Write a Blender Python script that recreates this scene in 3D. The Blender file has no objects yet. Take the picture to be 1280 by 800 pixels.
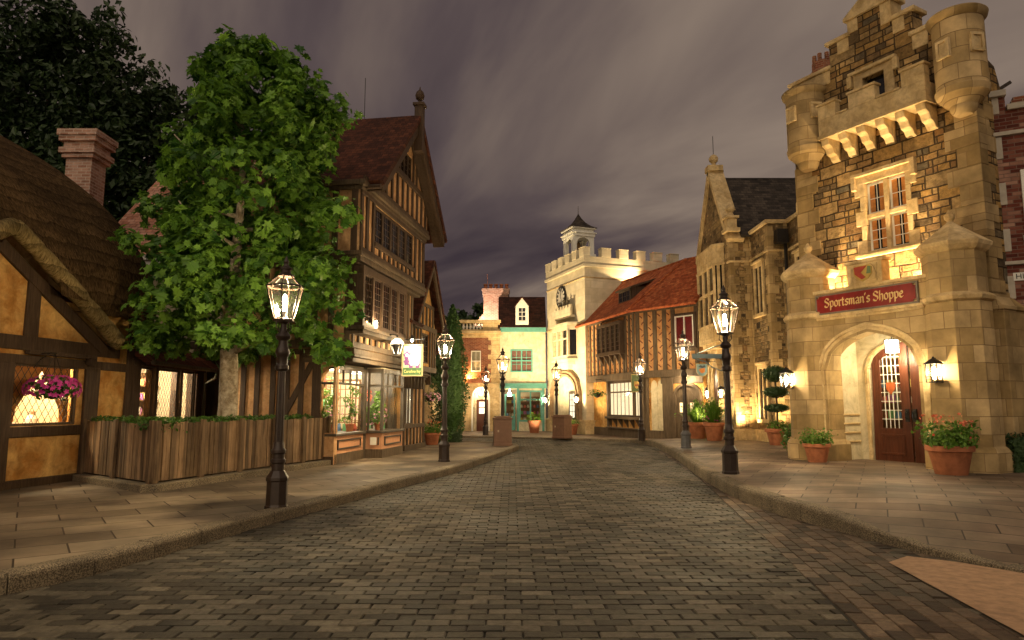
import bpy, bmesh, math, random
from mathutils import Vector, Matrix, noise
from mathutils.geometry import tessellate_polygon
R = math.radians; PI = math.pi
random.seed(11)
sc = bpy.context.scene
col = sc.collection
U = random.uniform

# ------------------------------------------------------------------ mesh builder
class MB:
    def __init__(s, M=None):
        s.v = []; s.f = []; s.M = M
    def add(s, pts, faces):
        b = len(s.v)
        for p in pts:
            p = Vector(p)
            s.v.append(s.M @ p if s.M is not None else p)
        for f in faces: s.f.append([b + i for i in f])
    def box(s, x0, x1, y0, y1, z0, z1):
        s.add([(x0,y0,z0),(x1,y0,z0),(x1,y1,z0),(x0,y1,z0),(x0,y0,z1),(x1,y0,z1),(x1,y1,z1),(x0,y1,z1)],
              [(0,3,2,1),(4,5,6,7),(0,1,5,4),(1,2,6,5),(2,3,7,6),(3,0,4,7)])
        return s
    def bar(s, x0, z0, x1, z1, w, y0, y1, wob=0.0):
        """bar in the xz plane, from y0 to y1; wob bends it a little like hewn timber"""
        a = Vector((x0, z0)); b = Vector((x1, z1)); d = (b-a); L = d.length
        if L < 1e-5: return s
        d /= L; n = Vector((-d.y, d.x)) * (w/2)
        k = max(1, int(L/0.6)) if wob else 1
        P = []
        for i in range(k+1):
            c = a + d*(L*i/k)
            o1 = U(-wob, wob); o2 = U(-wob, wob)
            l = c + n*(1+o1); r = c - n*(1+o2)
            P += [(l.x, y0, l.y), (r.x, y0, r.y), (r.x, y1, r.y), (l.x, y1, l.y)]
        F = [(0,1,2,3)]
        for i in range(k):
            for j in range(4):
                F.append((4*i+j, 4*i+4+j, 4*i+4+(j+1) % 4, 4*i+(j+1) % 4))
        F.append((4*k+3, 4*k+2, 4*k+1, 4*k))
        s.add(P, F); return s
    def poly_ext(s, pts, holes, fn0, fn1):
        loops = [pts] + list(holes)
        tri = tessellate_polygon([[Vector((p[0], p[1], 0)) for p in l] for l in loops])
        flat = [p for l in loops for p in l]; n = len(flat)
        P = [fn0(*p) for p in flat] + [fn1(*p) for p in flat]
        F = [tuple(t) for t in tri] + [tuple(i+n for i in reversed(t)) for t in tri]
        o = 0
        for l in loops:
            m = len(l)
            for i in range(m):
                a = o+i; b = o+(i+1) % m
                F.append((a, b, b+n, a+n))
            o += m
        s.add(P, F); return s
    def panel(s, pts, holes, y0, y1):
        return s.poly_ext(pts, holes, lambda x, z: (x, y0, z), lambda x, z: (x, y1, z))
    def prism(s, pts, z0, z1):
        return s.poly_ext(pts, [], lambda x, y: (x, y, z0), lambda x, y: (x, y, z1))
    def yzpanel(s, pts, holes, x0, x1):
        return s.poly_ext(pts, holes, lambda y, z: (x0, y, z), lambda y, z: (x1, y, z))
    def lathe(s, prof, cx=0, cy=0, n=16, ph=0.0, z=0.0, sx=1, sy=1, flute=0):
        P = []; F = []
        for r, h in prof:
            for i in range(n):
                a = ph + 2*PI*i/n
                rr = r*(1 - flute*(i % 2))
                P.append((cx+rr*math.cos(a)*sx, cy+rr*math.sin(a)*sy, z+h))
        for k in range(len(prof)-1):
            for i in range(n):
                F.append((k*n+i, k*n+(i+1) % n, (k+1)*n+(i+1) % n, (k+1)*n+i))
        F.append(tuple(range(n-1, -1, -1))); F.append(tuple((len(prof)-1)*n+i for i in range(n)))
        s.add(P, F); return s
    def tube(s, pts, rad, n=8):
        pts = [Vector(p) for p in pts]
        P = []; F = []
        up = Vector((0.13, 0.31, 1)).normalized()
        for i, p in enumerate(pts):
            t = (pts[min(i+1, len(pts)-1)] - pts[max(i-1, 0)]).normalized()
            a = t.cross(up)
            if a.length < 1e-3: a = t.cross(Vector((1, 0, 0)))
            a.normalize(); b = t.cross(a)
            r = rad[i] if isinstance(rad, (list, tuple)) else rad
            for k in range(n):
                an = 2*PI*k/n
                P.append(p + a*(r*math.cos(an)) + b*(r*math.sin(an)))
        for i in range(len(pts)-1):
            for k in range(n):
                F.append((i*n+k, i*n+(k+1) % n, (i+1)*n+(k+1) % n, (i+1)*n+k))
        F.append(tuple(range(n-1, -1, -1))); F.append(tuple((len(pts)-1)*n+k for k in range(n)))
        s.add(P, F); return s
    def slab(s, pts, t):
        pts = [Vector(p) for p in pts]
        n = (pts[1]-pts[0]).cross(pts[2]-pts[0]).normalized()
        m = len(pts)
        P = pts + [p - n*t for p in pts]
        F = [tuple(range(m)), tuple(range(2*m-1, m-1, -1))] + [(i, (i+1) % m, (i+1) % m+m, i+m) for i in range(m)]
        s.add(P, F); return s
    def ball(s, c, r, n=10, sz=1.0):
        k = n//2
        prof = [(max(0.002, r*math.sin(PI*i/k)), -r*sz*math.cos(PI*i/k)) for i in range(k+1)]
        return s.lathe(prof, c[0], c[1], n, 0, c[2])
    def build(s, name, mats, parent=None, smooth=False, bevel=0.0, normals=True, auto=False):
        me = bpy.data.meshes.new(name)
        me.from_pydata([tuple(p) for p in s.v], [], s.f)
        if normals:
            bm = bmesh.new(); bm.from_mesh(me)
            bmesh.ops.recalc_face_normals(bm, faces=bm.faces)
            bm.to_mesh(me); bm.free()
        for m in (mats if isinstance(mats, (list, tuple)) else [mats]): me.materials.append(m)
        if smooth: me.polygons.foreach_set('use_smooth', [True]*len(me.polygons))
        me.update()
        o = bpy.data.objects.new(name, me); col.objects.link(o)
        if parent is not None: o.parent = parent
        if bevel > 0:
            b = o.modifiers.new('bevel', 'BEVEL'); b.width = bevel; b.segments = 2
            b.limit_method = 'ANGLE'; b.angle_limit = R(40)
        if auto:
            try: me.set_sharp_from_angle(angle=R(35))
            except Exception: pass
        return o

def BX(name, mat, parent, *b, bevel=0.0):
    return MB().box(*b).build(name, mat, parent, bevel=bevel)

def tag(o, label=None, cat=None, group=None, kind=None):
    if label: o['label'] = label
    if cat: o['category'] = cat
    if group: o['group'] = group
    if kind: o['kind'] = kind
    return o
def thing(name, label, cat, loc=(0, 0, 0), rz=0.0, group=None):
    o = bpy.data.objects.new(name, None); col.objects.link(o)
    o.location = loc; o.rotation_euler = (0, 0, rz); o.empty_display_size = 0.2
    return tag(o, label, cat, group)
def copy_tree(o, parent=None):
    c = o.copy(); col.objects.link(c); c.parent = parent
    for ch in [x for x in list(o.children)]: copy_tree(ch, c)
    return c
def frame(ax, ay, dx, dy):
    """thing placement for a facade: origin at its left end, x along it, y inwards"""
    return (ax, ay, 0), math.atan2(dy, dx)
def loc_to_world(root, p):
    return Matrix.Translation(root.location) @ Matrix.Rotation(root.rotation_euler.z, 4, 'Z') @ Matrix.Scale(root.scale.x, 4) @ Vector(p)
def arch(x0, x1, zs, za, n=7, tudor=False):
    """points of an arch from (x0,zs) over the apex to (x1,zs)"""
    c = (x0+x1)/2; w = (x1-x0)/2; h = za-zs; P = []
    for i in range(2*n+1):
        t = -1 + i/n
        if tudor:
            e = (1-abs(t)**3.0)**0.5
            z = zs + h*(0.72*e + 0.28*(1-abs(t))*min(1, e*1.6))
        else:
            z = zs + h*math.sqrt(max(0, 1-t*t))
        P.append((c+w*t, z))
    return P
def opening(x0, x1, z0, zs, za, **k):
    return [(x0, z0)] + arch(x0, x1, zs, za, **k) + [(x1, z0)]
def band(outer, inner):
    return outer + list(reversed(inner))
def rect(x0, x1, z0, z1): return [(x0, z0), (x1, z0), (x1, z1), (x0, z1)]

# ------------------------------------------------------------------ materials
MATS = {}
class NT:
    def __init__(s, name):
        s.m = bpy.data.materials.new(name); s.m.use_nodes = True
        s.t = s.m.node_tree; s.t.nodes.clear()
        s.out = s.t.nodes.new('ShaderNodeOutputMaterial')
    def n(s, typ, ins=None, **at):
        x = s.t.nodes.new('ShaderNode'+typ)
        for k, v in at.items(): setattr(x, k, v)
        for k, v in (ins or {}).items():
            if hasattr(v, 'is_linked') or hasattr(v, 'is_output'): s.t.links.new(v, x.inputs[k])
            else: x.inputs[k].default_value = v
        return x
    def math(s, op, a, b=0.0):
        return s.n('Math', {0: a, 1: b}, operation=op).outputs[0]
    def mix(s, f, a, b, mode='MIX'):
        x = s.n('Mix', data_type='RGBA', blend_type=mode)
        for k, v in ((0, f), (6, a), (7, b)):
            if hasattr(v, 'is_output'): s.t.links.new(v, x.inputs[k])
            else: x.inputs[k].default_value = v if k == 0 else (v[0], v[1], v[2], 1)
        return x.outputs[2]
    def coord(s, kind='wall', scale=(1, 1, 1)):
        tc = s.n('TexCoord').outputs['Object']
        sp = s.n('SeparateXYZ', {0: tc}); x, y, z = sp.outputs
        if kind == 'wall': v = s.n('CombineXYZ', {0: s.math('ADD', x, y), 1: z}).outputs[0]
        elif kind == 'roofx': v = s.n('CombineXYZ', {0: x, 1: z}).outputs[0]
        elif kind == 'roofy': v = s.n('CombineXYZ', {0: y, 1: z}).outputs[0]
        elif kind == 'floor': v = tc
        else: v = tc
        return s.n('Mapping', {'Vector': v, 'Scale': scale}).outputs[0]
    def noise(s, vec, scale, detail=4, rough=0.6, dist=0.0):
        return s.n('TexNoise', {'Vector': vec, 'Scale': scale, 'Detail': detail, 'Roughness': rough, 'Distortion': dist}).outputs[0]
    def ramp(s, f, stops):
        x = s.n('ValToRGB', {0: f}); cr = x.color_ramp
        while len(cr.elements) < len(stops): cr.elements.new(0.5)
        for e, (p, c) in zip(cr.elements, stops):
            e.position = p; e.color = (c[0], c[1], c[2], 1) if isinstance(c, (tuple, list)) else (c, c, c, 1)
        return x.outputs[0]
    def finish(s, color, rough=0.8, height=None, bump=0.3, dist=0.02, spec=0.3, metal=0.0, extra=None):
        ins = {'Base Color': color if hasattr(color, 'is_output') else (*color, 1), 'Roughness': rough,
               'Specular IOR Level': spec, 'Metallic': metal}
        if height is not None:
            ins['Normal'] = s.n('Bump', {'Height': height, 'Strength': bump, 'Distance': dist}).outputs[0]
        b = s.n('BsdfPrincipled', ins)
        if extra:
            for k, v in extra.items(): b.inputs[k].default_value = v
        s.t.links.new(b.outputs[0], s.out.inputs[0])
        return s.m
def cached(fn):
    def w(name, *a, **k):
        if name not in MATS: MATS[name] = fn(name, *a, **k)
        return MATS[name]
    return w
@cached
def plain(name, c, rough=0.6, metal=0.0, var=0.25, scale=6, bump=0.1, spec=0.3):
    t = NT(name); v = t.coord('obj')
    n = t.noise(v, scale, 5)
    f = t.ramp(n, [(0.3, 1-var), (0.7, 1+var*0.4)])
    return t.finish(t.mix(1.0, c, f, 'MULTIPLY'), rough, t.noise(v, scale*6, 3), bump, 0.01, spec, metal)
@cached
def plaster(name, c, c2, scale=1.2):
    t = NT(name); v = t.coord('obj')
    n = t.noise(v, scale, 6, 0.65, 0.4)
    a = t.mix(t.ramp(n, [(0.38, 0.0), (0.62, 1.0)]), c, c2)
    a = t.mix(1.0, a, t.ramp(t.noise(v, scale*3.3, 6, .7, .8), [(.3, .62), (.55, 1.0), (.75, 1.15)]), 'MULTIPLY')
    st = t.noise(t.n('Mapping', {'Vector': v, 'Scale': (5, 5, 0.7)}).outputs[0], 1.0, 5)
    a = t.mix(t.ramp(st, [(0.5, 0.0), (0.8, 0.45)]), a, tuple(x*0.5 for x in c), 'MIX')
    h = t.math('ADD', t.noise(v, 9, 5), t.math('MULTIPLY', t.noise(v, 60, 3), 0.4))
    return t.finish(a, 0.9, h, 0.45, 0.02, 0.15)
@cached
def wood(name, c, c2, rough=0.65, island=False):
    t = NT(name); v = t.coord('obj')
    n1 = t.noise(t.n('Mapping', {'Vector': v, 'Scale': (14, 14, 1.3)}).outputs[0], 1.5, 5, 0.6, 0.6)
    n2 = t.noise(v, 1.6, 5)
    f = t.math('ADD', t.math('MULTIPLY', n1, 0.65), t.math('MULTIPLY', n2, 0.35))
    a = t.mix(t.ramp(f, [(0.35, 0.0), (0.65, 1.0)]), c, c2)
    if island:
        rnd = t.n('NewGeometry').outputs['Random Per Island']
        a = t.mix(1.0, a, t.ramp(rnd, [(0.0, 0.45), (1.0, 1.5)]), 'MULTIPLY')
    return t.finish(a, rough, n1, 0.55, 0.02, 0.25)
@cached
def bricks(name, c1, c2, mortar, bw=0.22, bh=0.075, ms=0.012, coord='wall', rough=0.85, bump=0.6, dist=0.02,
           wob=0.0, var=0.5, off=0.5, squash=1.0, sqf=2, c3=None, grime=0.4, smooth=0.3, rot=0.0, spec=0.2, rnoise=0.5):
    t = NT(name); v = t.coord(coord)
    if rot: v = t.n('Mapping', {'Vector': v, 'Rotation': (0, 0, rot)}).outputs[0]
    base = v
    if wob:
        nz = t.n('TexNoise', {'Vector': v, 'Scale': 1.0/bw*0.9, 'Detail': 3.0})
        d = t.n('VectorMath', {0: nz.outputs[1], 1: (0.5, 0.5, 0.5)}, operation='SUBTRACT').outputs[0]
        d = t.n('VectorMath', {0: d, 'Scale': wob}, operation='SCALE').outputs[0]
        v = t.n('VectorMath', {0: v, 1: d}, operation='ADD').outputs[0]
    b = t.n('TexBrick', {'Vector': v, 'Color1': (0, 0, 0, 1), 'Color2': (1, 1, 1, 1), 'Mortar': (0.5, 0.5, 0.5, 1), 'Scale': 1.0,
                         'Mortar Size': ms, 'Mortar Smooth': smooth, 'Bias': 0.0, 'Brick Width': bw, 'Row Height': bh},
            offset=off, squash=squash, squash_frequency=sqf)
    rnd = b.outputs[0]; fac = b.outputs[1]
    stops = [(0.0, c1), (1.0, c2)] if c3 is None else [(0.0, c1), (0.5, c3), (1.0, c2)]
    a = t.ramp(rnd, stops)
    n = t.noise(base, 2.5/bw*0.35, 6, 0.65)
    a = t.mix(1.0, a, t.ramp(n, [(0.25, 1-var), (0.75, 1+var*0.5)]), 'MULTIPLY')
    g = t.noise(base, 0.55, 6, 0.6)
    a = t.mix(1.0, a, t.ramp(g, [(0.3, 1-grime), (0.65, 1.0)]), 'MULTIPLY')
    a = t.mix(fac, a, mortar)
    h = t.math('ADD', t.math('MULTIPLY', t.math('SUBTRACT', 1.0, fac), 1.0), t.math('MULTIPLY', n, rnoise))
    h = t.math('ADD', h, t.math('MULTIPLY', rnd, 0.25))
    return t.finish(a, rough, h, bump, dist, spec)
@cached
def thatch(name, c, c2):
    t = NT(name); v = t.coord('obj')
    n1 = t.noise(t.n('Mapping', {'Vector': v, 'Scale': (20, 4, 4)}).outputs[0], 2.2, 4, 0.75)
    z = t.n('SeparateXYZ', {0: v}).outputs[2]
    wob = t.noise(v, 1.5, 3)
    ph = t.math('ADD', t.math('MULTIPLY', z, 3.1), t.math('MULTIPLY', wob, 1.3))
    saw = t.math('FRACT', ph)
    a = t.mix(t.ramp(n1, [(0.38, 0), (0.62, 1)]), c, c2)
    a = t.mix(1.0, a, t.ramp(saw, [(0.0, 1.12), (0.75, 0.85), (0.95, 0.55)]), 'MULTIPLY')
    a = t.mix(1.0, a, t.ramp(t.noise(v, 0.9, 5), [(0.3, 0.55), (0.7, 1.25)]), 'MULTIPLY')
    h = t.math('ADD', t.math('MULTIPLY', n1, 0.5), t.math('MULTIPLY', t.math('SUBTRACT', 1.0, saw), 0.5))
    return t.finish(a, 0.95, h, 0.75, 0.045, 0.05)
@cached
def leafy(name, c1, c2, trans=0.25, rough=0.45):
    t = NT(name)
    rnd = t.n('NewGeometry').outputs['Random Per Island']
    a = t.mix(rnd, c1, c2)
    p = t.n('BsdfPrincipled', {'Base Color': a, 'Roughness': rough, 'Specular IOR Level': 0.3})
    tr = t.n('BsdfTranslucent', {'Color': a})
    mx = t.n('MixShader', {0: trans, 1: p.outputs[0], 2: tr.outputs[0]})
    t.t.links.new(mx.outputs[0], t.out.inputs[0])
    return t.m
@cached
def emit(name, c, s):
    t = NT(name)
    e = t.n('Emission', {'Color': (*c, 1), 'Strength': s})
    t.t.links.new(e.outputs[0], t.out.inputs[0]); return t.m
@cached
def glass(name, tint=(1, 1, 1), gl=0.1, milk=0.0, rough=0.05):
    t = NT(name)
    lw = t.n('LayerWeight', {'Blend': 0.5}).outputs['Facing']
    f = t.math('ADD', t.math('MULTIPLY', t.math('POWER', lw, 5.0), 0.45), gl*0.25)
    tr = t.n('BsdfTransparent', {'Color': (*tint, 1)}).outputs[0]
    if milk:
        tl = t.n('BsdfTranslucent', {'Color': (0.9, 0.88, 0.8, 1)}).outputs[0]
        tr = t.n('MixShader', {0: milk, 1: tr, 2: tl}).outputs[0]
    g = t.n('BsdfGlossy', {'Color': (1, 1, 1, 1), 'Roughness': rough}).outputs[0]
    mx = t.n('MixShader', {0: f, 1: tr, 2: g})
    t.t.links.new(mx.outputs[0], t.out.inputs[0]); return t.m

TIMBER = wood('dark_timber', (0.035, 0.020, 0.011), (0.085, 0.052, 0.030))
TIMBER_GREY = wood('weathered_timber', (0.05, 0.033, 0.019), (0.135, 0.095, 0.058))
FENCEWOOD = wood('fence_timber', (0.075, 0.044, 0.023), (0.24, 0.155, 0.085), 0.8, island=True)
OCHRE = plaster('ochre_plaster', (0.42, 0.19, 0.045), (0.66, 0.40, 0.14), 1.6)
PEACH = plaster('peach_plaster', (0.47, 0.25, 0.11), (0.64, 0.40, 0.21), 1.6)
CREAM = plaster('cream_render', (0.54, 0.46, 0.30), (0.64, 0.56, 0.39), 0.8)
TOWERSTONE = bricks('tower_stone', (0.60, 0.51, 0.34), (0.70, 0.61, 0.43), (0.50, 0.42, 0.28), 0.8, 0.42, 0.012, var=0.25, bump=0.12, grime=0.25)
ASHLAR = bricks('sandstone_ashlar', (0.39, 0.26, 0.105), (0.63, 0.45, 0.225), (0.20, 0.13, 0.06), 0.62, 0.36, 0.009, var=0.45, bump=0.35, grime=0.6, wob=0.004)
TRIM = plaster('sandstone_trim', (0.45, 0.315, 0.145), (0.64, 0.48, 0.26), 1.5)
@cached
def rubble(name, cols, mortar, bw, bh, wob=0.05, thresh=0.45, bump=1.0):
    """coursed rough stone: big blocks, some of them split into four smaller ones"""
    t = NT(name); v0 = t.coord('wall')
    nz = t.n('TexNoise', {'Vector': v0, 'Scale': 1.6/bw, 'Detail': 4.0, 'Roughness': .65})
    d = t.n('VectorMath', {0: nz.outputs[1], 1: (0.5, 0.5, 0.5)}, operation='SUBTRACT').outputs[0]
    d = t.n('VectorMath', {0: d, 'Scale': wob}, operation='SCALE').outputs[0]
    v = t.n('VectorMath', {0: v0, 1: d}, operation='ADD').outputs[0]
    def br(w, h, off, ms):
        b = t.n('TexBrick', {'Vector': v, 'Color1': (0, 0, 0, 1), 'Color2': (1, 1, 1, 1), 'Mortar': (.5, .5, .5, 1), 'Scale': 1.0, 'Mortar Size': ms, 'Mortar Smooth': .6,
                             'Bias': 0.0, 'Brick Width': w, 'Row Height': h}, offset=off, squash=.7, squash_frequency=3)
        return b.outputs[0], b.outputs[1]
    r1, f1 = br(bw, bh, .37, .02); r2, f2 = br(bw*.53, bh/2, .43, .017)
    sel = t.math('GREATER_THAN', r1, thresh)
    rnd = t.mix(sel, r1, r2); k = t.math('MULTIPLY', sel, f2); fac = t.math('MAXIMUM', f1, k)
    n = len(cols); a = t.ramp(t.math('FRACT', t.math('MULTIPLY', rnd, 3.7)), [(i/(n-1), c_) for i, c_ in enumerate(cols)])
    n1 = t.noise(v0, 7, 6, .7); n2 = t.noise(v0, .6, 5)
    a = t.mix(1.0, a, t.ramp(n1, [(.28, .40), (.72, 1.45)]), 'MULTIPLY'); a = t.mix(1.0, a, t.ramp(n2, [(.3, .62), (.65, 1.08)]), 'MULTIPLY')
    a = t.mix(fac, a, mortar)
    h = t.math('ADD', t.math('SUBTRACT', 1.0, fac), t.math('ADD', t.math('MULTIPLY', n1, .9), t.math('MULTIPLY', rnd, .35)))
    return t.finish(a, .85, h, bump, .06, .2)
RUBBLE = rubble('rough_stone', [(.10, .07, .04), (.44, .26, .08), (.17, .12, .065), (.52, .34, .14), (.27, .14, .045), (.15, .125, .08)], (.05, .032, .017), .74, .33, .07)
FLINT = rubble('flint_stone', [(.05, .035, .02), (.36, .24, .10), (.12, .075, .035), (.44, .30, .14), (.20, .11, .045), (.40, .28, .13)], (.20, .14, .07), .44, .27, .06, .4)
BRICK = bricks('red_brick', (0.22, 0.06, 0.03), (0.40, 0.15, 0.075), (0.30, 0.21, 0.14), 0.22, 0.075, 0.010, c3=(0.32, 0.095, 0.045))
BRICKMIX = bricks('mixed_brick', (0.10, 0.024, 0.016), (0.42, 0.24, 0.17), (0.16, 0.10, 0.075), 0.24, 0.085, 0.009, c3=(0.19, 0.05, 0.03), var=0.4)
BRICKPINK = bricks('pale_brick', (0.42, 0.21, 0.14), (0.62, 0.38, 0.28), (0.55, 0.42, 0.34), 0.24, 0.085, 0.012, c3=(0.55, 0.30, 0.21))
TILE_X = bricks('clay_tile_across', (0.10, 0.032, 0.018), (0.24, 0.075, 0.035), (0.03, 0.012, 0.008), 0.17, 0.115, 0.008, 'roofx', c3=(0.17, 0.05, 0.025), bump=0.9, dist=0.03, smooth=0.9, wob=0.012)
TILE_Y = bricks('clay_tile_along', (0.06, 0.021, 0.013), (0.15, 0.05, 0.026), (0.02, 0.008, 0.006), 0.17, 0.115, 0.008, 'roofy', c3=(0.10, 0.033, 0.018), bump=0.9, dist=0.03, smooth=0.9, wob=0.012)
TILE_ORANGE = bricks('orange_tile', (0.34, 0.075, 0.025), (0.62, 0.19, 0.07), (0.09, 0.025, 0.012), 0.18, 0.10, 0.008, 'roofx', c3=(0.50, 0.12, 0.04), bump=0.9, dist=0.03, smooth=0.9, wob=0.012)
TILE_PINK = bricks('pink_tile', (0.50, 0.21, 0.13), (0.72, 0.40, 0.29), (0.16, 0.07, 0.045), 0.2, 0.11, 0.008, 'roofx', c3=(0.62, 0.30, 0.2), bump=0.9, dist=0.03, smooth=0.9)
TILE_DARK = bricks('dark_tile', (0.035, 0.014, 0.010), (0.10, 0.035, 0.022), (0.015, 0.008, 0.006), 0.26, 0.12, 0.01, 'roofx', bump=0.9, dist=0.04, smooth=0.9)
SLATE = bricks('roof_slate', (0.035, 0.028, 0.024), (0.09, 0.07, 0.055), (0.015, 0.012, 0.01), 0.24, 0.13, 0.008, 'roofy', bump=0.8, dist=0.03, smooth=0.9)
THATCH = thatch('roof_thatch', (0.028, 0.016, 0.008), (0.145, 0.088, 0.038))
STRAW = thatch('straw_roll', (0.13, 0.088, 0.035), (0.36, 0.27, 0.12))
IRON = plain('brown_iron', (0.035, 0.022, 0.016), 0.38, 0.3, 0.3, 8, 0.1, 0.5)
BLACKIRON = plain('black_iron', (0.015, 0.013, 0.012), 0.45, 0.3, 0.2, 8, 0.1, 0.5)
GREYIRON = plain('grey_iron', (0.10, 0.10, 0.105), 0.45, 0.3, 0.3, 8, 0.1, 0.5)
LEAD = plain('lead_came', (0.05, 0.045, 0.04), 0.5, 0.5, 0.2)
WHITE = plain('white_paint', (0.72, 0.70, 0.62), 0.5, 0, 0.12)
TEAL = plain('teal_paint', (0.10, 0.29, 0.235), 0.5, 0, 0.2)
BROWNPAINT = plain('bin_brown', (0.17, 0.09, 0.055), 0.5, 0, 0.2)
DOORWOOD = wood('mahogany_door', (0.055, 0.016, 0.008), (0.11, 0.035, 0.017), 0.4)
SHOPWOOD = plain('shopfront_paint', (0.07, 0.055, 0.04), 0.45, 0, 0.25)
SALMON = plain('salmon_panel', (0.55, 0.28, 0.15), 0.6, 0, 0.15)
TERRACOTTA = plain('terracotta_pot', (0.36, 0.13, 0.06), 0.8, 0, 0.4, 5, 0.3)
SOIL = plain('potting_soil', (0.04, 0.026, 0.016), 0.95)
GLASS = glass('window_glass', (0.95, 0.95, 0.92), 0.06)
LAMPGLASS = glass('lamp_glass', (0.98, 0.96, 0.9), 0.10, 0.0012)
DARKGLASS = plain('unlit_glass', (0.012, 0.012, 0.016), 0.06, 0, 0.3, 2, 0.02, 0.6)
CURTAIN = plain('red_curtain', (0.16, 0.014, 0.016), 0.85, 0, 0.35, 10)
DRAPE = plain('amber_drape', (0.52, 0.22, 0.06), 0.85, 0, 0.35, 10)
INTERIOR = plain('shop_interior', (0.55, 0.45, 0.30), 0.8, 0, 0.15)
INTERIOR_DIM = plain('dim_interior', (0.20, 0.13, 0.08), 0.8, 0, 0.3)
SHELFWOOD = wood('shelf_wood', (0.14, 0.07, 0.03), (0.26, 0.14, 0.07))
LAMPBULB = emit('lamp_flame', (1.0, 0.88, 0.64), 40)
BULB = emit('warm_bulb', (1.0, 0.80, 0.50), 45)
GLOW = emit('lantern_glow', (1.0, 0.84, 0.56), 9)
CEILGLOW = emit('ceiling_glow', (1.0, 0.88, 0.66), 6)
# ------------------------------------------------------------------ generic parts
def window(parent, x0, x1, z0, z1, y, fm, nx=2, nz=2, fw=0.06, d=0.08, bw=0.022, gm=None, M=None, style='grid', top=None, name='window', mull=None, inset=0.45):
    """window frame as a part, its glazing bars and pane as sub-parts"""
    a = MB(M)
    a.box(x0, x0+fw, y, y+d, z0, z1); a.box(x1-fw, x1, y, y+d, z0, z1)
    a.box(x0+fw, x1-fw, y+0.001, y+d-0.001, z0, z0+fw); a.box(x0+fw, x1-fw, y+0.001, y+d-0.001, z1-fw, z1)
    if mull:
        for m in range(1, mull):
            xm = x0 + (x1-x0)*m/mull
            a.box(xm-fw*0.45, xm+fw*0.45, y+0.003, y+d-0.003, z0+fw, z1-fw)
    if top: a.box(x0+fw, x1-fw, y+0.005, y+d-0.005, top-fw*0.4, top+fw*0.4)
    w = a.build(name, fm, parent)
    g = MB(M); yy = y+d*inset
    xa, xb, za, zb = x0+fw, x1-fw, z0+fw, z1-fw
    if style == 'diamond':
        st = nx; W = xb-xa; H = zb-za; r = nz
        k = -int(H/(st*r))-2
        while xa + k*st < xb+0.01:
            for sg in (1, -1):
                # x = xs + sg*t/r ; clip to rectangle
                xs = xa + k*st if sg == 1 else xa + k*st + H/r
                t0, t1 = 0.0, H
                lo, hi = (xa-xs)*r*sg, (xb-xs)*r*sg
                t0 = max(t0, min(lo, hi)); t1 = min(t1, max(lo, hi))
                if t1 > t0 + 0.01:
                    g.bar(xs+sg*t0/r, za+t0, xs+sg*t1/r, za+t1, bw, yy-0.006, yy-0.002 if sg == 1 else yy-0.003)
            k += 1
    else:
        for i in range(1, nx):
            xm = xa+(xb-xa)*i/nx; g.box(xm-bw/2, xm+bw/2, yy-0.014, yy-0.002, za, zb)
        for i in range(1, nz):
            zm = za+(zb-za)*i/nz; g.box(xa, xb, yy-0.012, yy-0.003, zm-bw/2, zm+bw/2)
    if g.v: g.build('glazing_bars', LEAD if style == 'diamond' else fm, w)
    MB(M).box(xa-0.004, xb+0.004, yy, yy+0.004, za-0.004, zb+0.004).build('pane', gm or GLASS, w)
    return w

LM = 2.4
def light(name, p, power, c=(1, 0.75, 0.42), r=0.06, spot=None, aim=None, blend=0.5):
    l = bpy.data.lights.new(name, 'SPOT' if spot else 'POINT'); l.energy = power*LM; l.color = c; l.shadow_soft_size = r
    o = bpy.data.objects.new(name, l); col.objects.link(o); o.location = p
    if spot:
        l.spot_size = R(spot); l.spot_blend = blend
        o.rotation_euler = (Vector(aim)-Vector(p)).to_track_quat('-Z', 'Y').to_euler()
    return o

def room(parent, x0, x1, y0, y1, z0, z1, m=None, M=None):
    """lit room behind a window: five inner faces, open towards the street"""
    a = MB(M); t = 0.04
    a.box(x0-t, x1+t, y1, y1+t, z0-t, z1+t)
    a.box(x0-t, x0, y0, y1, z0-t, z1+t); a.box(x1, x1+t, y0, y1, z0-t, z1+t)
    a.box(x0, x1, y0, y1, z0-t, z0); a.box(x0, x1, y0, y1, z1, z1+t)
    return a.build('interior', m or INTERIOR, parent, normals=True)

def leaf_quads(mb, c, n, rx, ry, rz, size, rng, up=0.4, shell=0.0, rot=None):
    """n small bent leaves spread through an ellipsoid"""
    for _ in range(n):
        while True:
            p = Vector((rng.uniform(-1, 1), rng.uniform(-1, 1), rng.uniform(-1, 1)))
            if shell <= p.length <= 1: break
        nrm = (p + Vector((rng.gauss(0, 0.5), rng.gauss(0, 0.5), rng.gauss(up, 0.5)))).normalized()
        q = Vector((c[0]+p.x*rx, c[1]+p.y*ry, c[2]+p.z*rz))
        t = nrm.cross(Vector((rng.uniform(-1, 1), rng.uniform(-1, 1), rng.uniform(-1, 1)))).normalized()
        b = nrm.cross(t); s = size*rng.uniform(0.6, 1.3)
        mb.add([q - t*s*0.5, q + b*s*0.28 + nrm*s*0.06, q + t*s*0.5 - nrm*s*0.08, q - b*s*0.28 + nrm*s*0.06], [(0, 1, 2, 3)])

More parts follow.
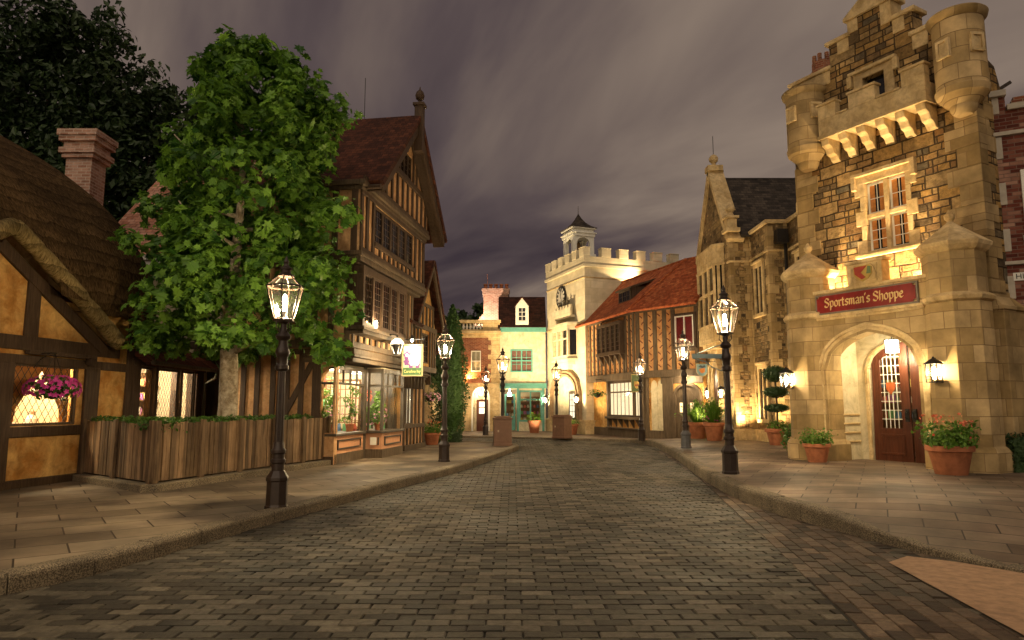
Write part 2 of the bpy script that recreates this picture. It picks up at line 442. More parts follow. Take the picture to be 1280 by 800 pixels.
MAPLE = [(0, -0.5), (0.10, -0.28), (0.42, -0.34), (0.34, -0.08), (0.56, 0.10), (0.27, 0.16), (0.22, 0.42), (0.08, 0.30), (0, 0.60)]
MAPLE = MAPLE + [(-x, y) for x, y in reversed(MAPLE[1:-1])]
def maple_leaf(mb, q, nrm, s, rng):
    t = nrm.cross(Vector((rng.uniform(-1, 1), rng.uniform(-1, 1), rng.uniform(-1, 1)))).normalized()
    b = nrm.cross(t); cup = rng.uniform(0.05, 0.35)
    P = [q + t*(x*s) + b*(y*s) + nrm*(-(x*x+y*y)*s*cup*1.4 + abs(x)*s*0.12) for x, y in MAPLE]
    n = len(P); h = n//2
    mb.add(P, [tuple(range(0, h+1)), tuple([h] + list(range(h+1, n)) + [0])])

def flowers(mb, c, n, rx, ry, rz, size, rng):
    for _ in range(n):
        a = rng.uniform(0, 2*PI); e = rng.uniform(-0.5, 1)
        d = Vector((math.cos(a)*math.sqrt(max(0, 1-e*e*0.8)), math.sin(a)*math.sqrt(max(0, 1-e*e*0.8)), e))
        q = Vector((c[0]+d.x*rx, c[1]+d.y*ry, c[2]+d.z*rz)); nrm = d.normalized()
        t = nrm.orthogonal().normalized(); b = nrm.cross(t); s = size*rng.uniform(0.7, 1.2)
        P = [q]
        for k in range(10):
            an = 2*PI*k/10; r = s*(0.55 if k % 2 == 0 else 0.32)
            P.append(q + t*(r*math.cos(an)) + b*(r*math.sin(an)) + nrm*(s*0.15))
        mb.add(P, [(0, 1+k, 1+(k+1) % 10) for k in range(10)])

LEAF_BRIGHT = leafy('fresh_leaf', (0.05, 0.12, 0.012), (0.13, 0.24, 0.03), 0.3)
LEAF_GREEN = leafy('green_leaf', (0.03, 0.085, 0.012), (0.10, 0.19, 0.03), 0.2)
LEAF_PLANE = leafy('plane_leaf', (0.024, 0.085, 0.010), (0.21, 0.40, 0.05), 0.3)
LEAF_DARK = leafy('dark_leaf', (0.014, 0.034, 0.011), (0.05, 0.085, 0.025), 0.1)
LEAF_HEDGE = leafy('hedge_leaf', (0.014, 0.034, 0.010), (0.04, 0.075, 0.018), 0.1)
LEAF_CYPRESS = leafy('cypress_leaf', (0.025, 0.07, 0.015), (0.09, 0.17, 0.045), 0.15)
PETAL_MAGENTA = leafy('magenta_petal', (0.42, 0.02, 0.18), (0.62, 0.07, 0.36), 0.2)
PETAL_RED = leafy('red_petal', (0.50, 0.07, 0.035), (0.68, 0.24, 0.13), 0.2)
PETAL_PINK = leafy('pink_petal', (0.55, 0.22, 0.36), (0.72, 0.45, 0.55), 0.2)
BARK = plaster('plane_bark', (0.24, 0.18, 0.11), (0.56, 0.48, 0.36), 5.0)
BARKDARK = wood('dark_bark', (0.05, 0.035, 0.022), (0.10, 0.07, 0.045), 0.9)

# ------------------------------------------------------------------ setting: ground, road, pavements
def catmull(P, k=6):
    out = []
    for i in range(len(P)-1):
        p0 = Vector(P[max(i-1, 0)]); p1 = Vector(P[i]); p2 = Vector(P[i+1]); p3 = Vector(P[min(i+2, len(P)-1)])
        for j in range(k):
            t = j/k
            out.append(0.5*((2*p1) + (p2-p0)*t + (2*p0-5*p1+4*p2-p3)*t*t + (3*p1-p0-3*p2+p3)*t**3))
    out.append(Vector(P[-1])); return out
def sstep(a, b, x):
    t = max(0, min(1, (x-a)/(b-a))); return t*t*(3-2*t)
def inside(P, x, y):
    c = False; j = len(P)-1
    for i in range(len(P)):
        if (P[i][1] > y) != (P[j][1] > y) and x < (P[j][0]-P[i][0])*(y-P[i][1])/(P[j][1]-P[i][1])+P[i][0]: c = not c
        j = i
    return c
KERB_LEFT = catmull([(-9.0, 1.0), (-6.8, 3.9), (-5.2, 5.5), (-4.46, 6.35), (-4.05, 7.2), (-3.66, 8.9), (-3.33, 10.3), (-2.88, 11.9), (-2.27, 14.3),
                     (-1.35, 17.7), (-0.55, 21.8), (0.05, 25.2), (0.28, 26.8), (0.1, 28.1), (-0.6, 28.8), (-2.0, 29.4), (-5.0, 30.2), (-12.0, 31.5)])
KERB_RIGHT = catmull([(14.0, 3.0), (9.0, 4.6), (6.6, 5.7), (5.25, 6.9), (4.6, 8.1), (4.36, 9.4), (4.14, 10.5), (4.03, 11.7), (4.12, 14.0), (4.55, 17.7),
                      (5.2, 22.4), (5.62, 26.5), (5.75, 29.0), (5.45, 31.3), (4.5, 32.6), (3.0, 33.7), (1.2, 34.7), (-2.0, 36.2), (-8.0, 38.0), (-14.0, 39.0)])
def kerb_h(x, y):
    h = 0.02 + 0.225*sstep(6.6, 10.5, y)
    return h - 0.15*sstep(28.5, 34.0, y)
def z_right(x, y):
    k = min((Vector((x, y))-p).length for p in KERB_RIGHT)
    return kerb_h(x, y) + 0.09*sstep(0.2, 1.6, k)*sstep(7, 10, y)*(1-sstep(27, 33, y)) - 0.03*sstep(34, 38, y)

def setts_mat(name, c1, c2, c3):
    """one paver per mesh island: own tone, worn top, stains running over many pavers"""
    t = NT(name); v = t.coord('obj'); rnd = t.n('NewGeometry').outputs['Random Per Island']
    a = t.ramp(rnd, [(0.0, c1), (.55, c2), (1.0, c3)])
    n = t.noise(v, 14, 6, .7); g = t.noise(v, .55, 6, .6, .6); g2 = t.noise(t.n('Mapping', {'Vector': v, 'Scale': (1.6, .22, 1)}).outputs[0], .9, 4)
    a = t.mix(1.0, a, t.ramp(n, [(.28, .5), (.72, 1.35)]), 'MULTIPLY')
    a = t.mix(1.0, a, t.ramp(g, [(.35, .5), (.6, 1.05)]), 'MULTIPLY'); a = t.mix(1.0, a, t.ramp(g2, [(.35, .7), (.65, 1.1)]), 'MULTIPLY')
    r = t.ramp(g, [(.35, .60), (.65, .85)])
    return t.finish(a, r, t.math('ADD', n, t.math('MULTIPLY', t.noise(v, 60, 3), .5)), .6, .015, .2)
SETTS = setts_mat('road_setts', (.022, .0175, .0125), (.064, .053, .038), (.125, .106, .078))
BANDSETTS = setts_mat('border_setts', (.035, .022, .015), (.085, .055, .037), (.155, .108, .073))
JOINT = plain('joint_sand', (.014, .011, .008), .95, 0, .3, 4)
PAVE_LEFT = bricks('slab_pavement', (0.16, 0.118, 0.08), (0.28, 0.22, 0.15), (0.03, 0.02, 0.013), 0.95, 0.62, 0.012, 'floor', 0.7, 0.45, 0.02,
                   var=0.5, grime=0.7, smooth=0.4, rot=R(-35), rnoise=0.35)
PAVE_RIGHT = bricks('stone_pavement', (0.14, 0.09, 0.062), (0.28, 0.205, 0.145), (0.024, 0.015, 0.01), 0.78, 0.39, 0.011, 'floor', 0.62, 0.5, 0.02,
                    var=0.6, grime=0.7, smooth=0.4, rot=R(28), c3=(0.21, 0.15, 0.105), rnoise=0.4)
def kerb_mat():
    t = NT('aggregate_kerb'); v = t.coord('obj')
    n = t.noise(v, 70, 2, 0.7); n2 = t.noise(v, 2.0, 5)
    a = t.mix(t.ramp(n, [(0.4, 0), (0.62, 1)]), (0.06, 0.045, 0.03), (0.27, 0.215, 0.14))
    a = t.mix(1.0, a, t.ramp(n2, [(0.3, 0.6), (0.7, 1.15)]), 'MULTIPLY')
    return t.finish(a, 0.85, n, 0.6, 0.012)
KERBM = kerb_mat()
CONCRETE = plain('tan_concrete', (0.34, 0.205, 0.118), 0.8, 0, 0.35, 9, 0.5)

def flat(name, pts, z, mat):
    m = MB(); tri = tessellate_polygon([[Vector((p[0], p[1], 0)) for p in pts]])
    m.add([(p[0], p[1], z) for p in pts], [tuple(t) for t in tri])
    o = m.build(name, mat)
    if o.data.polygons and sum(p.normal.z*p.area for p in o.data.polygons) < 0: o.data.flip_normals()
    return tag(o, kind='structure')
flat('ground', [(-600, -600), (600, -600), (600, 900), (-600, 900)], -0.03, plain('far_ground', (0.06, 0.05, 0.04), 0.9))
inner = catmull([(1.3, -6.0), (1.55, -3.0), (2.1, 2.5), (2.54, 5.15), (3.19, 8.84), (3.32, 10.0), (3.64, 12.0), (4.25, 15.8), (4.72, 20.0), (5.0, 22.5), (5.3, 26)], 5)
flat('road', [(-26, -14), (26, -14), (26, 60), (-26, 60)], -0.014, JOINT)
def clip_half(P, a, b, keep):
    """part of polygon P left (keep=1) or right (keep=-1) of the line a-b"""
    out = []; d = b-a
    f = lambda p: keep*(d.x*(p.y-a.y)-d.y*(p.x-a.x))
    for i in range(len(P)):
        p, q = P[i], P[(i+1) % len(P)]; fp, fq = f(p), f(q)
        if fp >= 0: out.append(p)
        if fp*fq < 0: out.append(p+(q-p)*(fp/(fp-fq)))
    return out
def near_seg(line, c):
    k = min(range(len(line)-1), key=lambda i: ((line[i]+line[i+1])/2-c).length_squared); return line[k], line[k+1]
def poly_area(P): return sum(P[i].x*P[(i+1) % len(P)].y-P[(i+1) % len(P)].x*P[i].y for i in range(len(P)))/2
def lay_setts(name, mat, origin, ang, nx, ny, w, h, region, clips, seed):
    g = random.Random(seed); m = MB(); ca, sa = math.cos(ang), math.sin(ang); P3 = []; F = []
    for j in range(ny):
        for i in range(nx):
            x0 = (i+(.5 if j % 2 else 0)+g.uniform(-.02, .02))*w; y0 = j*h
            j1, j2 = g.uniform(.004, .007), g.uniform(.003, .0055)
            loc4 = [(x0+j1, y0+j2), (x0+w-j1, y0+j2), (x0+w-j1, y0+h-j2), (x0+j1, y0+h-j2)]
            P = [Vector((origin[0]+ca*x-sa*y, origin[1]+sa*x+ca*y)) for x, y in loc4]; c = sum(P, Vector((0, 0)))/4
            if not region(c): continue
            for line, keep in clips:
                a, b = near_seg(line, c)
                if ((a+b)/2-c).length < 1.2: P = clip_half(P, a, b, keep)
                if len(P) < 3: break
            if len(P) < 3 or abs(poly_area(P)) < .0015: continue
            c = sum(P, Vector((0, 0)))/len(P); k = len(P); z = g.gauss(0, .0022); tx, ty = g.gauss(0, .006), g.gauss(0, .009); o = len(P3)
            for s_, dz in ((1.0, -.05), (1.0, -.008), (.955, .0)):
                for p in P:
                    e = p-c; L = e.length; q = c+e*(1 if s_ == 1 else max(.2, 1-.010/L)); P3.append((q.x, q.y, z+dz+(e.x*tx+e.y*ty if dz > -.04 else 0)))
            for r in range(2):
                for q in range(k): F.append((o+r*k+q, o+r*k+(q+1) % k, o+(r+1)*k+(q+1) % k, o+(r+1)*k+q))
            F.append(tuple(o+2*k+q for q in range(k)))
    m.add(P3, F); ob = m.build(name, mat, normals=False); return tag(ob, kind='structure')
FAR_R = [p for p in KERB_RIGHT if p.y > 22.0]
def road_region(c):
    if c.y < 2.6 or c.y > 38 or c.x < -13: return False
    if c.y < 25.5:
        lx = max((p.x for p in KERB_LEFT if abs(p.y-c.y) < 1.0), default=-9); 
        return c.x > min((p.x for p in KERB_LEFT if abs(p.y-c.y) < 1.2), default=-9)-.3 and c.x < 6.2
    return inside([(0.2, 25), (0.2, 28.3), (-13, 31.2), (-13, 39.2), (-8, 38.1), (-2, 36.3), (1.2, 34.8), (4.5, 32.7), (5.5, 31.3), (5.8, 29), (5.66, 26), (5.5, 25)], c.x, c.y)
lay_setts('road', SETTS, (-13.5, 2.5), R(0.0), 72, 250, .28, .142, road_region, [(inner, 1)], 77)
outer = [p for p in KERB_RIGHT if 6.0 < p.y < 27 and p.x < 7]
band_poly = [(p.x, p.y) for p in inner if p.y > 1.5] + [(p.x+.42, p.y) for p in reversed(outer)] + [(5.6, 6.4), (4.7, 7.2), (4.3, 7.0), (4.0, 5.0), (3.4, 2.5)]
lay_setts('road_border', BANDSETTS, (6.6, .8), R(81), 84, 36, .29, .15, lambda c: inside(band_poly, c.x, c.y), [(inner, -1)], 78)
flat('concrete_apron', [(3.99, 7.55), (4.36, 7.86), (4.75, 7.55), (5.15, 6.95), (6.5, 5.72), (9, 4.55), (14, 3.0), (14, -3), (2.6, -3.0), (3.1, 2.5), (3.70, 5.2)], 0.013, CONCRETE)

def kerb(name, line, hfn, side, w=0.22):
    """kerb of separate stones laid along the line, with a narrow joint between them"""
    pts = [line[0]]; seg = 0.0
    for p in line[1:]:
        while (p-pts[-1]).length >= .78: pts.append(pts[-1]+(p-pts[-1]).normalized()*.78)
    m = MB(); rng = random.Random(4)
    prof = [(0.0, -0.05), (0.0, 0.74), (0.012, 0.90), (0.05, 1.0), (w, 1.02), (w, -0.05)]; k = len(prof)
    for i in range(len(pts)-1):
        a, b = pts[i], pts[i+1]; P = []; dz = rng.uniform(-.006, .006); dn = rng.uniform(-.008, .008)
        for q, j in ((a, i), (b, i+1)):
            t = (pts[min(j+1, len(pts)-1)] - pts[max(j-1, 0)]).normalized(); n = Vector((t.y, -t.x))*side; d = (b-a).normalized()*(.005 if q is a else -.005); h = hfn(q.x, q.y)
            for u, v_ in prof: P.append((q.x+d.x+n.x*(u+dn), q.y+d.y+n.y*(u+dn), h*v_+dz if v_ > 0 else -0.05))
        m.add(P, [tuple(range(k)), tuple(range(2*k-1, k-1, -1))] + [(j, (j+1) % k, k+(j+1) % k, k+j) for j in range(k)])
    return tag(m.build(name, KERBM, bevel=.006), kind='structure')
kerb('kerb', KERB_RIGHT, kerb_h, 1)
kerb('kerb', KERB_LEFT, lambda x, y: 0.145*sstep(2.5, 6.5, y)+0.03, -1)

def pavement(name, line, hfn, region, mat, side, cell=0.18):
    m = MB(); xs = [p[0] for p in region]; ys = [p[1] for p in region]
    nx = int((max(xs)-min(xs))/cell); ny = int((max(ys)-min(ys))/cell); x0 = min(xs); y0 = min(ys); idx = {}; P = []; F = []
    def vid(i, j):
        if (i, j) not in idx:
            x = x0+i*cell; y = y0+j*cell; idx[i, j] = len(P); P.append((x, y, hfn(x, y)))
        return idx[i, j]
    for i in range(nx):
        for j in range(ny):
            if inside(region, x0+(i+.5)*cell, y0+(j+.5)*cell): F.append((vid(i, j), vid(i+1, j), vid(i+1, j+1), vid(i, j+1)))
    m.add(P, F); o = m.build(name, mat, normals=False, smooth=True); return tag(o, kind='structure')
def offset(line, d):
    out = []
    for i, p in enumerate(line):
        t = (line[min(i+1, len(line)-1)] - line[max(i-1, 0)]).normalized(); out.append((p.x+t.y*d, p.y-t.x*d))
    return out
regR = offset(KERB_RIGHT, 0.12) + [(-14, 44), (14, 44), (14, 3)]
pavement('pavement', KERB_RIGHT, z_right, regR, PAVE_RIGHT, 1)
regL = offset(KERB_LEFT, -0.12) + [(-15, 31), (-15, 1)]
pavement('pavement', KERB_LEFT, lambda x, y: 0.03 + 0.112*sstep(2.5, 6.5, y) - 0.02*(0 if y > 8 else 1)*0, regL, PAVE_LEFT, -1)

# ------------------------------------------------------------------ street lamps
def make_lamp(label, tilt_base=False):
    t = thing('street_lamp', label, 'street lamp', group='lamp posts along the street')
    b = MB()
    b.lathe([(0.172, 0), (0.172, 0.05), (0.158, 0.06), (0.152, 0.40), (0.168, 0.42), (0.168, 0.46), (0.14, 0.50), (0.10, 0.56)], n=8, ph=PI/8)
    b.build('base', IRON, t, bevel=0.006)
    p = MB()
    p.lathe([(0.095, 0.55), (0.095, 0.66), (0.11, 0.68), (0.11, 0.72), (0.09, 0.74), (0.09, 0.80), (0.108, 0.82), (0.108, 0.86), (0.085, 0.89), (0.073, 0.98)], n=20)
    p.lathe([(0.070, 0.97), (0.067, 1.4), (0.060, 2.05)], n=24, flute=0.10)
    p.lathe([(0.075, 2.04), (0.10, 2.07), (0.10, 2.12), (0.078, 2.15), (0.078, 2.25), (0.095, 2.28), (0.11, 2.33), (0.095, 2.38), (0.07, 2.42), (0.065, 2.50),
             (0.10, 2.53), (0.115, 2.57), (0.08, 2.62), (0.05, 2.66), (0.045, 2.78)], n=20)
    p.build('post', IRON, t, smooth=True, auto=True)
    fr = MB(); n = 6; zb, zt, zr = 2.82, 3.34, 3.50; rb, rt, rr = 0.15, 0.285, 0.11
    def hexp(r, z, k): a = PI/6 + 2*PI*k/n; return Vector((r*math.cos(a), r*math.sin(a), z))
    fr.lathe([(0.05, 2.76), (0.10, 2.79), (0.165, 2.80), (0.165, 2.83), (0.14, 2.835)], n=6, ph=PI/6)
    for k in range(n):
        fr.tube([hexp(rb, zb, k), hexp(rt, zt, k)], 0.013, 5); fr.tube([hexp(rt, zt, k), hexp(rt, zt, k+1)], 0.016, 5)
        fr.tube([hexp(rt, zt, k), hexp(rr, zr, k)], 0.011, 5); fr.tube([hexp(rb, zb+.01, k), hexp(rb, zb+.01, k+1)], 0.012, 5)
    for k in range(4):
        a = PI/4+k*PI/2
        fr.tube([(0.045*math.cos(a), 0.045*math.sin(a), 2.60), (0.13*math.cos(a), 0.13*math.sin(a), 2.70), (0.12*math.cos(a), 0.12*math.sin(a), 2.81)], 0.010, 5)
    fr.build('lantern_frame', IRON, t)
    cap = MB(); cap.lathe([(0.13, 3.495), (0.135, 3.52), (0.10, 3.53), (0.075, 3.56), (0.075, 3.60), (0.10, 3.61), (0.10, 3.63), (0.05, 3.66), (0.03, 3.70), (0.042, 3.73), (0.03, 3.76), (0.006, 3.82)], n=12)
    cap.build('finial', IRON, t)
    g = MB()
    for k in range(n):
        g.add([hexp(rb*.97, zb, k), hexp(rb*.97, zb, k+1), hexp(rt*.97, zt, k+1), hexp(rt*.97, zt, k)], [(0, 1, 2, 3)])
        g.add([hexp(rt*.97, zt, k), hexp(rt*.97, zt, k+1), hexp(rr, zr, k+1), hexp(rr, zr, k)], [(0, 1, 2, 3)])
    g.build('lantern_glass', LAMPGLASS, t)
    f = MB(); f.lathe([(0.012, 2.95), (0.034, 2.98), (0.04, 3.08), (0.034, 3.18), (0.01, 3.22)], n=10); f.build('flame', LAMPBULB, t)
    s = MB(); s.lathe([(0.025, 2.83), (0.025, 2.96)], n=8); s.build('burner', BLACKIRON, t)
    return t
LAMPS = [(-3.50, 10.48, 0.14, 150, 'brown iron gas lamp at the left kerb in front of the leafy tree and fence'),
         (-1.86, 19.15, 0.14, 150, 'iron gas lamp on the left pavement by the second shop window, by the flower sign'),
         (-0.37, 27.35, 0.14, 110, 'gas lamp standing right behind the brown litter bin at the left street corner'),
         (2.22, 34.5, 0.10, 45, 'gas lamp behind the dark brown bin before the clock tower archway'),
         (-1.44, 38.0, 0.06, 17, 'small distant gas lamp in front of the arched door of the brick shop'),
         (5.58, 30.0, 0.17, 90, 'gas lamp in front of the herringbone timber house, by its green sign'),
         (5.56, 22.3, 0.31, 110, 'grey-based gas lamp on the right pavement before the arched porch door'),
         (4.36, 14.0, 0.31, 190, 'nearest gas lamp on the right kerb with a pale blue bracket arm'),
         (-5.0, 1.2, 0.03, 210, 'gas lamp on the left pavement nearest the viewer, before the thatched cottage'),
         (6.4, 1.8, 0.03, 120, 'gas lamp on the concrete apron at the near right corner')]
lamp0 = None
for x, y, z, pw, lab in LAMPS:
    if lamp0 is None: lamp0 = make_lamp(lab); o = lamp0
    else: o = copy_tree(lamp0); o['label'] = lab
    o.location = (x, y, z); o.rotation_euler.z = R(7) if y > 3 else R(20)
    light('lamp_light', (x, y, z+3.08), pw*2.3, (1, 0.76, 0.44), 0.05)
gi = lamp0
# grey base of the second right-hand lamp
for o in list(col.objects):
    if o.get('label', '').startswith('grey-based'):
        for c in o.children:
            if c.name.startswith('base'):
                c.data = c.data.copy(); c.data.materials[0] = GREYIRON; c['label'] = 'pale grey base'
    if o.get('label', '').startswith('nearest gas lamp'):
        b = MB(); b.box(-0.72, -0.05, -0.02, 0.02, 2.30, 2.39)
        b.tube([(-0.70, 0, 2.30), (-0.45, 0, 2.24), (-0.3, 0, 2.12), (-0.1, 0, 2.05)], 0.012, 6)
        b.tube([(-0.62, 0, 2.39), (-0.3, 0, 2.52), (-0.05, 0, 2.60)], 0.009, 6)
        b.build('bracket_arm', plain('pale_blue_metal', (0.22, 0.30, 0.30), 0.5, 0.1), o)
DL = (0.155, 0.988)
# ------------------------------------------------------------------ thatched cottage (left edge)
loc, rz = frame(-9.86, 8.53, *DL)
ct = thing('thatched_cottage', 'thatched cottage with ochre plaster, dark timbers and a diamond-paned window at the left edge', 'cottage', loc, rz)
GA, GZ = 3.68, 4.72          # dormer gable apex
w = MB()
w.panel([(-2, 0), (7.55, 0), (7.55, 3.75), (5.2, 3.75), (GA, GZ), (2.15, 3.75), (-2, 3.75)],
        [rect(4.22, 5.80, 1.28, 2.45), rect(1.2, 2.5, 1.28, 2.45)], 0, 0.22)
w.yzpanel([(0.22, 0), (5.6, 0), (5.6, 3.6), (3.0, 6.5), (0.22, 3.7)], [], 7.33, 7.55)
w.build('wall', OCHRE, ct)
f = MB()
for b in [(-2, .10, 7.6, .10, .40), (-2, 1.18, 4.2, 1.18, .2), (4.15, 1.17, 6.35, 1.17, .2), (-2, 2.83, 6.9, 2.83, .27), (4.1, 2.52, 7.2, 2.50, .18), (-2, 2.52, 4.1, 2.52, .17)]:
    f.bar(*b, -0.045, 0.0, 0.04)
for x, ww, z0, z1 in [(4.06, .32, .28, 2.45), (6.14, .40, .28, 2.45), (7.38, .46, 0, 3.7), (2.72, .3, .28, 2.45), (0.9, .3, .28, 2.45)]:
    f.bar(x, z0, x, z1, ww, -0.06, 0.0, 0.03)
f.bar(4.52, 2.95, 4.52, 4.08, .30, -0.05, 0, 0.05); f.bar(2.8, 2.95, 2.8, 4.1, .26, -0.05, 0, 0.05)
f.bar(GA, 4.58, 6.45, 2.82, .24, -0.07, 0, 0.05); f.bar(GA, 4.58, .95, 2.82, .24, -0.07, 0, 0.05)
f.box(4.4, 6.1, -0.16, -0.05, 2.62, 2.70); f.box(5.9, 6.05, -0.20, -0.05, 2.50, 2.64)
f.build('timber_frame', TIMBER, ct, bevel=0.012)
window(ct, 4.22, 5.80, 1.28, 2.45, 0.02, TIMBER_GREY, 0.155, 1.55, 0.05, 0.07, 0.011, style='diamond')
window(ct, 1.2, 2.5, 1.28, 2.45, 0.02, TIMBER_GREY, 0.155, 1.55, 0.05, 0.07, 0.011, style='diamond')
room(ct, 4.0, 6.0, 0.23, 1.9, 1.0, 2.75)
m = MB()                               # curtains swept aside
for sx, x0, x1 in ((1, 4.26, 5.12), (-1, 5.76, 5.0)):
    P = []; F = []; n = 14
    for i in range(n+1):
        u = i/n
        for j, (zz, sq) in enumerate(((2.42, 1.0), (2.0, .62), (1.6, .3), (1.3, .24))):
            P.append((x0+(x1-x0)*u*sq, 0.16+0.03*math.sin(u*22)*(0.6+0.2*j), zz))
    for i in range(n):
        for j in range(3): F.append((i*4+j, i*4+4+j, i*4+5+j, i*4+1+j))
    m.add(P, F)
m.build('curtain', DRAPE, ct, normals=False)
r = MB()                               # main thatch: convex slope cut round the dormer
NX, NT_ = 64, 22
def main_pt(u, t):
    x = -3 + (7.5 - 1.3*t**3 + 3.0)*u
    y = -0.45 + 3.65*t; z = 3.80 + 4.2*(t**0.56) + 0.05*math.sin(x*2.1)*(1-t)
    return Vector((x, y, z))
def dorm_z(x): return 4.98 - abs(x-GA)*0.67
pts = [[main_pt(i/NX, j/NT_) for j in range(NT_+1)] for i in range(NX+1)]
P = [p for c in pts for p in c]; F = []
for i in range(NX):
    for j in range(NT_):
        c = (pts[i][j]+pts[i+1][j+1])/2
        if abs(c.x-GA) < 1.9 and c.z < dorm_z(c.x)-0.12: continue
        F.append((i*(NT_+1)+j, (i+1)*(NT_+1)+j, (i+1)*(NT_+1)+j+1, i*(NT_+1)+j+1))
r.add(P, F)
e = [main_pt(1, j/NT_) for j in range(NT_+1)]         # thick hipped end and back
bk = [Vector((p.x+0.02, 6.9-(p.y+0.45), p.z)) for p in e]
for j in range(NT_): r.add([e[j], bk[j], bk[j+1], e[j+1]], [(0, 1, 2, 3)])
for i in range(NX):
    a, b = pts[i][0], pts[i+1][0]
    if abs((a.x+b.x)/2-GA) < 1.9: continue
    r.add([a, b, b+Vector((0, 0.10, -0.26)), a+Vector((0, 0.10, -0.26))], [(0, 1, 2, 3)])
    r.add([a+Vector((0, .10, -.26)), b+Vector((0, .10, -.26)), b+Vector((0, .7, -.1)), a+Vector((0, .7, -.1))], [(0, 1, 2, 3)])
r.add([(-3, 3.2, 8.0), (6.2, 3.2, 8.0), (7.5, 6.9, 3.8), (-3, 6.9, 3.6)], [(0, 1, 2, 3)])
for s in (1, -1):                      # the two slopes of the dormer roof
    for i in range(14):
        xa = 2.95*i/14; xb = 2.95*(i+1)/14
        def yb(x):
            z = dorm_z(GA+x) ; t = max(0, (z-3.80)/4.2)**(1/0.56); return max(0.0, -0.45+3.65*t+0.1)
        r.add([(GA+s*xa, -0.38, dorm_z(GA+xa)), (GA+s*xb, -0.38, dorm_z(GA+xb)), (GA+s*xb, yb(xb), dorm_z(GA+xb)), (GA+s*xa, yb(xa), dorm_z(GA+xa))], [(0, 1, 2, 3)])
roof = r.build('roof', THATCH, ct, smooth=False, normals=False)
v = MB()
for s in (1, -1):                      # straw rolls along the dormer verge, tied in bundles
    L = Vector((2.88*s, 0, -1.93)); n = 30
    P = []; Rr = []
    for i in range(n+1):
        u = i/n; P.append(Vector((GA, -0.30, 4.90)) + L*u + Vector((0, 0, 0.05*math.sin(u*PI)))); Rr.append(0.155 - (0.018 if i % 6 == 0 else 0) + 0.02*u)
    v.tube(P, Rr, 14)
v.build('verge_roll', STRAW, roof, smooth=True)
light('cottage_room_light', loc_to_world(ct, (5.0, 0.75, 2.5)), 36, (1, 0.82, 0.55), 0.15)

# ------------------------------------------------------------------ low tiled wing between cottage and tall house
loc, rz = frame(-8.70, 15.88, 0, 1)
wg = thing('low_tiled_wing', 'low dark timbered wing with a tiled lean roof and three diamond-paned windows behind the fence', 'cottage wing', loc, rz)
MB().panel(rect(-0.15, 3.6, 0, 2.75), [rect(.08, .88, 1.2, 2.57), rect(1.02, 2.14, 1.2, 2.57), rect(2.30, 3.02, 1.2, 2.57)], 0, 0.2).build('wall', TIMBER, wg)
f = MB()
for x in (0.0, .95, 2.22, 3.14): f.bar(x, 0, x, 2.6, .14, -0.05, 0, 0.04)
f.bar(-.15, 2.66, 3.6, 2.66, .16, -0.06, 0, 0.03); f.bar(-.15, 1.1, 3.6, 1.1, .18, -0.055, 0, 0.03)
f.build('timber_frame', TIMBER, wg, bevel=0.01)
for a, b in ((.08, .88), (1.02, 2.14), (2.30, 3.02)):
    window(wg, a, b, 1.2, 2.57, 0.03, TIMBER, 0.13, 1.6, 0.05, 0.07, 0.010, style='diamond')
room(wg, -0.05, 3.2, 0.21, 1.5, 1.0, 2.68)
r = MB(); r.slab([(-0.1, -0.42, 2.66), (3.9, -0.42, 2.66), (3.9, 3.0, 5.0), (-0.1, 3.0, 5.0)], 0.1); r.slab([(-.1, 3.0, 5.0), (3.9, 3.0, 5.0), (3.9, 6.4, 2.6), (-.1, 6.4, 2.6)], .1)
roof = r.build('roof', TILE_X, wg)
g = MB(); g.tube([(-.1, -.47, 2.64), (3.85, -.47, 2.62)], 0.055, 8); g.build('gutter', TIMBER_GREY, roof)
g = MB(); g.tube([(3.40, -.45, 2.58), (3.40, -.40, 2.42), (3.36, -.14, 2.25), (3.36, -.12, 0.2)], 0.045, 8); g.build('downpipe', plain('olive_pipe', (0.07, 0.06, 0.035), 0.5), wg, smooth=True)
light('wing_room_light', loc_to_world(wg, (1.6, 0.75, 2.55)), 48, (1, 0.82, 0.58), 0.15)
# chimney stack rises behind the wing
c = MB(); X0, X1, Y0, Y1 = 2.05, 2.95, 2.62, 3.56
c.box(X0+.12, X1-.12, Y0+.12, Y1-.12, 3.5, 8.35)
c.box(X0+.04, X1-.04, Y0+.04, Y1-.04, 8.35, 8.47); c.box(X0-.02, X1+.02, Y0-.02, Y1+.02, 8.47, 8.62)
c.box(X0+.06, X1-.06, Y0+.06, Y1-.06, 8.62, 8.8); c.box(X0-.03, X1+.03, Y0-.03, Y1+.03, 8.8, 8.95); c.box(X0-.07, X1+.07, Y0-.07, Y1+.07, 8.95, 9.12)
c.build('chimney', BRICKPINK, wg)

# tiled house further back whose pink roof shows past the chimney
loc, rz = frame(-13.0, 19.2, 1, 0)
rh = thing('rear_tiled_house', 'rear house with pale pink tiled roof and white gutter between chimney and leafy tree', 'house', loc, rz)
BX('wall', CREAM, rh, 1.3, 4.1, 0.0, 6.0, 0, 5.9); BX('upper_wall', CREAM, rh, 4.1, 5.3, 0.0, 6.0, 4.0, 5.9)
r = MB(); r.slab([(1.15, -.35, 5.85), (5.3, -.35, 5.85), (5.3, 3.0, 9.1), (1.15, 3.0, 9.1)], .12); r.slab([(1.15, 3.0, 9.1), (5.3, 3.0, 9.1), (5.3, 6.3, 5.8), (1.15, 6.3, 5.8)], .12)
roof = r.build('roof', TILE_PINK, rh)
g = MB(); g.box(1.2, 5.3, -.47, -.36, 5.68, 5.82); g.box(1.2, 5.3, -.40, -.05, 5.50, 5.66); g.build('gutter', WHITE, roof)

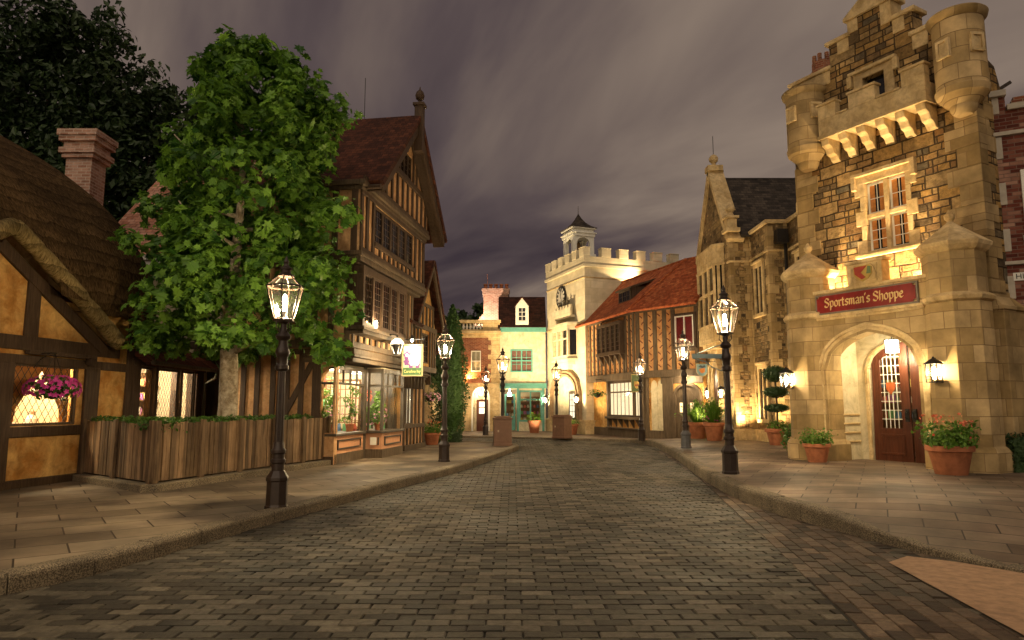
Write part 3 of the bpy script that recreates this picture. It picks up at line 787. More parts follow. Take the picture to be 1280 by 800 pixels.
# ------------------------------------------------------------------ tall half-timbered house
loc, rz = frame(-4.62, 18.13, *DL)
th = thing('tall_timber_house', 'tall jettied half-timbered house with steep brown gable, leaded bays and a lit flower shop below', 'house', loc, rz)
# side wall towards the camera, local x = 0 plane, runs inward along +y
s = MB(); s.yzpanel([(0.0, 0), (2.95, 0), (2.95, 7.6), (0, 7.6)], [[(0.05, 0.95), (0.42, 0.95), (0.42, 2.3), (0.36, 2.5), (0.2, 2.66), (0.05, 2.68)]], -0.02, 0.18)
s.box(.2, 1.4, 2.75, 2.93, 0, 3.2); s.build('side_wall', PEACH, th); BX('return_wall', TIMBER, th, 1.3, 1.45, 2.94, 5.5, 0, 5.5)
f = MB()
def sidebar(y0, z0, y1, z1, w, out=0.05):
    q = MB(); q.bar(y0, z0, y1, z1, w, -0.02-out, -0.02, 0.03); f.add([(p.y, p.x, p.z) for p in q.v], q.f)
for y in (0.52, 0.95, 1.35, 1.75, 2.2, 2.6, 2.88): sidebar(y, 0.2, y, 3.1, .15 if y > .6 else .24)
sidebar(0.45, 1.28, 2.95, 1.28, .22); sidebar(0, 3.15, 2.95, 3.15, .28, .07); sidebar(0, .2, 2.95, .2, .3)
sidebar(1.4, 1.4, 0.6, 2.9, .16, .055)
f.build('side_timber', TIMBER, th, bevel=0.01)
# ground floor: two glazed shop bays
def shop_bay(x0, x1, y0, yb, left_glazed):
    z0, z1, zt = 0.93, 2.62, 2.25
    b = MB()
    b.box(x0, x1, y0, yb, 0.05, 0.40); b.build('plinth', TIMBER_GREY, th, bevel=0.01)
    p = MB(); p.box(x0+.02, x1-.02, y0+.02, yb, .40, .86); pn = p.build('stall_riser', SALMON, th)
    k = MB()
    for (a, c) in ((x0+.22, x1-.22),):
        for q in ((a, c, .50, .54), (a, c, .72, .76)): k.box(q[0], q[1], y0-.015, y0+.02, q[2], q[3])
        for q in ((a, a+.045), (c-.045, c)): k.box(q[0], q[1], y0-.014, y0+.02, .541, .719)
    k.box(x0-.012, x0+.02, y0+.1, y0+.14, .52, .74) if left_glazed else None
    k.build('riser_moulding', SHOPWOOD, pn)
    s = MB(); s.box(x0-.05, x1+.05, y0-.06, yb, .86, .93); s.build('sill', SHOPWOOD, th, bevel=0.01)
    fr = MB(); pw = .085
    for x in (x0, x1-pw): fr.box(x, x+pw, y0, y0+pw, z0, z1+.12)
    if left_glazed:
        fr.box(x0, x0+.06, y0+.42, y0+.48, z0, z1+.12)
    fr.box(x0, x1, y0+.002, y0+pw, z1, z1+.12); fr.box(x0+pw, x1-pw, y0+.01, y0+pw-.01, zt-.03, zt+.03)
    n = 4
    for i in range(1, n):
        xm = x0+pw+(x1-x0-2*pw)*i/n; fr.box(xm-.025, xm+.025, y0+.015, y0+pw-.015, zt+.03, z1)
    for xx, sg in ((x0+pw, 1), (x1-pw, -1)):   # rounded shoulders of the big light
        A = [(xx, zt-.03), (xx+sg*.16, zt-.03)] + [(xx+sg*.16*(1-math.sin(t*PI/12)), zt-.03-.16*(1-math.cos(t*PI/12))) for t in range(0, 7)][1:-1] + [(xx, zt-.19)]
        fr.panel(A, [], y0+.02, y0+pw-.02)
    if left_glazed: fr.box(x0+.005, x0+.055, y0+pw, y0+.42, zt-.03, zt+.03); fr.box(x0, x0+.08, y0+pw, yb, z1, z1+.12)
    wf = fr.build('shop_window', SHOPWOOD, th, bevel=0.006)
    g = MB(); g.box(x0+pw, x1-pw, y0+.04, y0+.044, z0, z1)
    if left_glazed: g.box(x0+.03, x0+.034, y0+pw, y0+.42, z0, z1)
    g.build('pane', GLASS, wf)
shop_bay(0.02, 2.10, 0.0, 0.9, True)
shop_bay(2.32, 4.28, -0.48, 0.9, True)
BX("pier", SHOPWOOD, th, 2.10, 2.335, 0.03, 0.12, 0.05, 2.8)
k = MB(); k.box(2.30, 2.325, -.30, -.12, .52, .74); k.build('notice_plate', WHITE, th)
rm = MB(); rm.box(0.2, 5.2, 2.6, 2.64, .9, 2.95); rm.box(0.12, 5.2, .05, 2.6, 2.74, 2.78); rm.box(.14, .18, .45, 2.6, .9, 2.74); rm.box(5.16, 5.2, .9, 2.6, .9, 2.74); rm.box(.1, 5.2, .1, 2.6, .80, .855); rm.box(2.4, 4.2, -.38, .1, 2.745, 2.785)
rm.build('interior', INTERIOR, th)
c = MB()
for i in range(4): c.box(.6+i*1.15, 1.2+i*1.15, .9, 1.3, 2.70, 2.735)
c.build('ceiling_lamp', CEILGLOW, th)
for i, p in enumerate(((0.9, .9, 2.55), (2.9, .5, 2.55), (4.2, 1.2, 2.5))): light('shop_light', loc_to_world(th, p), 22, (1, .88, .66), .15)
d = MB()                               # shop entrance
d.box(4.32, 5.3, .75, .8, 2.3, 2.8); d.box(4.3, 4.42, -.1, .8, .1, 2.8); d.box(5.25, 5.37, .1, .8, .1, 2.8)
d.build('doorway', SHOPWOOD, th)
dd = MB(); dd.box(4.45, 4.55, .7, .75, .15, 2.3); dd.box(5.12, 5.22, .7, .75, .15, 2.3); dd.box(4.55, 5.12, .702, .748, .15, .9); dd.box(4.55, 5.12, .702, .748, 2.2, 2.3)
door = dd.build('door', DOORWOOD, th); BX('pane', GLASS, door, 4.55, 5.12, .72, .724, .9, 2.2)
# fascia, first floor (jetty)
s = MB(); s.box(-.12, 5.15, -.50, .9, 2.80, 2.92); s.box(-.18, 5.2, -.56, .9, 2.92, 3.0); s.box(-.08, 5.1, -.505, .9, 3.0, 3.16); s.build('shop_cornice', TIMBER_GREY, th, bevel=0.015)
u = MB(); u.box(-.32, 4.95, -.50, 2.95, 3.16, 5.45); u.build('first_floor_wall', PEACH, th)
def studs(f, xs, z0, z1, w, y, M=None): 
    for x in xs: f.bar(x, z0, x, z1, w, y-.05, y, .05)
f = MB()
studs(f, (-.22, .18, .62, 1.05, 1.5, 1.95, 2.4, 2.85, 3.3, 3.7, 4.1, 4.5, 4.85), 3.2, 3.75, .14, -.5)
studs(f, (-.22, 4.0, 4.45, 4.85), 3.7, 5.3, .16, -.5)
f.bar(-.32, 3.24, 4.95, 3.24, .16, -.56, -.5, .03); f.bar(-.32, 3.72, 4.95, 3.72, .12, -.555, -.5, .03)
q = MB()
for y in (-.4, .05, .5, .95, 1.4, 1.9, 2.5): q.bar(y, 3.2, y, 5.35, .16, -.37, -.32, .04)
q.bar(-.5, 3.26, 4, 3.26, .2, -.38, -.32); f.add([(p.y, p.x, p.z) for p in q.v], q.f)
f.build('first_floor_timber', TIMBER_GREY, th, bevel=0.012)
# first-floor bay
b = MB(); X0, X1, Y = -.45, 3.25, -.86
b.box(X0, X1, Y, -.5, 3.66, 3.80); b.box(X0+.05, X1-.05, Y+.08, -.5, 3.52, 3.66); b.box(X0, X1, Y, -.5, 5.08, 5.3)
b.box(X0, X0+.10, Y+.1, -.5, 3.80, 5.08); b.box(X1-.1, X1, Y+.1, -.5, 3.80, 5.08)
for i in range(6):
    x = X0+(X1-X0-.14)*i/5; b.box(x, x+.14, Y, Y+.12, 3.80, 5.08)
bay = b.build('bay_window', TIMBER, th, bevel=0.012)
b = MB(); b.box(X0-.08, X1+.08, Y-.07, -.5, 3.60, 3.70); b.box(X0-.04, X1+.04, Y-.04, -.5, 3.50, 3.597); b.build('bay_sill', TIMBER_GREY, bay, bevel=.012)
for i in range(5):
    xa = X0+.14+(X1-X0-.14)*i/5; xb = X0+(X1-X0-.14)*(i+1)/5
    window(th, xa, xb, 3.80, 5.08, Y+.03, TIMBER, 3, 7, .035, .05, .012, DARKGLASS if i else GLASS)
BX('interior', INTERIOR_DIM, th, X0+.11, X0+.75, Y+.3, Y+.32, 3.8, 5.08)
m = MB(); m.lathe([(.03, 0), (.045, .05), (.045, .16), (.02, .2)], X0+.93, Y-.02, 8, z=3.74); m.build('candle_lamp', GLOW, th)
light('candle_light', loc_to_world(th, (X0+.93, Y-.14, 3.9)), 5, (1, .7, .35), .03)
# second jetty, second floor
s = MB(); s.box(-.62, 5.35, -.82, 2.95, 5.38, 5.52); s.box(-.66, 5.39, -.86, 2.95, 5.52, 5.64); s.box(-.5, 5.2, -.70, 2.95, 5.30, 5.38); s.build('lower_jetty', TIMBER_GREY, th, bevel=.015)
u = MB(); u.panel(rect(-.58, 5.30, 5.6, 7.3), [rect(.52, 4.10, 6.12, 7.18)], -.76, -.56); u.box(-.58, 5.3, -.2, 2.95, 5.6, 7.3); u.box(-.58, -.4, -.56, -.2, 5.6, 7.3); u.box(5.1, 5.3, -.56, -.2, 5.6, 7.3)
u.build('second_floor_wall', PEACH, th)
f = MB()
studs(f, (-.5, -.1, .36, 4.25, 4.75, 5.2), 5.64, 7.25, .17, -.76)
studs(f, [.52+i*.40 for i in range(1, 9)], 5.64, 6.0, .15, -.76)
f.bar(.4, 6.04, 4.25, 6.04, .13, -.84, -.76, .02); f.bar(-.6, 5.70, 5.3, 5.70, .13, -.83, -.76, .02); f.bar(-.6, 7.24, 5.3, 7.24, .12, -.83, -.76, .02)
q = MB()
for y in (-.62, -.1, .5, 1.1, 1.8, 2.5): q.bar(y, 5.6, y, 7.3, .17, -.63, -.58, .04)
f.add([(p.y, p.x, p.z) for p in q.v], q.f)
f.build('second_floor_timber', TIMBER, th, bevel=.012)
for i in range(5):
    xa = .52+3.58*i/5; window(th, xa, xa+3.58/5, 6.12, 7.18, -.74, TIMBER, 3, 5, .07, .09, .014, DARKGLASS)
# third jetty and gable
s = MB(); s.box(-.65, 5.4, -.84, 2.95, 7.28, 7.38); s.box(-.72, 5.5, -.92, 2.95, 7.38, 7.52); s.build('upper_jetty', TIMBER_GREY, th, bevel=.015)
AX, AZ, EX0, EX1, EZ = 2.98, 10.45, .0, 5.96, 7.72
def gz(x): return AZ - (AZ-EZ)*((AX-x)/(AX-EX0) if x < AX else (x-AX)/(EX1-AX))
u = MB(); u.panel([(-.6, 7.45), (5.4, 7.45), (EX1-.55, EZ+.4), (AX, AZ-.05), (EX0+.05, EZ)], [rect(2.45, 3.55, 8.85, 9.6)], -.84, -.64); u.build('gable_wall', PEACH, th)
f = MB()
for i in range(11):
    x = .1+i*.5; zt = min(8.58, gz(x)-.12)
    if zt > EZ+.1: f.bar(x, 7.5, x, zt, .14, -.89, -.84, .04)
f.bar(1.3, 8.68, 4.65, 8.68, .18, -.92, -.84, .02); f.bar(-.6, 7.58, 5.4, 7.58, .13, -.91, -.84, .02)
for x in (1.9, 2.25, 3.65, 4.0): f.bar(x, 8.75, x, gz(x)-.1, .13, -.89, -.84)
f.bar(AX, 9.65, AX, 10.2, .15, -.89, -.84)
f.build('gable_timber', TIMBER, th, bevel=.012)
for i in range(3): window(th, 2.45+.366*i, 2.45+.366*(i+1), 8.85, 9.6, -.82, TIMBER, 2, 4, .05, .07, .014, DARKGLASS)
bb = MB()
for e in (EX0-.28, EX1+.28):
    z = gz(EX0)-.27 if e < AX else gz(EX1)-.27
    bb.bar(e, z-.05, AX, AZ+.02, .30, -1.26, -1.17, .0)
brg = bb
brg.build('bargeboard', TIMBER, th, bevel=.012)
r = MB()
for e, nm in ((EX0-.34, 0), (EX1+.34, 1)):
    z = EZ-.27
    a, b, c, d = (AX, -1.32, AZ+.22), (AX, 3.7, AZ+.22), (e, 3.7, z), (e, -1.32, z)
    r.slab([a, b, c, d] if nm else [d, c, b, a], .14)
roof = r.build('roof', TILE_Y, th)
sf = MB()
for e in (EX0-.30, EX1+.30):
    z = EZ-.27; P = [(AX, -1.24, AZ+.05), (AX, -.84, AZ+.05), (e, -.84, z-.16), (e, -1.24, z-.16)]
    sf.slab(P if e > AX else list(reversed(P)), .03)
sf.build('soffit', TIMBER, roof)
rd = MB()
for i in range(14): rd.tube([(AX, -1.36+i*.35, AZ+.23), (AX, -1.02+i*.35, AZ+.21)], [.13, .115], 8)
rd.build('ridge_tiles', TILE_Y, roof)
g = MB(); g.tube([(EX0-.4, -1.25, EZ-.33), (EX0-.4, 3.7, EZ-.33)], .07, 8); g.build('gutter', TIMBER, roof)
fn = MB(); fn.box(AX-.13, AX+.13, -1.37, -1.11, 9.6, 11.1); fn.box(AX-.18, AX+.18, -1.42, -1.06, 11.1, 11.18); fn.lathe([(.06, 11.18), (.05, 11.28), (.13, 11.36), (.15, 11.46), (.11, 11.58), (.03, 11.66), (.01, 11.76)], AX, -1.24, 12)
fn.build('finial_post', TIMBER, roof)
ro = MB(); ro.tube([(AX, .6, 10.6), (AX, .6, 12.2)], .012, 5); ro.build('lightning_rod', BLACKIRON, roof)
BX('back_wall', PEACH, th, EX0+.1, EX1-.3, 2.96, 3.2, 3.0, 7.6); 

# ------------------------------------------------------------------ lower gabled house beyond it
h2 = thing('lower_gabled_house', 'lower weathered timber house with a brown tiled gable between the tall house and the cypress', 'house', loc, rz)
BX('wall', PEACH, h2, 5.5, 8.05, -.05, 4.0, 0, 4.5)
f = MB()
studs(f, (5.6, 6.05, 6.5, 6.95, 7.4, 7.95), .95, 2.75, .15, -.05); f.bar(5.5, .95, 8.05, .95, .14, -.12, -.05); f.bar(5.5, 2.72, 8.1, 2.72, .22, -.14, -.05)
studs(f, (5.6, 6.0, 6.4, 6.8, 7.2, 7.6, 7.97), .2, .95, .12, -.05); f.bar(5.5, .17, 8.05, .17, .28, -.15, -.05)
studs(f, (5.6, 6.0, 6.4, 6.8, 7.2, 7.6, 7.97), 2.8, 4.5, .14, -.05)
f.build('timber_frame', TIMBER_GREY, h2, bevel=.01)
window(h2, 5.68, 6.4, 1.0, 2.55, -.12, TIMBER_GREY, 2, 3, .06, .07, .02, gm=CEILGLOW and GLASS)
MB().box(5.7, 6.38, -.058, -.053, 1.0, 2.53).build('lit_pane', emit('lit_window_cream', (1, .84, .58), .35), h2)
b = MB(); b.slab([(5.4, -.55, 2.75), (7.1, -.55, 2.75), (7.1, -.05, 3.1), (5.4, -.05, 3.1)], .06); b.box(5.45, 7.05, -.48, .0, 2.66, 2.72)
for x in (5.5, 5.9, 6.3, 6.7, 7.0): b.bar(x, 2.25, x, 2.68, .07, -.35, .05)
b.build('door_hood', TIMBER_GREY, h2, bevel=.01)
s = MB(); s.box(5.3, 6.1, -.5, .2, 4.35, 4.55); s.build('eaves_board', TIMBER_GREY, h2)
u = MB(); u.panel([(5.75, 2.9), (8.6, 2.9), (8.6, 4.55), (7.32, 6.6), (5.75, 4.55)], [rect(6.75, 7.75, 3.2, 4.3)], -.3, -.1); u.box(5.75, 5.9, -.1, 3.5, 2.9, 4.5); u.box(8.4, 8.6, -.1, 3.5, 2.9, 4.5); u.box(5.75, 8.6, -.1, 3.5, 2.85, 2.95)
u.build('gable_wall', OCHRE, h2)
f = MB(); studs(f, (5.85, 6.25, 6.65, 7.85, 8.2, 8.52), 2.95, 4.5, .14, -.3); f.bar(5.75, 2.98, 8.6, 2.98, .2, -.38, -.3); f.bar(5.7, 4.5, 8.65, 4.5, .18, -.37, -.3)
studs(f, (6.4, 6.85, 7.32, 7.8, 8.2), 4.6, 5.3, .13, -.3); f.bar(6.3, 5.35, 8.3, 5.35, .13, -.35, -.3)
for i in range(3): f.bar(6.2+i*.9, 2.88, 6.35+i*.9, 2.45, .12, -.3, -.1)
f.build('gable_timber', TIMBER_GREY, h2, bevel=.01)
window(h2, 6.75, 7.75, 3.2, 4.3, -.27, TIMBER, 4, 5, .06, .08, .016, DARKGLASS)
bb = MB(); bb.bar(5.3, 4.5, 7.2, 6.8, .24, -.62, -.54); bb.bar(8.9, 4.5, 7.2, 6.8, .24, -.62, -.54); bb.build('bargeboard', TIMBER_GREY, h2, bevel=.01)
r = MB(); r.slab([(5.2, -.66, 4.5), (5.2, 4, 4.5), (7.2, 4, 6.95), (7.2, -.66, 6.95)], .1); r.slab([(7.2, -.66, 6.95), (7.2, 4, 6.95), (9.0, 4, 4.5), (9.0, -.66, 4.5)], .1)
r.slab([(4.7, -.62, 4.45), (6.0, -.62, 4.45), (6.0, 2.2, 6.8), (4.7, 2.2, 6.8)], .1)
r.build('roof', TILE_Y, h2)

# ------------------------------------------------------------------ fence round the planting bed, and the bed
FA, FB, FC = Vector((-8.85, 14.5)), Vector((-6.47, 12.62)), Vector((-4.86, 18.30))
def make_fence(A, B, label, posts):
    d = (B-A); L = d.length
    t = thing('board_fence', label, 'fence', (A.x, A.y, .14), math.atan2(d.y, d.x))
    rng = random.Random(int(L*100)); m = MB(); x = 0.0
    while x < L-.05:
        w_ = rng.uniform(.085, .135); h = 1.20 + rng.uniform(-.02, .02); o = rng.uniform(-.012, .012); k = rng.uniform(-.008, .008)
        x1 = min(L, x+w_-.009)
        m.add([(x, -.02+o, .16), (x1, -.02+o, .16), (x1, .01+o, .16), (x, .01+o, .16), (x+k, -.02+o, h), (x1+k, -.02+o, h+rng.uniform(-.01, .01)), (x1+k, .01+o, h), (x+k, .01+o, h)],
              [(0, 3, 2, 1), (4, 5, 6, 7), (0, 1, 5, 4), (1, 2, 6, 5), (2, 3, 7, 6), (3, 0, 4, 7)])
        x += w_
    m.build('boards', FENCEWOOD, t)
    for i in range(posts):
        x = L*i/(posts-1); BX('post', FENCEWOOD, t, x-.055, x+.055, -.09, -.025, .10, 1.25, bevel=.008)
    r = MB(); r.box(0, L, .015, .07, .35, .43); r.box(0, L, .015, .07, 1.0, 1.08); r.build('rail', FENCEWOOD, t)
    k = MB(); k.box(-.12, L+.12, -.24, .05, -.1, .13); k.build('stone_kerb', KERBM, t, bevel=.02)
    return t
make_fence(FA, FB, 'short weathered board fence running from the cottage to the bed corner', 3)
make_fence(FB, FC, 'long weathered board fence beside the street, in front of the leafy tree', 6)
bed = flat('planting_bed', [(FA.x, FA.y), (FB.x, FB.y), (FC.x, FC.y), (-5.0, 18.1), (-8.2, 18.1), (-8.2, 14.5)], .55, SOIL)
gc = MB(); rng = random.Random(5)
for (A, B, n) in ((FA, FB, 1100), (FB, FC, 3000)):
    d = (B-A).normalized(); nn = Vector((-d.y, d.x))
    if nn.dot(Vector((-7.2, 16.5))-A) < 0: nn = -nn
    for i in range(n):
        q = A+(B-A)*rng.random()+nn*(abs(rng.gauss(0, .22))+.05)
        if (q-Vector((-4.9, 18.2))).length < .5: continue
        leaf_quads(gc, (q.x, q.y, 1.33+rng.uniform(-.14, .10)), 1, .04, .04, .04, .085, rng, .8)
tag(gc.build('ground_cover', LEAF_GREEN, normals=False), kind='stuff', label='low leafy ground cover along the fence top')
# ------------------------------------------------------------------ stone shop on the right
SD = (0.495, -0.869)
loc, rz = frame(7.05+.869*.9, 17.89+.495*.9, *SD)
sh = thing('stone_shop', 'golden stone shop with stepped gable, round corner turrets and an arched porch on the right', 'shop', loc, rz)
W0, W1 = 0.0, 4.62
prof = [(W0, 0), (W1, 0), (W1, 10.0), (3.95, 10.0), (3.95, 10.38), (3.42, 10.38), (3.42, 11.0), (2.92, 11.0), (2.92, 11.8), (1.80, 11.8), (1.80, 11.15), (1.22, 11.15), (1.22, 10.5), (W0, 10.5)]
m = MB(); m.panel(prof, [rect(1.04, 3.86, .05, 3.55), rect(1.95, 2.98, 5.42, 7.15), rect(2.10, 2.66, 9.0, 9.85)], 0, .42)
m.yzpanel([(.42, 0), (6.0, 0), (6.0, 7.9), (1.5, 7.9), (.95, 9.3), (.42, 9.5)], [], W1-.4, W1); m.yzpanel([(.42, 0), (6.0, 0), (6.0, 7.9), (1.5, 7.9), (.95, 9.3), (.42, 9.5)], [], W0, W0+.4)
m.build('wall', RUBBLE, sh)
r = MB(); r.slab([(.1, .45, 7.8), (2.31, .45, 10.2), (2.31, 6, 10.2), (.1, 6, 7.8)], .12); r.slab([(2.31, .45, 10.2), (4.5, .45, 7.8), (4.5, 6, 7.8), (2.31, 6, 10.2)], .12); r.build('roof', SLATE, sh)
# dressed quoins and copings
q = MB(); rng = random.Random(3)
z = 4.0; i = 0
while z < 8.0:
    h = rng.choice((.34, .40, .46)); a = .50 if i % 2 else .66; b = .46 if i % 2 else .70
    q.box(-.022, a, -.022, .3, z, z+h-.006); q.box(W1-b, W1+.022, -.022, .30 if i % 2 else .55, z, z+h-.006); z += h; i += 1
z = .3; i = 0
while z < 4.0:
    q.box(W1-.5, W1+.022, -.022, .42 if i % 2 else .7, z, z+.414); z += .42; i += 1
z = 8.6; i = 0
for s in range(5):
    q.box(W0-.02, .3, -.02, .3, z, z+.37); z += .38
z = 7.2; i = 0
while z < 9.0:
    q.box(W1-.1, W1+.02, .3, .48 if i % 2 else .7, z, z+.375); z += .38; i += 1
q.build('quoins', ASHLAR, sh, bevel=.012)
c = MB()
for x0, x1, zz in ((-.05, 1.22, 10.5), (1.16, 1.80, 11.15), (2.92, 3.48, 11.0), (3.36, 4.0, 10.38), (3.9, W1+.05, 10.0)):
    c.box(x0-.03, x1+.03, -.07, .5, zz, zz+.10); c.box(x0+.02 if x0 > 1.9 else x0+.3, x1-.02 if x0 < 1.9 else x1-.25, -.02, .44, zz-.36, zz-.004)
c.panel([(1.70, 11.55), (3.02, 11.55), (3.02, 11.64), (2.36, 12.08), (1.70, 11.64)], [], -.08, .5); c.box(1.78, 2.06, -.03, .44, 11.2, 11.546); c.box(2.66, 2.94, -.03, .44, 11.0, 11.546)
c.box(2.24, 2.48, -.03, .44, 11.95, 12.2)
c.build('coping', TRIM, sh, bevel=.015)
# corbelled parapet
p = MB(); P0, P1 = 1.12, 3.86
for i in range(6):
    x = P0+.04+(P1-P0-.30)*i/5
    p.yzpanel([(0.0, 7.92), (-.10, 7.95), (-.16, 8.06), (-.28, 8.10), (-.34, 8.24), (-.46, 8.30), (-.50, 8.46), (0.0, 8.46)], [], x, x+.22)
p.box(P0-.02, P1+.02, -.54, 0.0, 8.46, 8.56); p.box(P0, P1, -.50, -.28, 8.56, 8.98)
for a, b in ((P0, P0+.5), (1.98, 2.68), (3.32, P1)): p.box(a, b, -.497, -.283, 8.98, 9.36); p.box(a-.03, b+.03, -.53, -.25, 9.36, 9.42)
for a, b in ((P0+.5, 1.98), (2.68, 3.32)): p.box(a+.03, b-.03, -.525, -.255, 8.98, 9.03)
p.box(P0, P0+.2, -.28, 0, 8.56, 8.97); p.box(P1-.2, P1, -.28, 0, 8.56, 8.97)
p.build('corbelled_parapet', TRIM, sh, bevel=.015)
# turrets
for cx, zc, zt in ((.50, 7.92, 10.06), (4.44, 7.98, 10.22)):
    t = MB(); t.lathe([(.16, zc), (.24, zc+.08), (.27, zc+.16), (.27, zc+.20), (.38, zc+.30), (.46, zc+.40), (.50, zc+.42), (.52, zc+.50), (.53, zc+.56), (.50, zc+.60),
                       (.50, zt-.14), (.54, zt-.10), (.58, zt-.06), (.60, zt+.02), (.56, zt+.06), (.3, zt+.14), (.02, zt+.18)], cx, -.12, 28)
    tr = t.build('turret', ASHLAR, sh, smooth=True, auto=True)
    for an in (-PI/2-.15, -PI/2+1.15):
        s = MB()
        ca, sa = math.cos(an), math.sin(an); X = Vector((-sa, ca, 0)); N = Vector((ca, sa, 0)); O = Vector((cx, -.12, 0))+N*.47
        for (u0, u1, v0, v1) in ((-.15, -.09, 9.2, 9.62), (.09, .15, 9.2, 9.62), (-.09, .09, 9.2, 9.26), (-.09, .09, 9.56, 9.62)):
            s.add([O+X*a+N*d+Vector((0, 0, zz)) for d in (0, .08) for zz in (v0, v1) for a in (u0, u1)], [(0, 1, 3, 2), (4, 6, 7, 5), (0, 4, 5, 1), (2, 3, 7, 6), (0, 2, 6, 4), (1, 5, 7, 3)])
        s.add([O+X*a+N*.045+Vector((0, 0, zz)) for zz in (9.26, 9.56) for a in (-.09, .09)], [(0, 1, 3, 2)])
        s.build('slit_window', TRIM, tr)
# main window with dressed surround and hood
w = MB()
for i in range(5):
    zz = 5.36+i*.37; e = .12 if i % 2 else .26
    w.box(1.95-e, 1.952, -.03, .2, zz, zz+.364); w.box(2.978, 2.98+e, -.03, .2, zz, zz+.364)
w.box(1.70, 3.23, -.035, .2, 7.152, 7.34); w.box(1.66, 3.27, -.12, .1, 7.34, 7.43); w.box(1.66, 1.77, -.118, .1, 7.02, 7.34); w.box(3.16, 3.27, -.118, .1, 7.02, 7.34)
w.box(1.66, 3.27, -.10, .2, 5.28, 5.36); w.box(1.95, 2.98, -.06, .3, 5.361, 5.425)
w.box(2.41, 2.52, .03, .25, 5.43, 7.15); w.box(1.953, 2.41, .035, .24, 6.25, 6.37); w.box(2.52, 2.977, .035, .24, 6.25, 6.37)
w.build('window_surround', TRIM, sh, bevel=.012)
for a, b in ((1.955, 2.41), (2.52, 2.975)):
    window(sh, a, b, 5.43, 6.25, .12, WHITE, 2, 3, .045, .06, .02, DARKGLASS); window(sh, a, b, 6.37, 7.15, .12, WHITE, 2, 2, .045, .06, .02, DARKGLASS)
m = MB()
for a, b in ((1.99, 2.13), (2.24, 2.37), (2.56, 2.70), (2.80, 2.94)):
    P = [(a+(b-a)*i/8, .10+.012*math.sin(i*2.2)+.02*0, zz) for zz in (5.5, 7.1) for i in range(9)]; m.add([(x, .143-.004+y*0, zz) for x, y, zz in P], [(i, i+1, i+10, i+9) for i in range(8)])
m.build('curtain', DRAPE, sh, normals=False)
# upper dark opening
w = MB(); w.box(1.86, 2.10, -.04, .3, 8.98, 9.9); w.box(2.66, 2.90, -.04, .3, 8.98, 9.9); w.box(1.86, 2.9, -.04, .3, 9.86, 10.02); w.box(1.76, 3.0, -.12, .1, 10.02, 10.1); w.box(1.72, 1.84, -.11, .1, 9.72, 10.02); w.box(2.92, 3.04, -.11, .1, 9.72, 10.02)
w.build('loft_surround', TRIM, sh, bevel=.012); BX('loft_opening', DARKGLASS, sh, 2.0, 2.75, .18, .2, 8.95, 9.9)
# porch: octagonal piers, arch, parapet
for cx in (.62, 4.15):
    p = MB(); k = 1/math.cos(PI/8); cy = -.50
    p.lathe([(.70*k, .0), (.70*k, .72), (.66*k, .80), (.60*k, .84), (.58*k, 3.80)], cx, cy, 8, PI/8)
    pr = p.build('porch_pier', ASHLAR, sh, bevel=.012)
    t = MB(); t.lathe([(.57*k, 3.80), (.64*k, 3.84), (.66*k, 3.92), (.60*k, 3.97), (.55*k, 4.0)], cx, cy, 8, PI/8); t.build('pier_string', TRIM, pr, bevel=.01); t = MB()
    t.lathe([(.54*k, 4.86), (.60*k, 4.90), (.66*k, 4.98), (.68*k, 5.06), (.34*k, 5.34), (.08, 5.56), (.05, 5.60), (.10, 5.66), (.11, 5.74), (.05, 5.80), (.02, 5.86)], cx, cy, 8, PI/8); t.build('pier_cap', TRIM, pr, bevel=.01)
    u = MB(); u.lathe([(.545*k, 3.9), (.545*k, 4.9)], cx, cy, 8, PI/8); u.build('pier_shaft', ASHLAR, pr)
m = MB(); A0, A1, ZS, ZA = 1.20, 3.46, 2.50, 3.36
op = opening(A0, A1, .05, ZS, ZA, tudor=True)
m.panel([(.9, .05)] + op + [(3.9, .05), (3.9, 4.42), (.9, 4.42)], [], -.86, -.45); m.build('porch_front', ASHLAR, sh)
for i, (e0, e1, y0) in enumerate(((-.0, .07, -.84), (.07, .15, -.872), (.15, .23, -.90))):
    b = MB(); b.panel(band(opening(A0-e1, A1+e1, .05, ZS, ZA+e1, tudor=True), opening(A0-e0, A1+e0, .05, ZS, ZA+e0, tudor=True)), [], y0, -.8)
    if i == 0: pm = b.build('arch_moulding', TRIM, sh, bevel=.01)
    else: b.build('arch_moulding', TRIM, sh, bevel=.01)
b = MB(); b.box(1.02, 3.72, -.95, -.80, 3.80, 3.87); b.box(1.05, 3.70, -.91, -.80, 3.74, 3.80); b.box(1.0, 3.8, -.93, -.45, 4.40, 4.48)
b.box(1.95, 2.82, -.92, -.6, 4.48, 4.98); b.box(1.90, 2.87, -.95, -.55, 4.98, 5.05)
b.build('porch_parapet', TRIM, sh, bevel=.012)
b = MB(); b.box(.2, 4.5, -.85, 0, 3.50, 3.62); b.box(.95, 1.19, -.45, .6, .05, 3.5); b.box(3.58, 3.9, -.45, .6, .05, 3.5)
b.panel(band(rect(1.25, 3.62, .05, 3.5), [])[:0] or [(1.19, .05)] + opening(1.50, 3.40, .05, 2.55, 3.22, tudor=True) + [(3.58, .05), (3.58, 3.5), (1.19, 3.5)], [], .40, .6)
b.build('porch_lining', CREAM, sh)
b = MB()
for i in range(4): b.box(1.185, 1.225, -.30, .36, .75+.22*i, .80+.22*i)
b.panel(band(opening(1.41, 3.49, .05, 2.55, 3.30, tudor=True), opening(1.50, 3.40, .05, 2.55, 3.22, tudor=True)), [], .34, .40)
b.build('porch_moulding', TRIM, sh, bevel=.012)
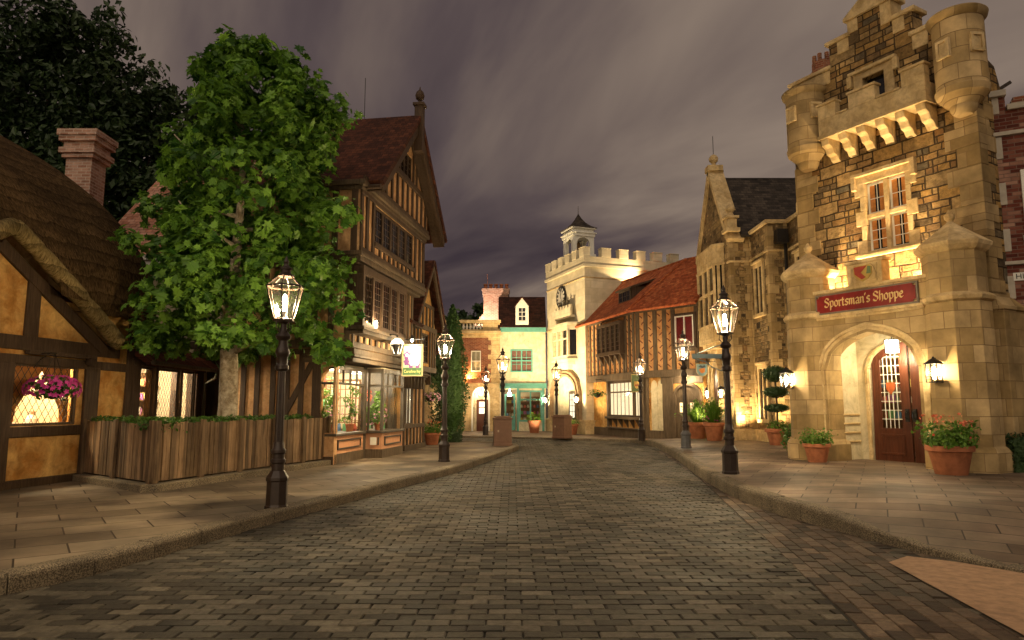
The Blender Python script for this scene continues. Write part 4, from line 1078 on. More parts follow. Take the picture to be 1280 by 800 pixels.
# door, left leaf with arched glass light, right leaf beside it
DA = arch(1.50, 3.40, 2.55, 3.21, n=14, tudor=True)
d = MB(); d.panel([(1.52, .33), (2.47, .33), (2.47, 3.20)] + [(x, z_-.012) for x, z_ in reversed(DA) if 1.53 < x < 2.46], [[(1.74, 1.12), (2.26, 1.12), (2.26, 3.0)] + [(x, z_-.20) for x, z_ in reversed(DA) if 1.74 <= x < 2.25]], .42, .48)
door = d.build('door', DOORWOOD, sh, bevel=.006)
b = MB(); b.box(1.70, 2.30, .40, .42, .48, .54); b.box(1.70, 2.30, .40, .42, .92, .98); b.box(1.70, 1.76, .401, .42, .54, .92); b.box(2.24, 2.30, .401, .42, .54, .92); b.build('door_panel', DOORWOOD, door, bevel=.005)
g = MB(); g.box(1.72, 2.28, .45, .454, 1.10, 3.05); g.build('pane', GLASS, door)
b = MB()
for i in range(1, 5): b.box(1.74+.104*i-.009, 1.74+.104*i+.009, .441, .449, 1.12, 3.0)
for i in range(1, 9): b.box(1.74, 2.26, .442, .448, 1.12+.215*i-.009, 1.12+.215*i+.009)
b.build('glazing_bars', WHITE, door)
cr = MB(); cr.panel([(1.90, 2.22), (2.12, 2.22), (2.12, 2.06), (2.01, 1.92), (1.90, 2.06)], [], .434, .440); cr.build('door_crest', plain('crest_red', (0.40, 0.10, 0.03), 0.5), door)
d = MB(); d.panel([(2.50, .33), (3.39, .33), (3.39, 2.55)] + [(x, z_-.012) for x, z_ in reversed(DA) if 2.5 <= x < 3.38], [], .43, .49); d.build('door', DOORWOOD, sh, bevel=.006)
h = MB()
for x in (2.35, 2.53): h.box(x, x+.09, .39, .42, 1.28, 1.58); h.tube([(x+.045, .39, 1.34), (x+.045, .32, 1.36), (x+.045, .32, 1.50), (x+.045, .39, 1.52)], .012, 6)
h.build('door_handle', BLACKIRON, door)
room(sh, .45, 3.5, .605, 2.4, .3, 3.2, INTERIOR); light('shop_light', loc_to_world(sh, (2.5, 1.5, 2.9)), 9, (1, .82, .55), .12)
# threshold, side buttress
b = MB(); b.box(4.60, 4.86, -.10, .95, 0, 3.72); b.add([(4.6, -.1, 3.72), (4.86, -.1, 3.72), (4.86, .95, 3.72), (4.6, .95, 3.72), (4.6, -.02, 3.98), (4.64, -.02, 3.98), (4.64, .9, 3.98), (4.6, .9, 3.98)], [(0, 1, 5, 4), (1, 2, 6, 5), (2, 3, 7, 6), (3, 0, 4, 7), (4, 5, 6, 7)])
b.box(4.6, 4.9, -.14, 1.0, 3.64, 3.73); b.build('buttress', ASHLAR, sh, bevel=.015)

# the red name board over the porch, blackletter capitals cut with a broad nib
LET = {
 'S': ([[(.78, 1.2), (.6, 1.46), (.3, 1.5), (.08, 1.25), (.12, 1.0), (.4, .82), (.72, .62), (.78, .3), (.5, .02), (.15, .06), (0, .28)]], 1.0),
 'p': ([[(0, .95), (.1, .85), (.1, -.5)], [(.1, .8), (.35, 1), (.6, .82), (.6, .2), (.35, 0), (.1, .12)]], .82),
 'o': ([[(.32, 1), (.06, .8), (.06, .2), (.32, 0), (.6, .2), (.6, .8), (.32, 1)]], .82),
 'r': ([[(0, .95), (.1, .85), (.1, .1), (.2, 0)], [(.1, .75), (.36, .98), (.48, .85)]], .62),
 't': ([[(.12, 1.3), (.12, .1), (.26, 0), (.4, .1)], [(-.08, .95), (.36, .95)]], .55),
 's': ([[(.52, .88), (.32, 1), (.08, .85), (.12, .62), (.46, .42), (.5, .15), (.26, 0), (.02, .12)]], .70),
 'm': ([[(0, .95), (.1, .85), (.1, .05)], [(.1, .75), (.34, .98), (.48, .85), (.48, .05)], [(.48, .75), (.72, .98), (.86, .85), (.86, .1), (.96, 0)]], 1.16),
 'a': ([[(.06, .85), (.3, 1), (.54, .85), (.54, .1), (.66, 0)], [(.54, .55), (.12, .42), (.06, .15), (.26, 0), (.54, .2)]], .80),
 'n': ([[(0, .95), (.1, .85), (.1, .05)], [(.1, .75), (.38, .98), (.54, .85), (.54, .1), (.64, 0)]], .82),
 "'": ([[(.1, 1.5), (.04, 1.2)]], .30),
 'h': ([[(.1, 1.5), (.1, .05)], [(.1, .75), (.4, .98), (.56, .85), (.56, .1), (.44, -.16)]], .80),
 'e': ([[(.08, .5), (.5, .64), (.46, .9), (.28, 1), (.06, .8), (.06, .2), (.3, 0), (.54, .15)]], .74),
 ' ': ([], .45)}
def blackletter(text, x0, z0, x1, y, th_=.012):
    tot = sum(LET[c][1] for c in text); s = (x1-x0)/tot; m = MB(); x = x0; nb = (.085, .095); k = 0
    for c in text:
        st, adv = LET[c]
        for line in st:
            for a, b in zip(line, line[1:]):
                A = [(a[0]-nb[0], a[1]-nb[1]), (a[0]+nb[0], a[1]+nb[1]), (b[0]+nb[0], b[1]+nb[1]), (b[0]-nb[0], b[1]-nb[1])]
                yy = y-th_-.0004*(k % 7); k += 1
                P = [(x+px_*s, yy, z0+pz*s) for px_, pz in A] + [(x+px_*s, y, z0+pz*s) for px_, pz in A]
                m.add(P, [(0, 1, 2, 3), (4, 7, 6, 5), (0, 4, 5, 1), (1, 5, 6, 2), (2, 6, 7, 3), (3, 7, 4, 0)])
        x += adv*s
    return m
sg = thing('shop_name_board', "red board lettered Sportsman's Shoppe in gold blackletter above the porch arch", 'shop sign', loc, rz)
b = MB(); b.panel([(1.10, 3.97), (1.16, 3.97), (1.16, 3.92), (3.48, 3.92), (3.48, 3.97), (3.54, 3.97), (3.54, 4.28), (3.48, 4.28), (3.48, 4.33), (1.16, 4.33), (1.16, 4.28), (1.10, 4.28)], [], -.915, -.885); b.build('board', plain('sign_red', (0.20, 0.010, 0.008), 0.45, 0, .3), sg)
b = MB(); b.box(1.05, 3.59, -.905, -.862, 3.88, 3.919); b.box(1.05, 3.59, -.905, -.862, 4.331, 4.37); b.box(1.05, 1.09, -.904, -.862, 3.919, 4.331); b.box(3.55, 3.59, -.904, -.862, 3.919, 4.331); b.build('board_frame', plain('sign_frame', (0.16, 0.13, 0.10), .5), sg)
blackletter("Sportsman's Shoppe", 1.32, 4.045, 3.30, -.916).build('lettering', plain('sign_gold', (0.60, 0.43, 0.18), .5, 0, .1), sg)
cs = thing('carved_crest', 'carved stone crest with a red and gold shield set above the red name board', 'crest', loc, rz)
b = MB(); b.panel([(2.06, 4.52), (2.70, 4.52), (2.72, 4.93), (2.04, 4.93)], [], -.94, -.921); b.build('crest_panel', TRIM, cs)
def shield(cx, z0, w_, h): return [(cx-w_/2, z0+h), (cx+w_/2, z0+h), (cx+w_/2, z0+h*.45), (cx+w_*.3, z0+h*.15), (cx, z0), (cx-w_*.3, z0+h*.15), (cx-w_/2, z0+h*.45)]
b = MB(); b.panel(shield(2.38, 4.53, .44, .38), [], -.965, -.941); b.build('shield', plain('shield_gold', (0.42, 0.29, 0.07), .6), cs)
b = MB(); b.panel([(2.18, 4.89), (2.50, 4.89), (2.34, 4.74), (2.46, 4.62), (2.36, 4.58), (2.26, 4.66), (2.19, 4.72)], [], -.978, -.9655); b.build('shield_charge', plain('shield_red', (0.33, 0.045, 0.025), .6), cs)
b = MB(); b.panel([(2.48, 4.70), (2.585, 4.70), (2.585, 4.86), (2.52, 4.88)], [], -.977, -.9655); b.build('shield_field', plain('shield_green', (0.12, 0.17, 0.08), .6), cs)
b = MB(); b.tube([(2.10, -.95, 4.56), (2.08, -.96, 4.7), (2.12, -.96, 4.85), (2.20, -.95, 4.92)], .02, 6); b.tube([(2.66, -.95, 4.56), (2.69, -.96, 4.7), (2.64, -.96, 4.85), (2.56, -.95, 4.92)], .02, 6); b.build('scrolls', TRIM, cs)

# wall lanterns (pier faces), one lantern under the porch ceiling
def make_wall_lantern(label, w_=.2):
    t = thing('wall_lantern', label, 'wall lantern', group='lanterns on the stone walls')
    b = MB(); b.box(-.05, .05, .0, .02, -.1, .24); b.tube([(0, .01, .20), (0, -.10, .30), (0, -.17, .28)], .012, 6)
    b.box(-.115, .115, -.285, -.055, -.21, -.19)
    for x in (-.105, -.0, .105):
        for y in (-.275, -.065): b.box(x-.008, x+.008, y-.008, y+.008, -.19, .17)
    b.box(-.113, .113, -.283, -.057, -.16, -.148); b.box(-.113, .113, -.283, -.057, -.09, -.08)
    b.lathe([(.19, .17), (.19, .185), (.10, .25), (.03, .29), (.015, .33)], 0, -.17, 4, PI/4); b.build('lantern_frame', BLACKIRON, t)
    g = MB(); g.box(-.098, .098, -.268, -.072, -.188, .168); g.build('lantern_glass', glass('frost_glass', (1, .97, .9), .1, .012), t)
    f = MB(); f.lathe([(.02, -.15), (.042, -.05), (.04, .08), (.01, .13)], 0, -.17, 8); f.build('bulb', BULB, t)
    return t
lan = make_wall_lantern('black lantern on the left porch pier of the stone shop')
LN = [lan]
def place_lantern(root, p, label, power, rz_=None, first=False):
    o = lan if first else copy_tree(lan)
    o['label'] = label; w_ = loc_to_world(root, p); o.location = w_; o.rotation_euler.z = root.rotation_euler.z if rz_ is None else rz_
    d = Matrix.Rotation(o.rotation_euler.z, 3, 'Z') @ Vector((0, -.17, 0.0))
    light('lantern_light', w_+d, power, (1, .80, .50), .06); return o
place_lantern(sh, (.36, -1.085, 2.30), 'black lantern on the left porch pier of the stone shop', 36, first=True)
place_lantern(sh, (4.0, -1.085, 2.34), 'black lantern on the right porch pier of the stone shop', 40)
pl = thing('porch_lantern', 'lit square lantern hanging inside the stone porch over the door', 'lantern', loc_to_world(sh, (2.35, .05, 3.05)), rz)
b = MB(); b.box(-.12, .12, -.12, .12, .16, .18); b.box(-.12, .12, -.12, .12, -.16, -.145)
for x in (-.11, 0, .11):
    for y in (-.11, .11): b.box(x-.009, x+.009, y-.009, y+.009, -.145, .16)
b.tube([(0, 0, .18), (0, 0, .45)], .012, 6); b.build('lantern_frame', BLACKIRON, pl); MB().box(-.10, .10, -.10, .10, -.14, .155).build('lantern_glass', GLOW, pl)
light('porch_light', loc_to_world(sh, (2.35, .05, 2.78)), 12, (1, .80, .46), .1)
# flood lamps hidden on the porch roof, washing the wall above
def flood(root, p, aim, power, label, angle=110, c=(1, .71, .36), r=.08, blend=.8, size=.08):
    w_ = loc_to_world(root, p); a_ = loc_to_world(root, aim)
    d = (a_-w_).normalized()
    return light('flood_light', w_+d*.06, power, c, r, angle, a_, blend)  # bare spot light only, no lamp body is modelled
flood(sh, (1.30, -.36, 3.95), (1.6, .25, 8.0), 150, 'flood lamp on the porch roof left of the carved crest', 130)
flood(sh, (3.36, -.36, 3.95), (3.1, .25, 8.0), 150, 'flood lamp on the porch roof right of the carved crest', 130)

# ------------------------------------------------------------------ flint gabled house beyond the shop
loc, rz = frame(8.72, 31.5, 0, -1)
gh = thing('gabled_stone_house', 'flint and sandstone house with steep coped gable, carved bay window and slate roof', 'stone house', loc, rz)
m = MB(); m.prism([(0, 0), (4.5, 0), (4.5, .78), (6.5, .78), (6.5, 1.53), (12.2, 1.53), (12.2, 8), (0, 8)], 0, 8.4)
m.panel([(0, 8.4), (4.5, 8.4), (2.25, 11.75)], [], 0, .4); m.build('wall', FLINT, gh)
q = MB(); rng = random.Random(8)
def quoin_col(x, y, z0, z1, sx, sy):
    z = z0; i = 0
    while z < z1:
        a, b = (.34, .2) if i % 2 else (.22, .34)
        q.box(min(x+.02*-sx, x+sx*a), max(x-.02*sx, x+sx*a), min(y-.02*sy, y+sy*b), max(y-.02*sy, y+sy*b), z, min(z+.334, z1)); z += .34; i += 1
quoin_col(4.5, 0, .3, 8.3, -1, 1); quoin_col(6.5, .78, .3, 8.3, -1, 1); quoin_col(0, 0, .3, 8.3, 1, 1)
quoin_col(4.5, .78, .3, 8.3, 1, 1) if False else None
z = .3; i = 0
while z < 8.3:
    e = .15 if i % 2 else .24
    q.box(4.5, 4.52, .78-e, .782, z, z+.334); q.box(6.5, 6.52, 1.53-e, 1.532, z, z+.334); q.box(6.5-.02-1.99, 6.5-.02-1.99+e, .758, .78, z, z+.334); z += .34; i += 1
q.build('quoins', ASHLAR, gh, bevel=.012)
c = MB()
for y0, x0, x1 in ((0, 4.2, 4.55), (.78, 4.45, 6.56), (1.53, 6.45, 12.2)): c.box(x0, x1, y0-.09, y0+.15, 8.40, 8.54); c.box(x0, x1-.001, y0-.07, y0+.1, 7.34, 7.42)
c.box(4.40, 4.56, -.08, .69, 8.399, 8.538); c.box(6.42, 6.57, .7, 1.44, 8.399, 8.538); c.box(4.45, 4.57, -.06, .7, 7.338, 7.418); c.box(6.45, 6.57, .72, 1.45, 7.338, 7.418)
c.box(4.3, 4.58, -.10, .78, .25, .75); c.box(4.45, 6.60, .66, .85, .25, .75); c.box(6.3, 6.6, .78, 1.5, .25, .75); c.box(6.5, 12, 1.42, 1.6, .25, .75)
c.build('string_course', TRIM, gh, bevel=.012)
c = MB()
for s in (-1, 1):
    x = 2.25+s*2.45
    P = [(x, -.12, 8.28), (2.25, -.12, 12.0), (2.25, .55, 12.0), (x, .55, 8.28)]
    c.slab(P if s < 0 else list(reversed(P)), .22)
c.box(1.98, 2.52, -.16, .5, 11.85, 12.10); c.lathe([(.16, 12.1), (.10, 12.18), (.09, 12.25), (.19, 12.36), (.21, 12.48), (.13, 12.6), (.02, 12.66)], 2.25, .17, 12)
c.build('gable_coping', TRIM, gh, bevel=.012)
c = MB(); c.tube([(2.25, .17, 12.6), (2.25, .17, 13.5)], .015, 5); c.build('finial_rod', BLACKIRON, gh)
c = MB(); c.box(4.22, 4.82, -.22, .36, 8.54, 8.70); c.box(4.32, 4.72, -.12, .26, 8.70, 9.1); c.box(4.24, 4.80, -.20, .34, 9.1, 9.2); c.lathe([(.2, 9.2), (.11, 9.3), (.10, 9.36), (.19, 9.48), (.2, 9.56), (.1, 9.68), (.02, 9.72)], 4.52, .07, 12); c.build('pinnacle', TRIM, gh, bevel=.012)
r = MB(); r.slab([(2.25, .4, 11.6), (2.25, 9, 11.6), (-.3, 9, 8.4), (-.3, .4, 8.4)], .12); r.slab([(4.8, .4, 8.4), (4.8, 9, 8.4), (2.25, 9, 11.6), (2.25, .4, 11.6)], .12); r.slab([(12.2, 1.6, 8.45), (12.2, 6, 11.2), (4.6, 6, 11.2), (4.6, 1.6, 8.45)], .1)
r.build('roof', SLATE, gh)
for x in (8.0, 9.3):
    c = MB(); c.panel([(x-.4, 8.5), (x+.4, 8.5), (x+.4, 8.8), (x, 9.25), (x-.4, 8.8)], [], 1.42, 1.75); c.lathe([(.1, 9.2), (.06, 9.28), (.12, 9.36), (.03, 9.48)], x, 1.6, 8); c.build('gablet', TRIM, gh, bevel=.01)
# carved bay (oriel)
b = MB(); OUT = [(.75, 0), (1.05, -.40), (3.45, -.40), (3.75, 0)]
def bayring(k): return [(2.25+(x-2.25)*k, y*k if y < 0 else .02) for x, y in OUT]
b.prism(bayring(1.0), 4.25, 4.95); b.prism(bayring(1.05), 4.95, 5.05); b.prism(bayring(.8), 4.0, 4.25); b.prism(bayring(.5), 3.75, 4.0)
b.prism(bayring(1.0), 7.5, 8.2); b.prism(bayring(1.06), 7.42, 7.5); b.prism(bayring(1.06), 8.2, 8.32)
for x in (1.05, 1.85, 2.65, 3.45): b.box(x-.08, x+.08, -.40, -.26, 5.05, 7.42)
b.box(.77, .93, -.10, .0, 5.05, 7.42); b.box(3.57, 3.73, -.10, .0, 5.05, 7.42); b.box(1.1, 3.4, -.385, -.30, 6.3, 6.42)
for i in range(9): b.box(1.12+i*.27, 1.30+i*.27, -.425, -.40, 7.62, 8.08); b.box(1.12+i*.27, 1.30+i*.27, -.425, -.40, 4.42, 4.84)
b.box(3.52, 3.66, -.27, -.16, 5.05, 7.42); bay = b.build('bay_window', TRIM, gh, bevel=.012)
g = MB()
for i in range(3): g.box(1.12+i*.8, 1.80+i*.8, -.32, -.31, 5.06, 7.41)
g.add([(3.5, -.36, 5.06), (3.7, -.1, 5.06), (3.7, -.1, 7.41), (3.5, -.36, 7.41)], [(0, 1, 2, 3)]); g.build('pane', DARKGLASS, bay)
# arched doorway and windows
b = MB(); b.panel(band(opening(1.55, 2.95, .2, 2.6, 3.65, tudor=True), opening(1.8, 2.7, .2, 2.5, 3.3, tudor=True)), [], -.12, .02); b.panel(band(opening(1.4, 3.1, .2, 2.6, 3.8, tudor=True), opening(1.55, 2.95, .2, 2.6, 3.65, tudor=True)), [], -.2, .02); b.build('door_surround', TRIM, gh, bevel=.012)
b = MB(); b.panel(opening(1.8, 2.7, .2, 2.5, 3.3, tudor=True), [], -.04, -.012); b.build('door', DOORWOOD, gh)
def stone_window(M, x0, x1, z0, z1, n=2):
    b = MB(M); b.box(x0-.16, x0, -.07, .02, z0-.05, z1+.05); b.box(x1, x1+.16, -.07, .02, z0-.05, z1+.05); b.box(x0-.16, x1+.16, -.075, .02, z1+.05, z1+.2); b.box(x0-.22, x1+.22, -.14, .02, z1+.2, z1+.29); b.box(x0-.22, x1+.22, -.12, .02, z0-.18, z0-.05)
    for i in range(1, n): xm = x0+(x1-x0)*i/n; b.box(xm-.04, xm+.04, -.065, .02, z0-.05, z1+.05)
    o = b.build('window_surround', TRIM, gh, bevel=.012); MB(M).box(x0, x1, -.012, -.008, z0-.04, z1+.04).build('pane', DARKGLASS, o)
    g = MB(M)
    for i in range(1, 5): zz = z0+(z1-z0)*i/5; g.box(x0, x1, -.016, -.0125, zz-.01, zz+.01)
    g.build('glazing_bars', LEAD, o)
T1 = Matrix.Translation((0, .78, 0)); T2 = Matrix.Translation((0, 1.53, 0))
stone_window(T1, 5.15, 5.85, 5.2, 6.9); stone_window(T1, 5.15, 5.85, 1.2, 3.0); stone_window(T2, 7.3, 8.3, 5.4, 6.9); stone_window(T2, 9.2, 10.2, 5.4, 6.9)
b = MB(); b.box(6.52, 6.9, 1.0, 1.4, 7.6, 8.1); b.tube([(6.62, 1.38, 7.6), (6.62, 1.38, .4)], .06, 8); b.build('rainwater_pipe', BLACKIRON, gh)
# octagonal brick chimney with crown, behind
c = MB(); c.lathe([(.33, 8), (.33, 12.0), (.40, 12.05), (.44, 12.18), (.36, 12.24), (.36, 12.36), (.42, 12.42), (.44, 12.52), (.36, 12.56), (.36, 12.85)], 9.0, 2.03, 8, PI/8, .55)
for k in range(8): a = k*PI/4; c.lathe([(.07, 12.85), (.07, 13.1)], 9.0+.29*math.cos(a), 2.03+.29*math.sin(a), 6, 0, .55)
c.build('chimney', BRICK, gh)
place_lantern(gh, (1.25, -.02, 2.15), 'lantern left of the pointed stone door, behind the flowering pots', 22)
place_lantern(gh, (3.25, -.02, 2.15), 'lantern right of the pointed stone door, beside the near lamp post', 22)
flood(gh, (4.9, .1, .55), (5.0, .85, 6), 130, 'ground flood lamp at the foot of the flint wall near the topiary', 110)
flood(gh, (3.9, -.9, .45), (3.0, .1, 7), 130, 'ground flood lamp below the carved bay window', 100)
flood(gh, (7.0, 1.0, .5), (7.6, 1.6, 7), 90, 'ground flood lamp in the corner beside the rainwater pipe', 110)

# ------------------------------------------------------------------ brick mansion at the right edge
loc, rz = frame(10.72, 14.69, .89, -.454)
bm_ = thing('brick_mansion', 'dark red and buff brick house with white stone bands at the right edge', 'brick house', loc, rz)
BX('wall', BRICKMIX, bm_, -.6, 9, 0, .4, 0, 8.15)
b = MB(); b.box(-.6, 9, -.06, .45, 7.58, 7.67); b.box(-.6, .28, -.10, .45, 8.48, 8.62); b.box(-.6, 9, -.055, .45, 4.68, 4.76); b.box(.28, 9, -.07, .45, 8.15, 8.28)
b.build('stone_bands', plain('pale_stone', (0.42, 0.37, 0.30), .8, 0, .2), bm_, bevel=.01)
b = MB(); z = .3; i = 0
while z < 8.2:
    b.box(-.28, .14 if i % 2 else -.08, -.02, .3, z, z+.5); z += .52; i += 1
b.build('quoins', MATS['pale_stone'], bm_, bevel=.012)
b = MB(); b.box(.41, .53, -.05, .1, 5.3, 6.62); b.box(1.6, 1.72, -.05, .1, 5.3, 6.62); b.box(.41, 1.72, -.05, .1, 6.62, 6.76); b.box(.36, 1.76, -.09, .1, 5.2, 5.3); wn = b.build('window', WHITE, bm_, bevel=.008)
BX('pane', DARKGLASS, wn, .53, 1.6, -.02, -.015, 5.3, 6.62)
BX('parapet', BRICKMIX, bm_, -.6, .26, .005, .395, 8.15, 8.48)
c = MB(); c.box(.68, 1.4, 1.5, 2.2, 7.5, 9.0); c.box(.63, 1.45, 1.45, 2.25, 8.8, 8.9); c.build('chimney', BRICK, bm_)

# text helper (plain letters)
def letters(txt, size, mat, parent, M, name='lettering', ext=.004):
    cu = bpy.data.curves.new('letters', 'FONT'); cu.body = txt; cu.size = size; cu.extrude = ext; cu.align_x = 'CENTER'; cu.align_y = 'CENTER'
    o = bpy.data.objects.new('letters', cu); col.objects.link(o)
    dg = bpy.context.evaluated_depsgraph_get(); me = bpy.data.meshes.new_from_object(o.evaluated_get(dg)); bpy.data.objects.remove(o)
    me.transform(M @ Matrix.Rotation(R(90), 4, 'X')); me.materials.clear(); me.materials.append(mat)
    n = bpy.data.objects.new(name, me); col.objects.link(n); n.parent = parent; return n
ss = thing('street_sign', 'small white street name plate with dark letters on the brick wall', 'street sign', loc, rz)
b = MB(); b.box(.12, .80, -.03, -.002, 4.33, 4.50); b.build('plate', WHITE, ss)
letters('HIGH ST', .16, BLACKIRON, ss, Matrix.Translation((.46, -.034, 4.415)))
# ------------------------------------------------------------------ herringbone timber house at the street's end, right
loc, rz = frame(4.412, 39.95, .2688, -.9632)
hb = thing('herringbone_timber_house', 'jettied timber house with orange herringbone infill, bay windows and an orange tiled roof', 'timber house', loc, rz)
M2 = Matrix.Translation((6.8, 0, 0)) @ Matrix.Rotation(math.atan2(-.758, .652)-rz, 4, 'Z')
HERR = plaster('orange_infill', (0.47, 0.22, 0.08), (0.56, 0.32, 0.14))
m = MB(); m.prism([(.0, 0), (6.8, 0), (6.8, 4), (0, 4)], 0, 3.2); m.M = M2; m.prism([(0, 0), (3.5, 0), (3.5, 4), (0, 4)], 0, 3.2); m.build('ground_wall', OCHRE, hb)
m = MB(); m.prism([(.0, -.3), (6.8, -.3), (6.8, 3.5), (0, 3.5)], 3.2, 6.3); m.M = M2; m.prism([(0, -.3), (3.5, -.3), (3.5, 3.5), (0, 3.5)], 3.2, 6.3); m.build('upper_wall', HERR, hb)
f = MB(); g = MB(); y = -.3
XS = [.1, .65, 1.2, 1.75, 2.3, 2.75, 5.85, 6.3, 6.75]
def herr(xs, z0, z1, gaps=()):
    for a, b in zip(xs, xs[1:]):
        if any(abs(a-q) < .01 for q in gaps): continue
        z = z0+.2; i = 0
        while z < z1-.2:
            s = 1 if i % 2 else -1; c = (a+b)/2+.05*s; L = .13
            g.bar(c-L*.6*s, z-L*.5, c+L*.6*s, z+L*.5, .045, -.312, -.3); z += .30; i += 1
for x in XS: f.bar(x, 3.3, x, 6.2, .2, -.36, -.3, .06)
for x in (3.3, 3.9, 4.5, 5.1, 5.6): f.bar(x, 3.3, x, 4.2, .16, -.36, -.3, .05)
f.bar(-.1, 3.12, 6.95, 3.12, .34, -.40, -.0, .03); f.bar(-.1, 6.2, 6.9, 6.2, .2, -.38, -.3)
herr(XS, 3.3, 6.1, (2.75,)); herr([2.75, 3.3, 3.9, 4.5, 5.1, 5.6], 3.3, 4.1)
for x in (.15, 2.85, 6.95): f.bar(x, .2, x, 3.0, .26, -.06, 0, .04)
f.bar(0, .25, 7, .25, .5, -.07, 0)
f.M = M2; g.M = M2
X2 = [.12, .62, 1.15, 1.7, 2.2]
for x in X2: f.bar(x, 3.3, x, 6.2, .22, -.36, -.3, .06)
f.bar(2.2, 4.2, 3.5, 4.2, .2, -.37, -.3); f.bar(-.1, 3.14, 3.6, 3.14, .32, -.40, 0, .03); f.bar(0, 6.2, 3.6, 6.2, .2, -.38, -.3); f.bar(2.9, 3.3, 2.9, 4.1, .2, -.36, -.3); f.bar(3.45, 3.3, 3.45, 6.1, .2, -.36, -.3)
herr(X2, 3.3, 6.1); herr([2.2, 2.9, 3.45], 3.3, 4.0)
for x in (.28, 1.45, 1.75): f.bar(x, .2, x, 3.0, .30 if x > .3 else .4, -.08, 0, .05)
f.bar(0, .25, 1.9, .25, .5, -.07, 0); f.bar(1.2, 2.85, 3.5, 2.85, .35, -.05, 0)
f.build('timber_frame', TIMBER_GREY, hb, bevel=.012); g.build('herringbone_inlay', plain('dark_inlay', (.13, .04, .025), .9), hb)
# shop window, bracketed sill, bay above
b = MB(); b.box(3.0, 6.9, -.30, 0, .98, 1.10); b.box(3.0, 6.9, -.06, 0, 2.9, 3.0)
for i in range(6): b.yzpanel([(0, .55), (-.26, .98), (0, .98)], [], 3.15+i*.68, 3.27+i*.68)
b.box(2.95, 6.95, -.24, -.12, .50, .56); b.build('window_shelf', TIMBER_GREY, hb, bevel=.01)
window(hb, 3.1, 6.05, 1.10, 2.90, -.07, TIMBER, 6, 1, .09, .065, .05, top=2.35, gm=GLASS); window(hb, 6.15, 6.9, 1.10, 2.90, -.07, TIMBER, 2, 1, .08, .065, .05, top=2.35, gm=GLASS)
MB().box(3.15, 6.85, -.006, -.003, 1.12, 2.88).build('lit_blind', emit('lit_window_warm', (1, .78, .48), .42), hb)
b = MB(); b.box(2.75, 5.85, -.65, -.3, 4.25, 4.42); b.box(2.8, 5.8, -.62, -.3, 5.78, 5.92)
for i in range(5): b.yzpanel([(-.3, 3.75), (-.6, 4.25), (-.3, 4.25)], [], 2.9+i*.68, 3.03+i*.68)
for i in range(6): x = 2.8+i*.575; b.box(x, x+.12, -.62, -.5, 4.42, 5.78)
b.box(2.81, 2.9, -.5, -.3, 4.42, 5.78); b.box(5.7, 5.79, -.5, -.3, 4.42, 5.78); bay = b.build('bay_window', TIMBER, hb, bevel=.01)
for i in range(5): x = 2.92+i*.575; window(hb, x, x+.455, 4.42, 5.78, -.58, TIMBER, 3, 6, .03, .04, .016, DARKGLASS)
MB().box(2.95, 5.65, -.535, -.53, 4.45, 5.75).build('curtain', plain('dusk_curtain', (.22, .11, .12), .9), bay)
window(hb, 2.35, 3.35, 4.32, 5.72, -.42, WHITE, 2, 1, .05, .08, .05, M=M2, mull=2, gm=GLASS)
b = MB(M2); b.box(2.40, 3.30, -.345, -.335, 4.36, 5.68); b.build('curtain', CURTAIN, hb)
b = MB(M2); b.box(2.22, 3.48, -.44, -.3, 4.22, 4.318); b.box(2.22, 2.345, -.43, -.3, 4.32, 5.8); b.box(3.355, 3.48, -.43, -.3, 4.32, 5.8); b.box(2.22, 3.48, -.435, -.3, 5.722, 5.84); b.build('window_surround', TIMBER, hb, bevel=.01)
# plaster niche panel and the arched pub door
b = MB(M2); b.panel(opening(.62, .98, .4, 2.5, 2.85), [], -.03, 0); b.panel(opening(1.0, 1.3, .4, 2.5, 2.85), [], -.03, 0); b.box(.6, 1.32, -.06, 0, 2.28, 2.36); b.build('arched_panel', CREAM, hb, bevel=.01)
b = MB(M2); b.panel(band(opening(1.95, 3.45, .1, 2.15, 2.72, tudor=True), opening(2.08, 3.32, .1, 2.1, 2.58, tudor=True)), [], -.16, 0); b.build('door_surround', TIMBER_GREY, hb, bevel=.012)
b = MB(M2); b.panel(opening(2.08, 3.32, .1, 2.1, 2.58, tudor=True), [rect(2.22, 2.6, 1.35, 1.8), rect(2.8, 3.18, 1.35, 1.8)], -.06, -.01)
for x0, x1 in ((2.2, 2.62), (2.78, 3.2)): b.box(x0, x1, -.085, -.06, .3, .36); b.box(x0, x1, -.085, -.06, 1.1, 1.16); b.box(x0, x0+.06, -.084, -.06, .36, 1.1); b.box(x1-.06, x1, -.084, -.06, .36, 1.1)
b.box(2.68, 2.72, -.07, -.06, .1, 2.55); b.bar(2.2, 1.95, 2.68, 2.4, .05, -.08, -.06); b.bar(3.2, 1.95, 2.72, 2.4, .05, -.08, -.06); b.box(2.2, 3.2, -.08, -.06, 1.9, 1.95); dr = b.build('door', TIMBER_GREY, hb)
MB(M2).box(2.23, 3.17, -.03, -.025, 1.36, 1.79).build('pane', emit('lit_window_amber', (1, .66, .30), .8), dr)
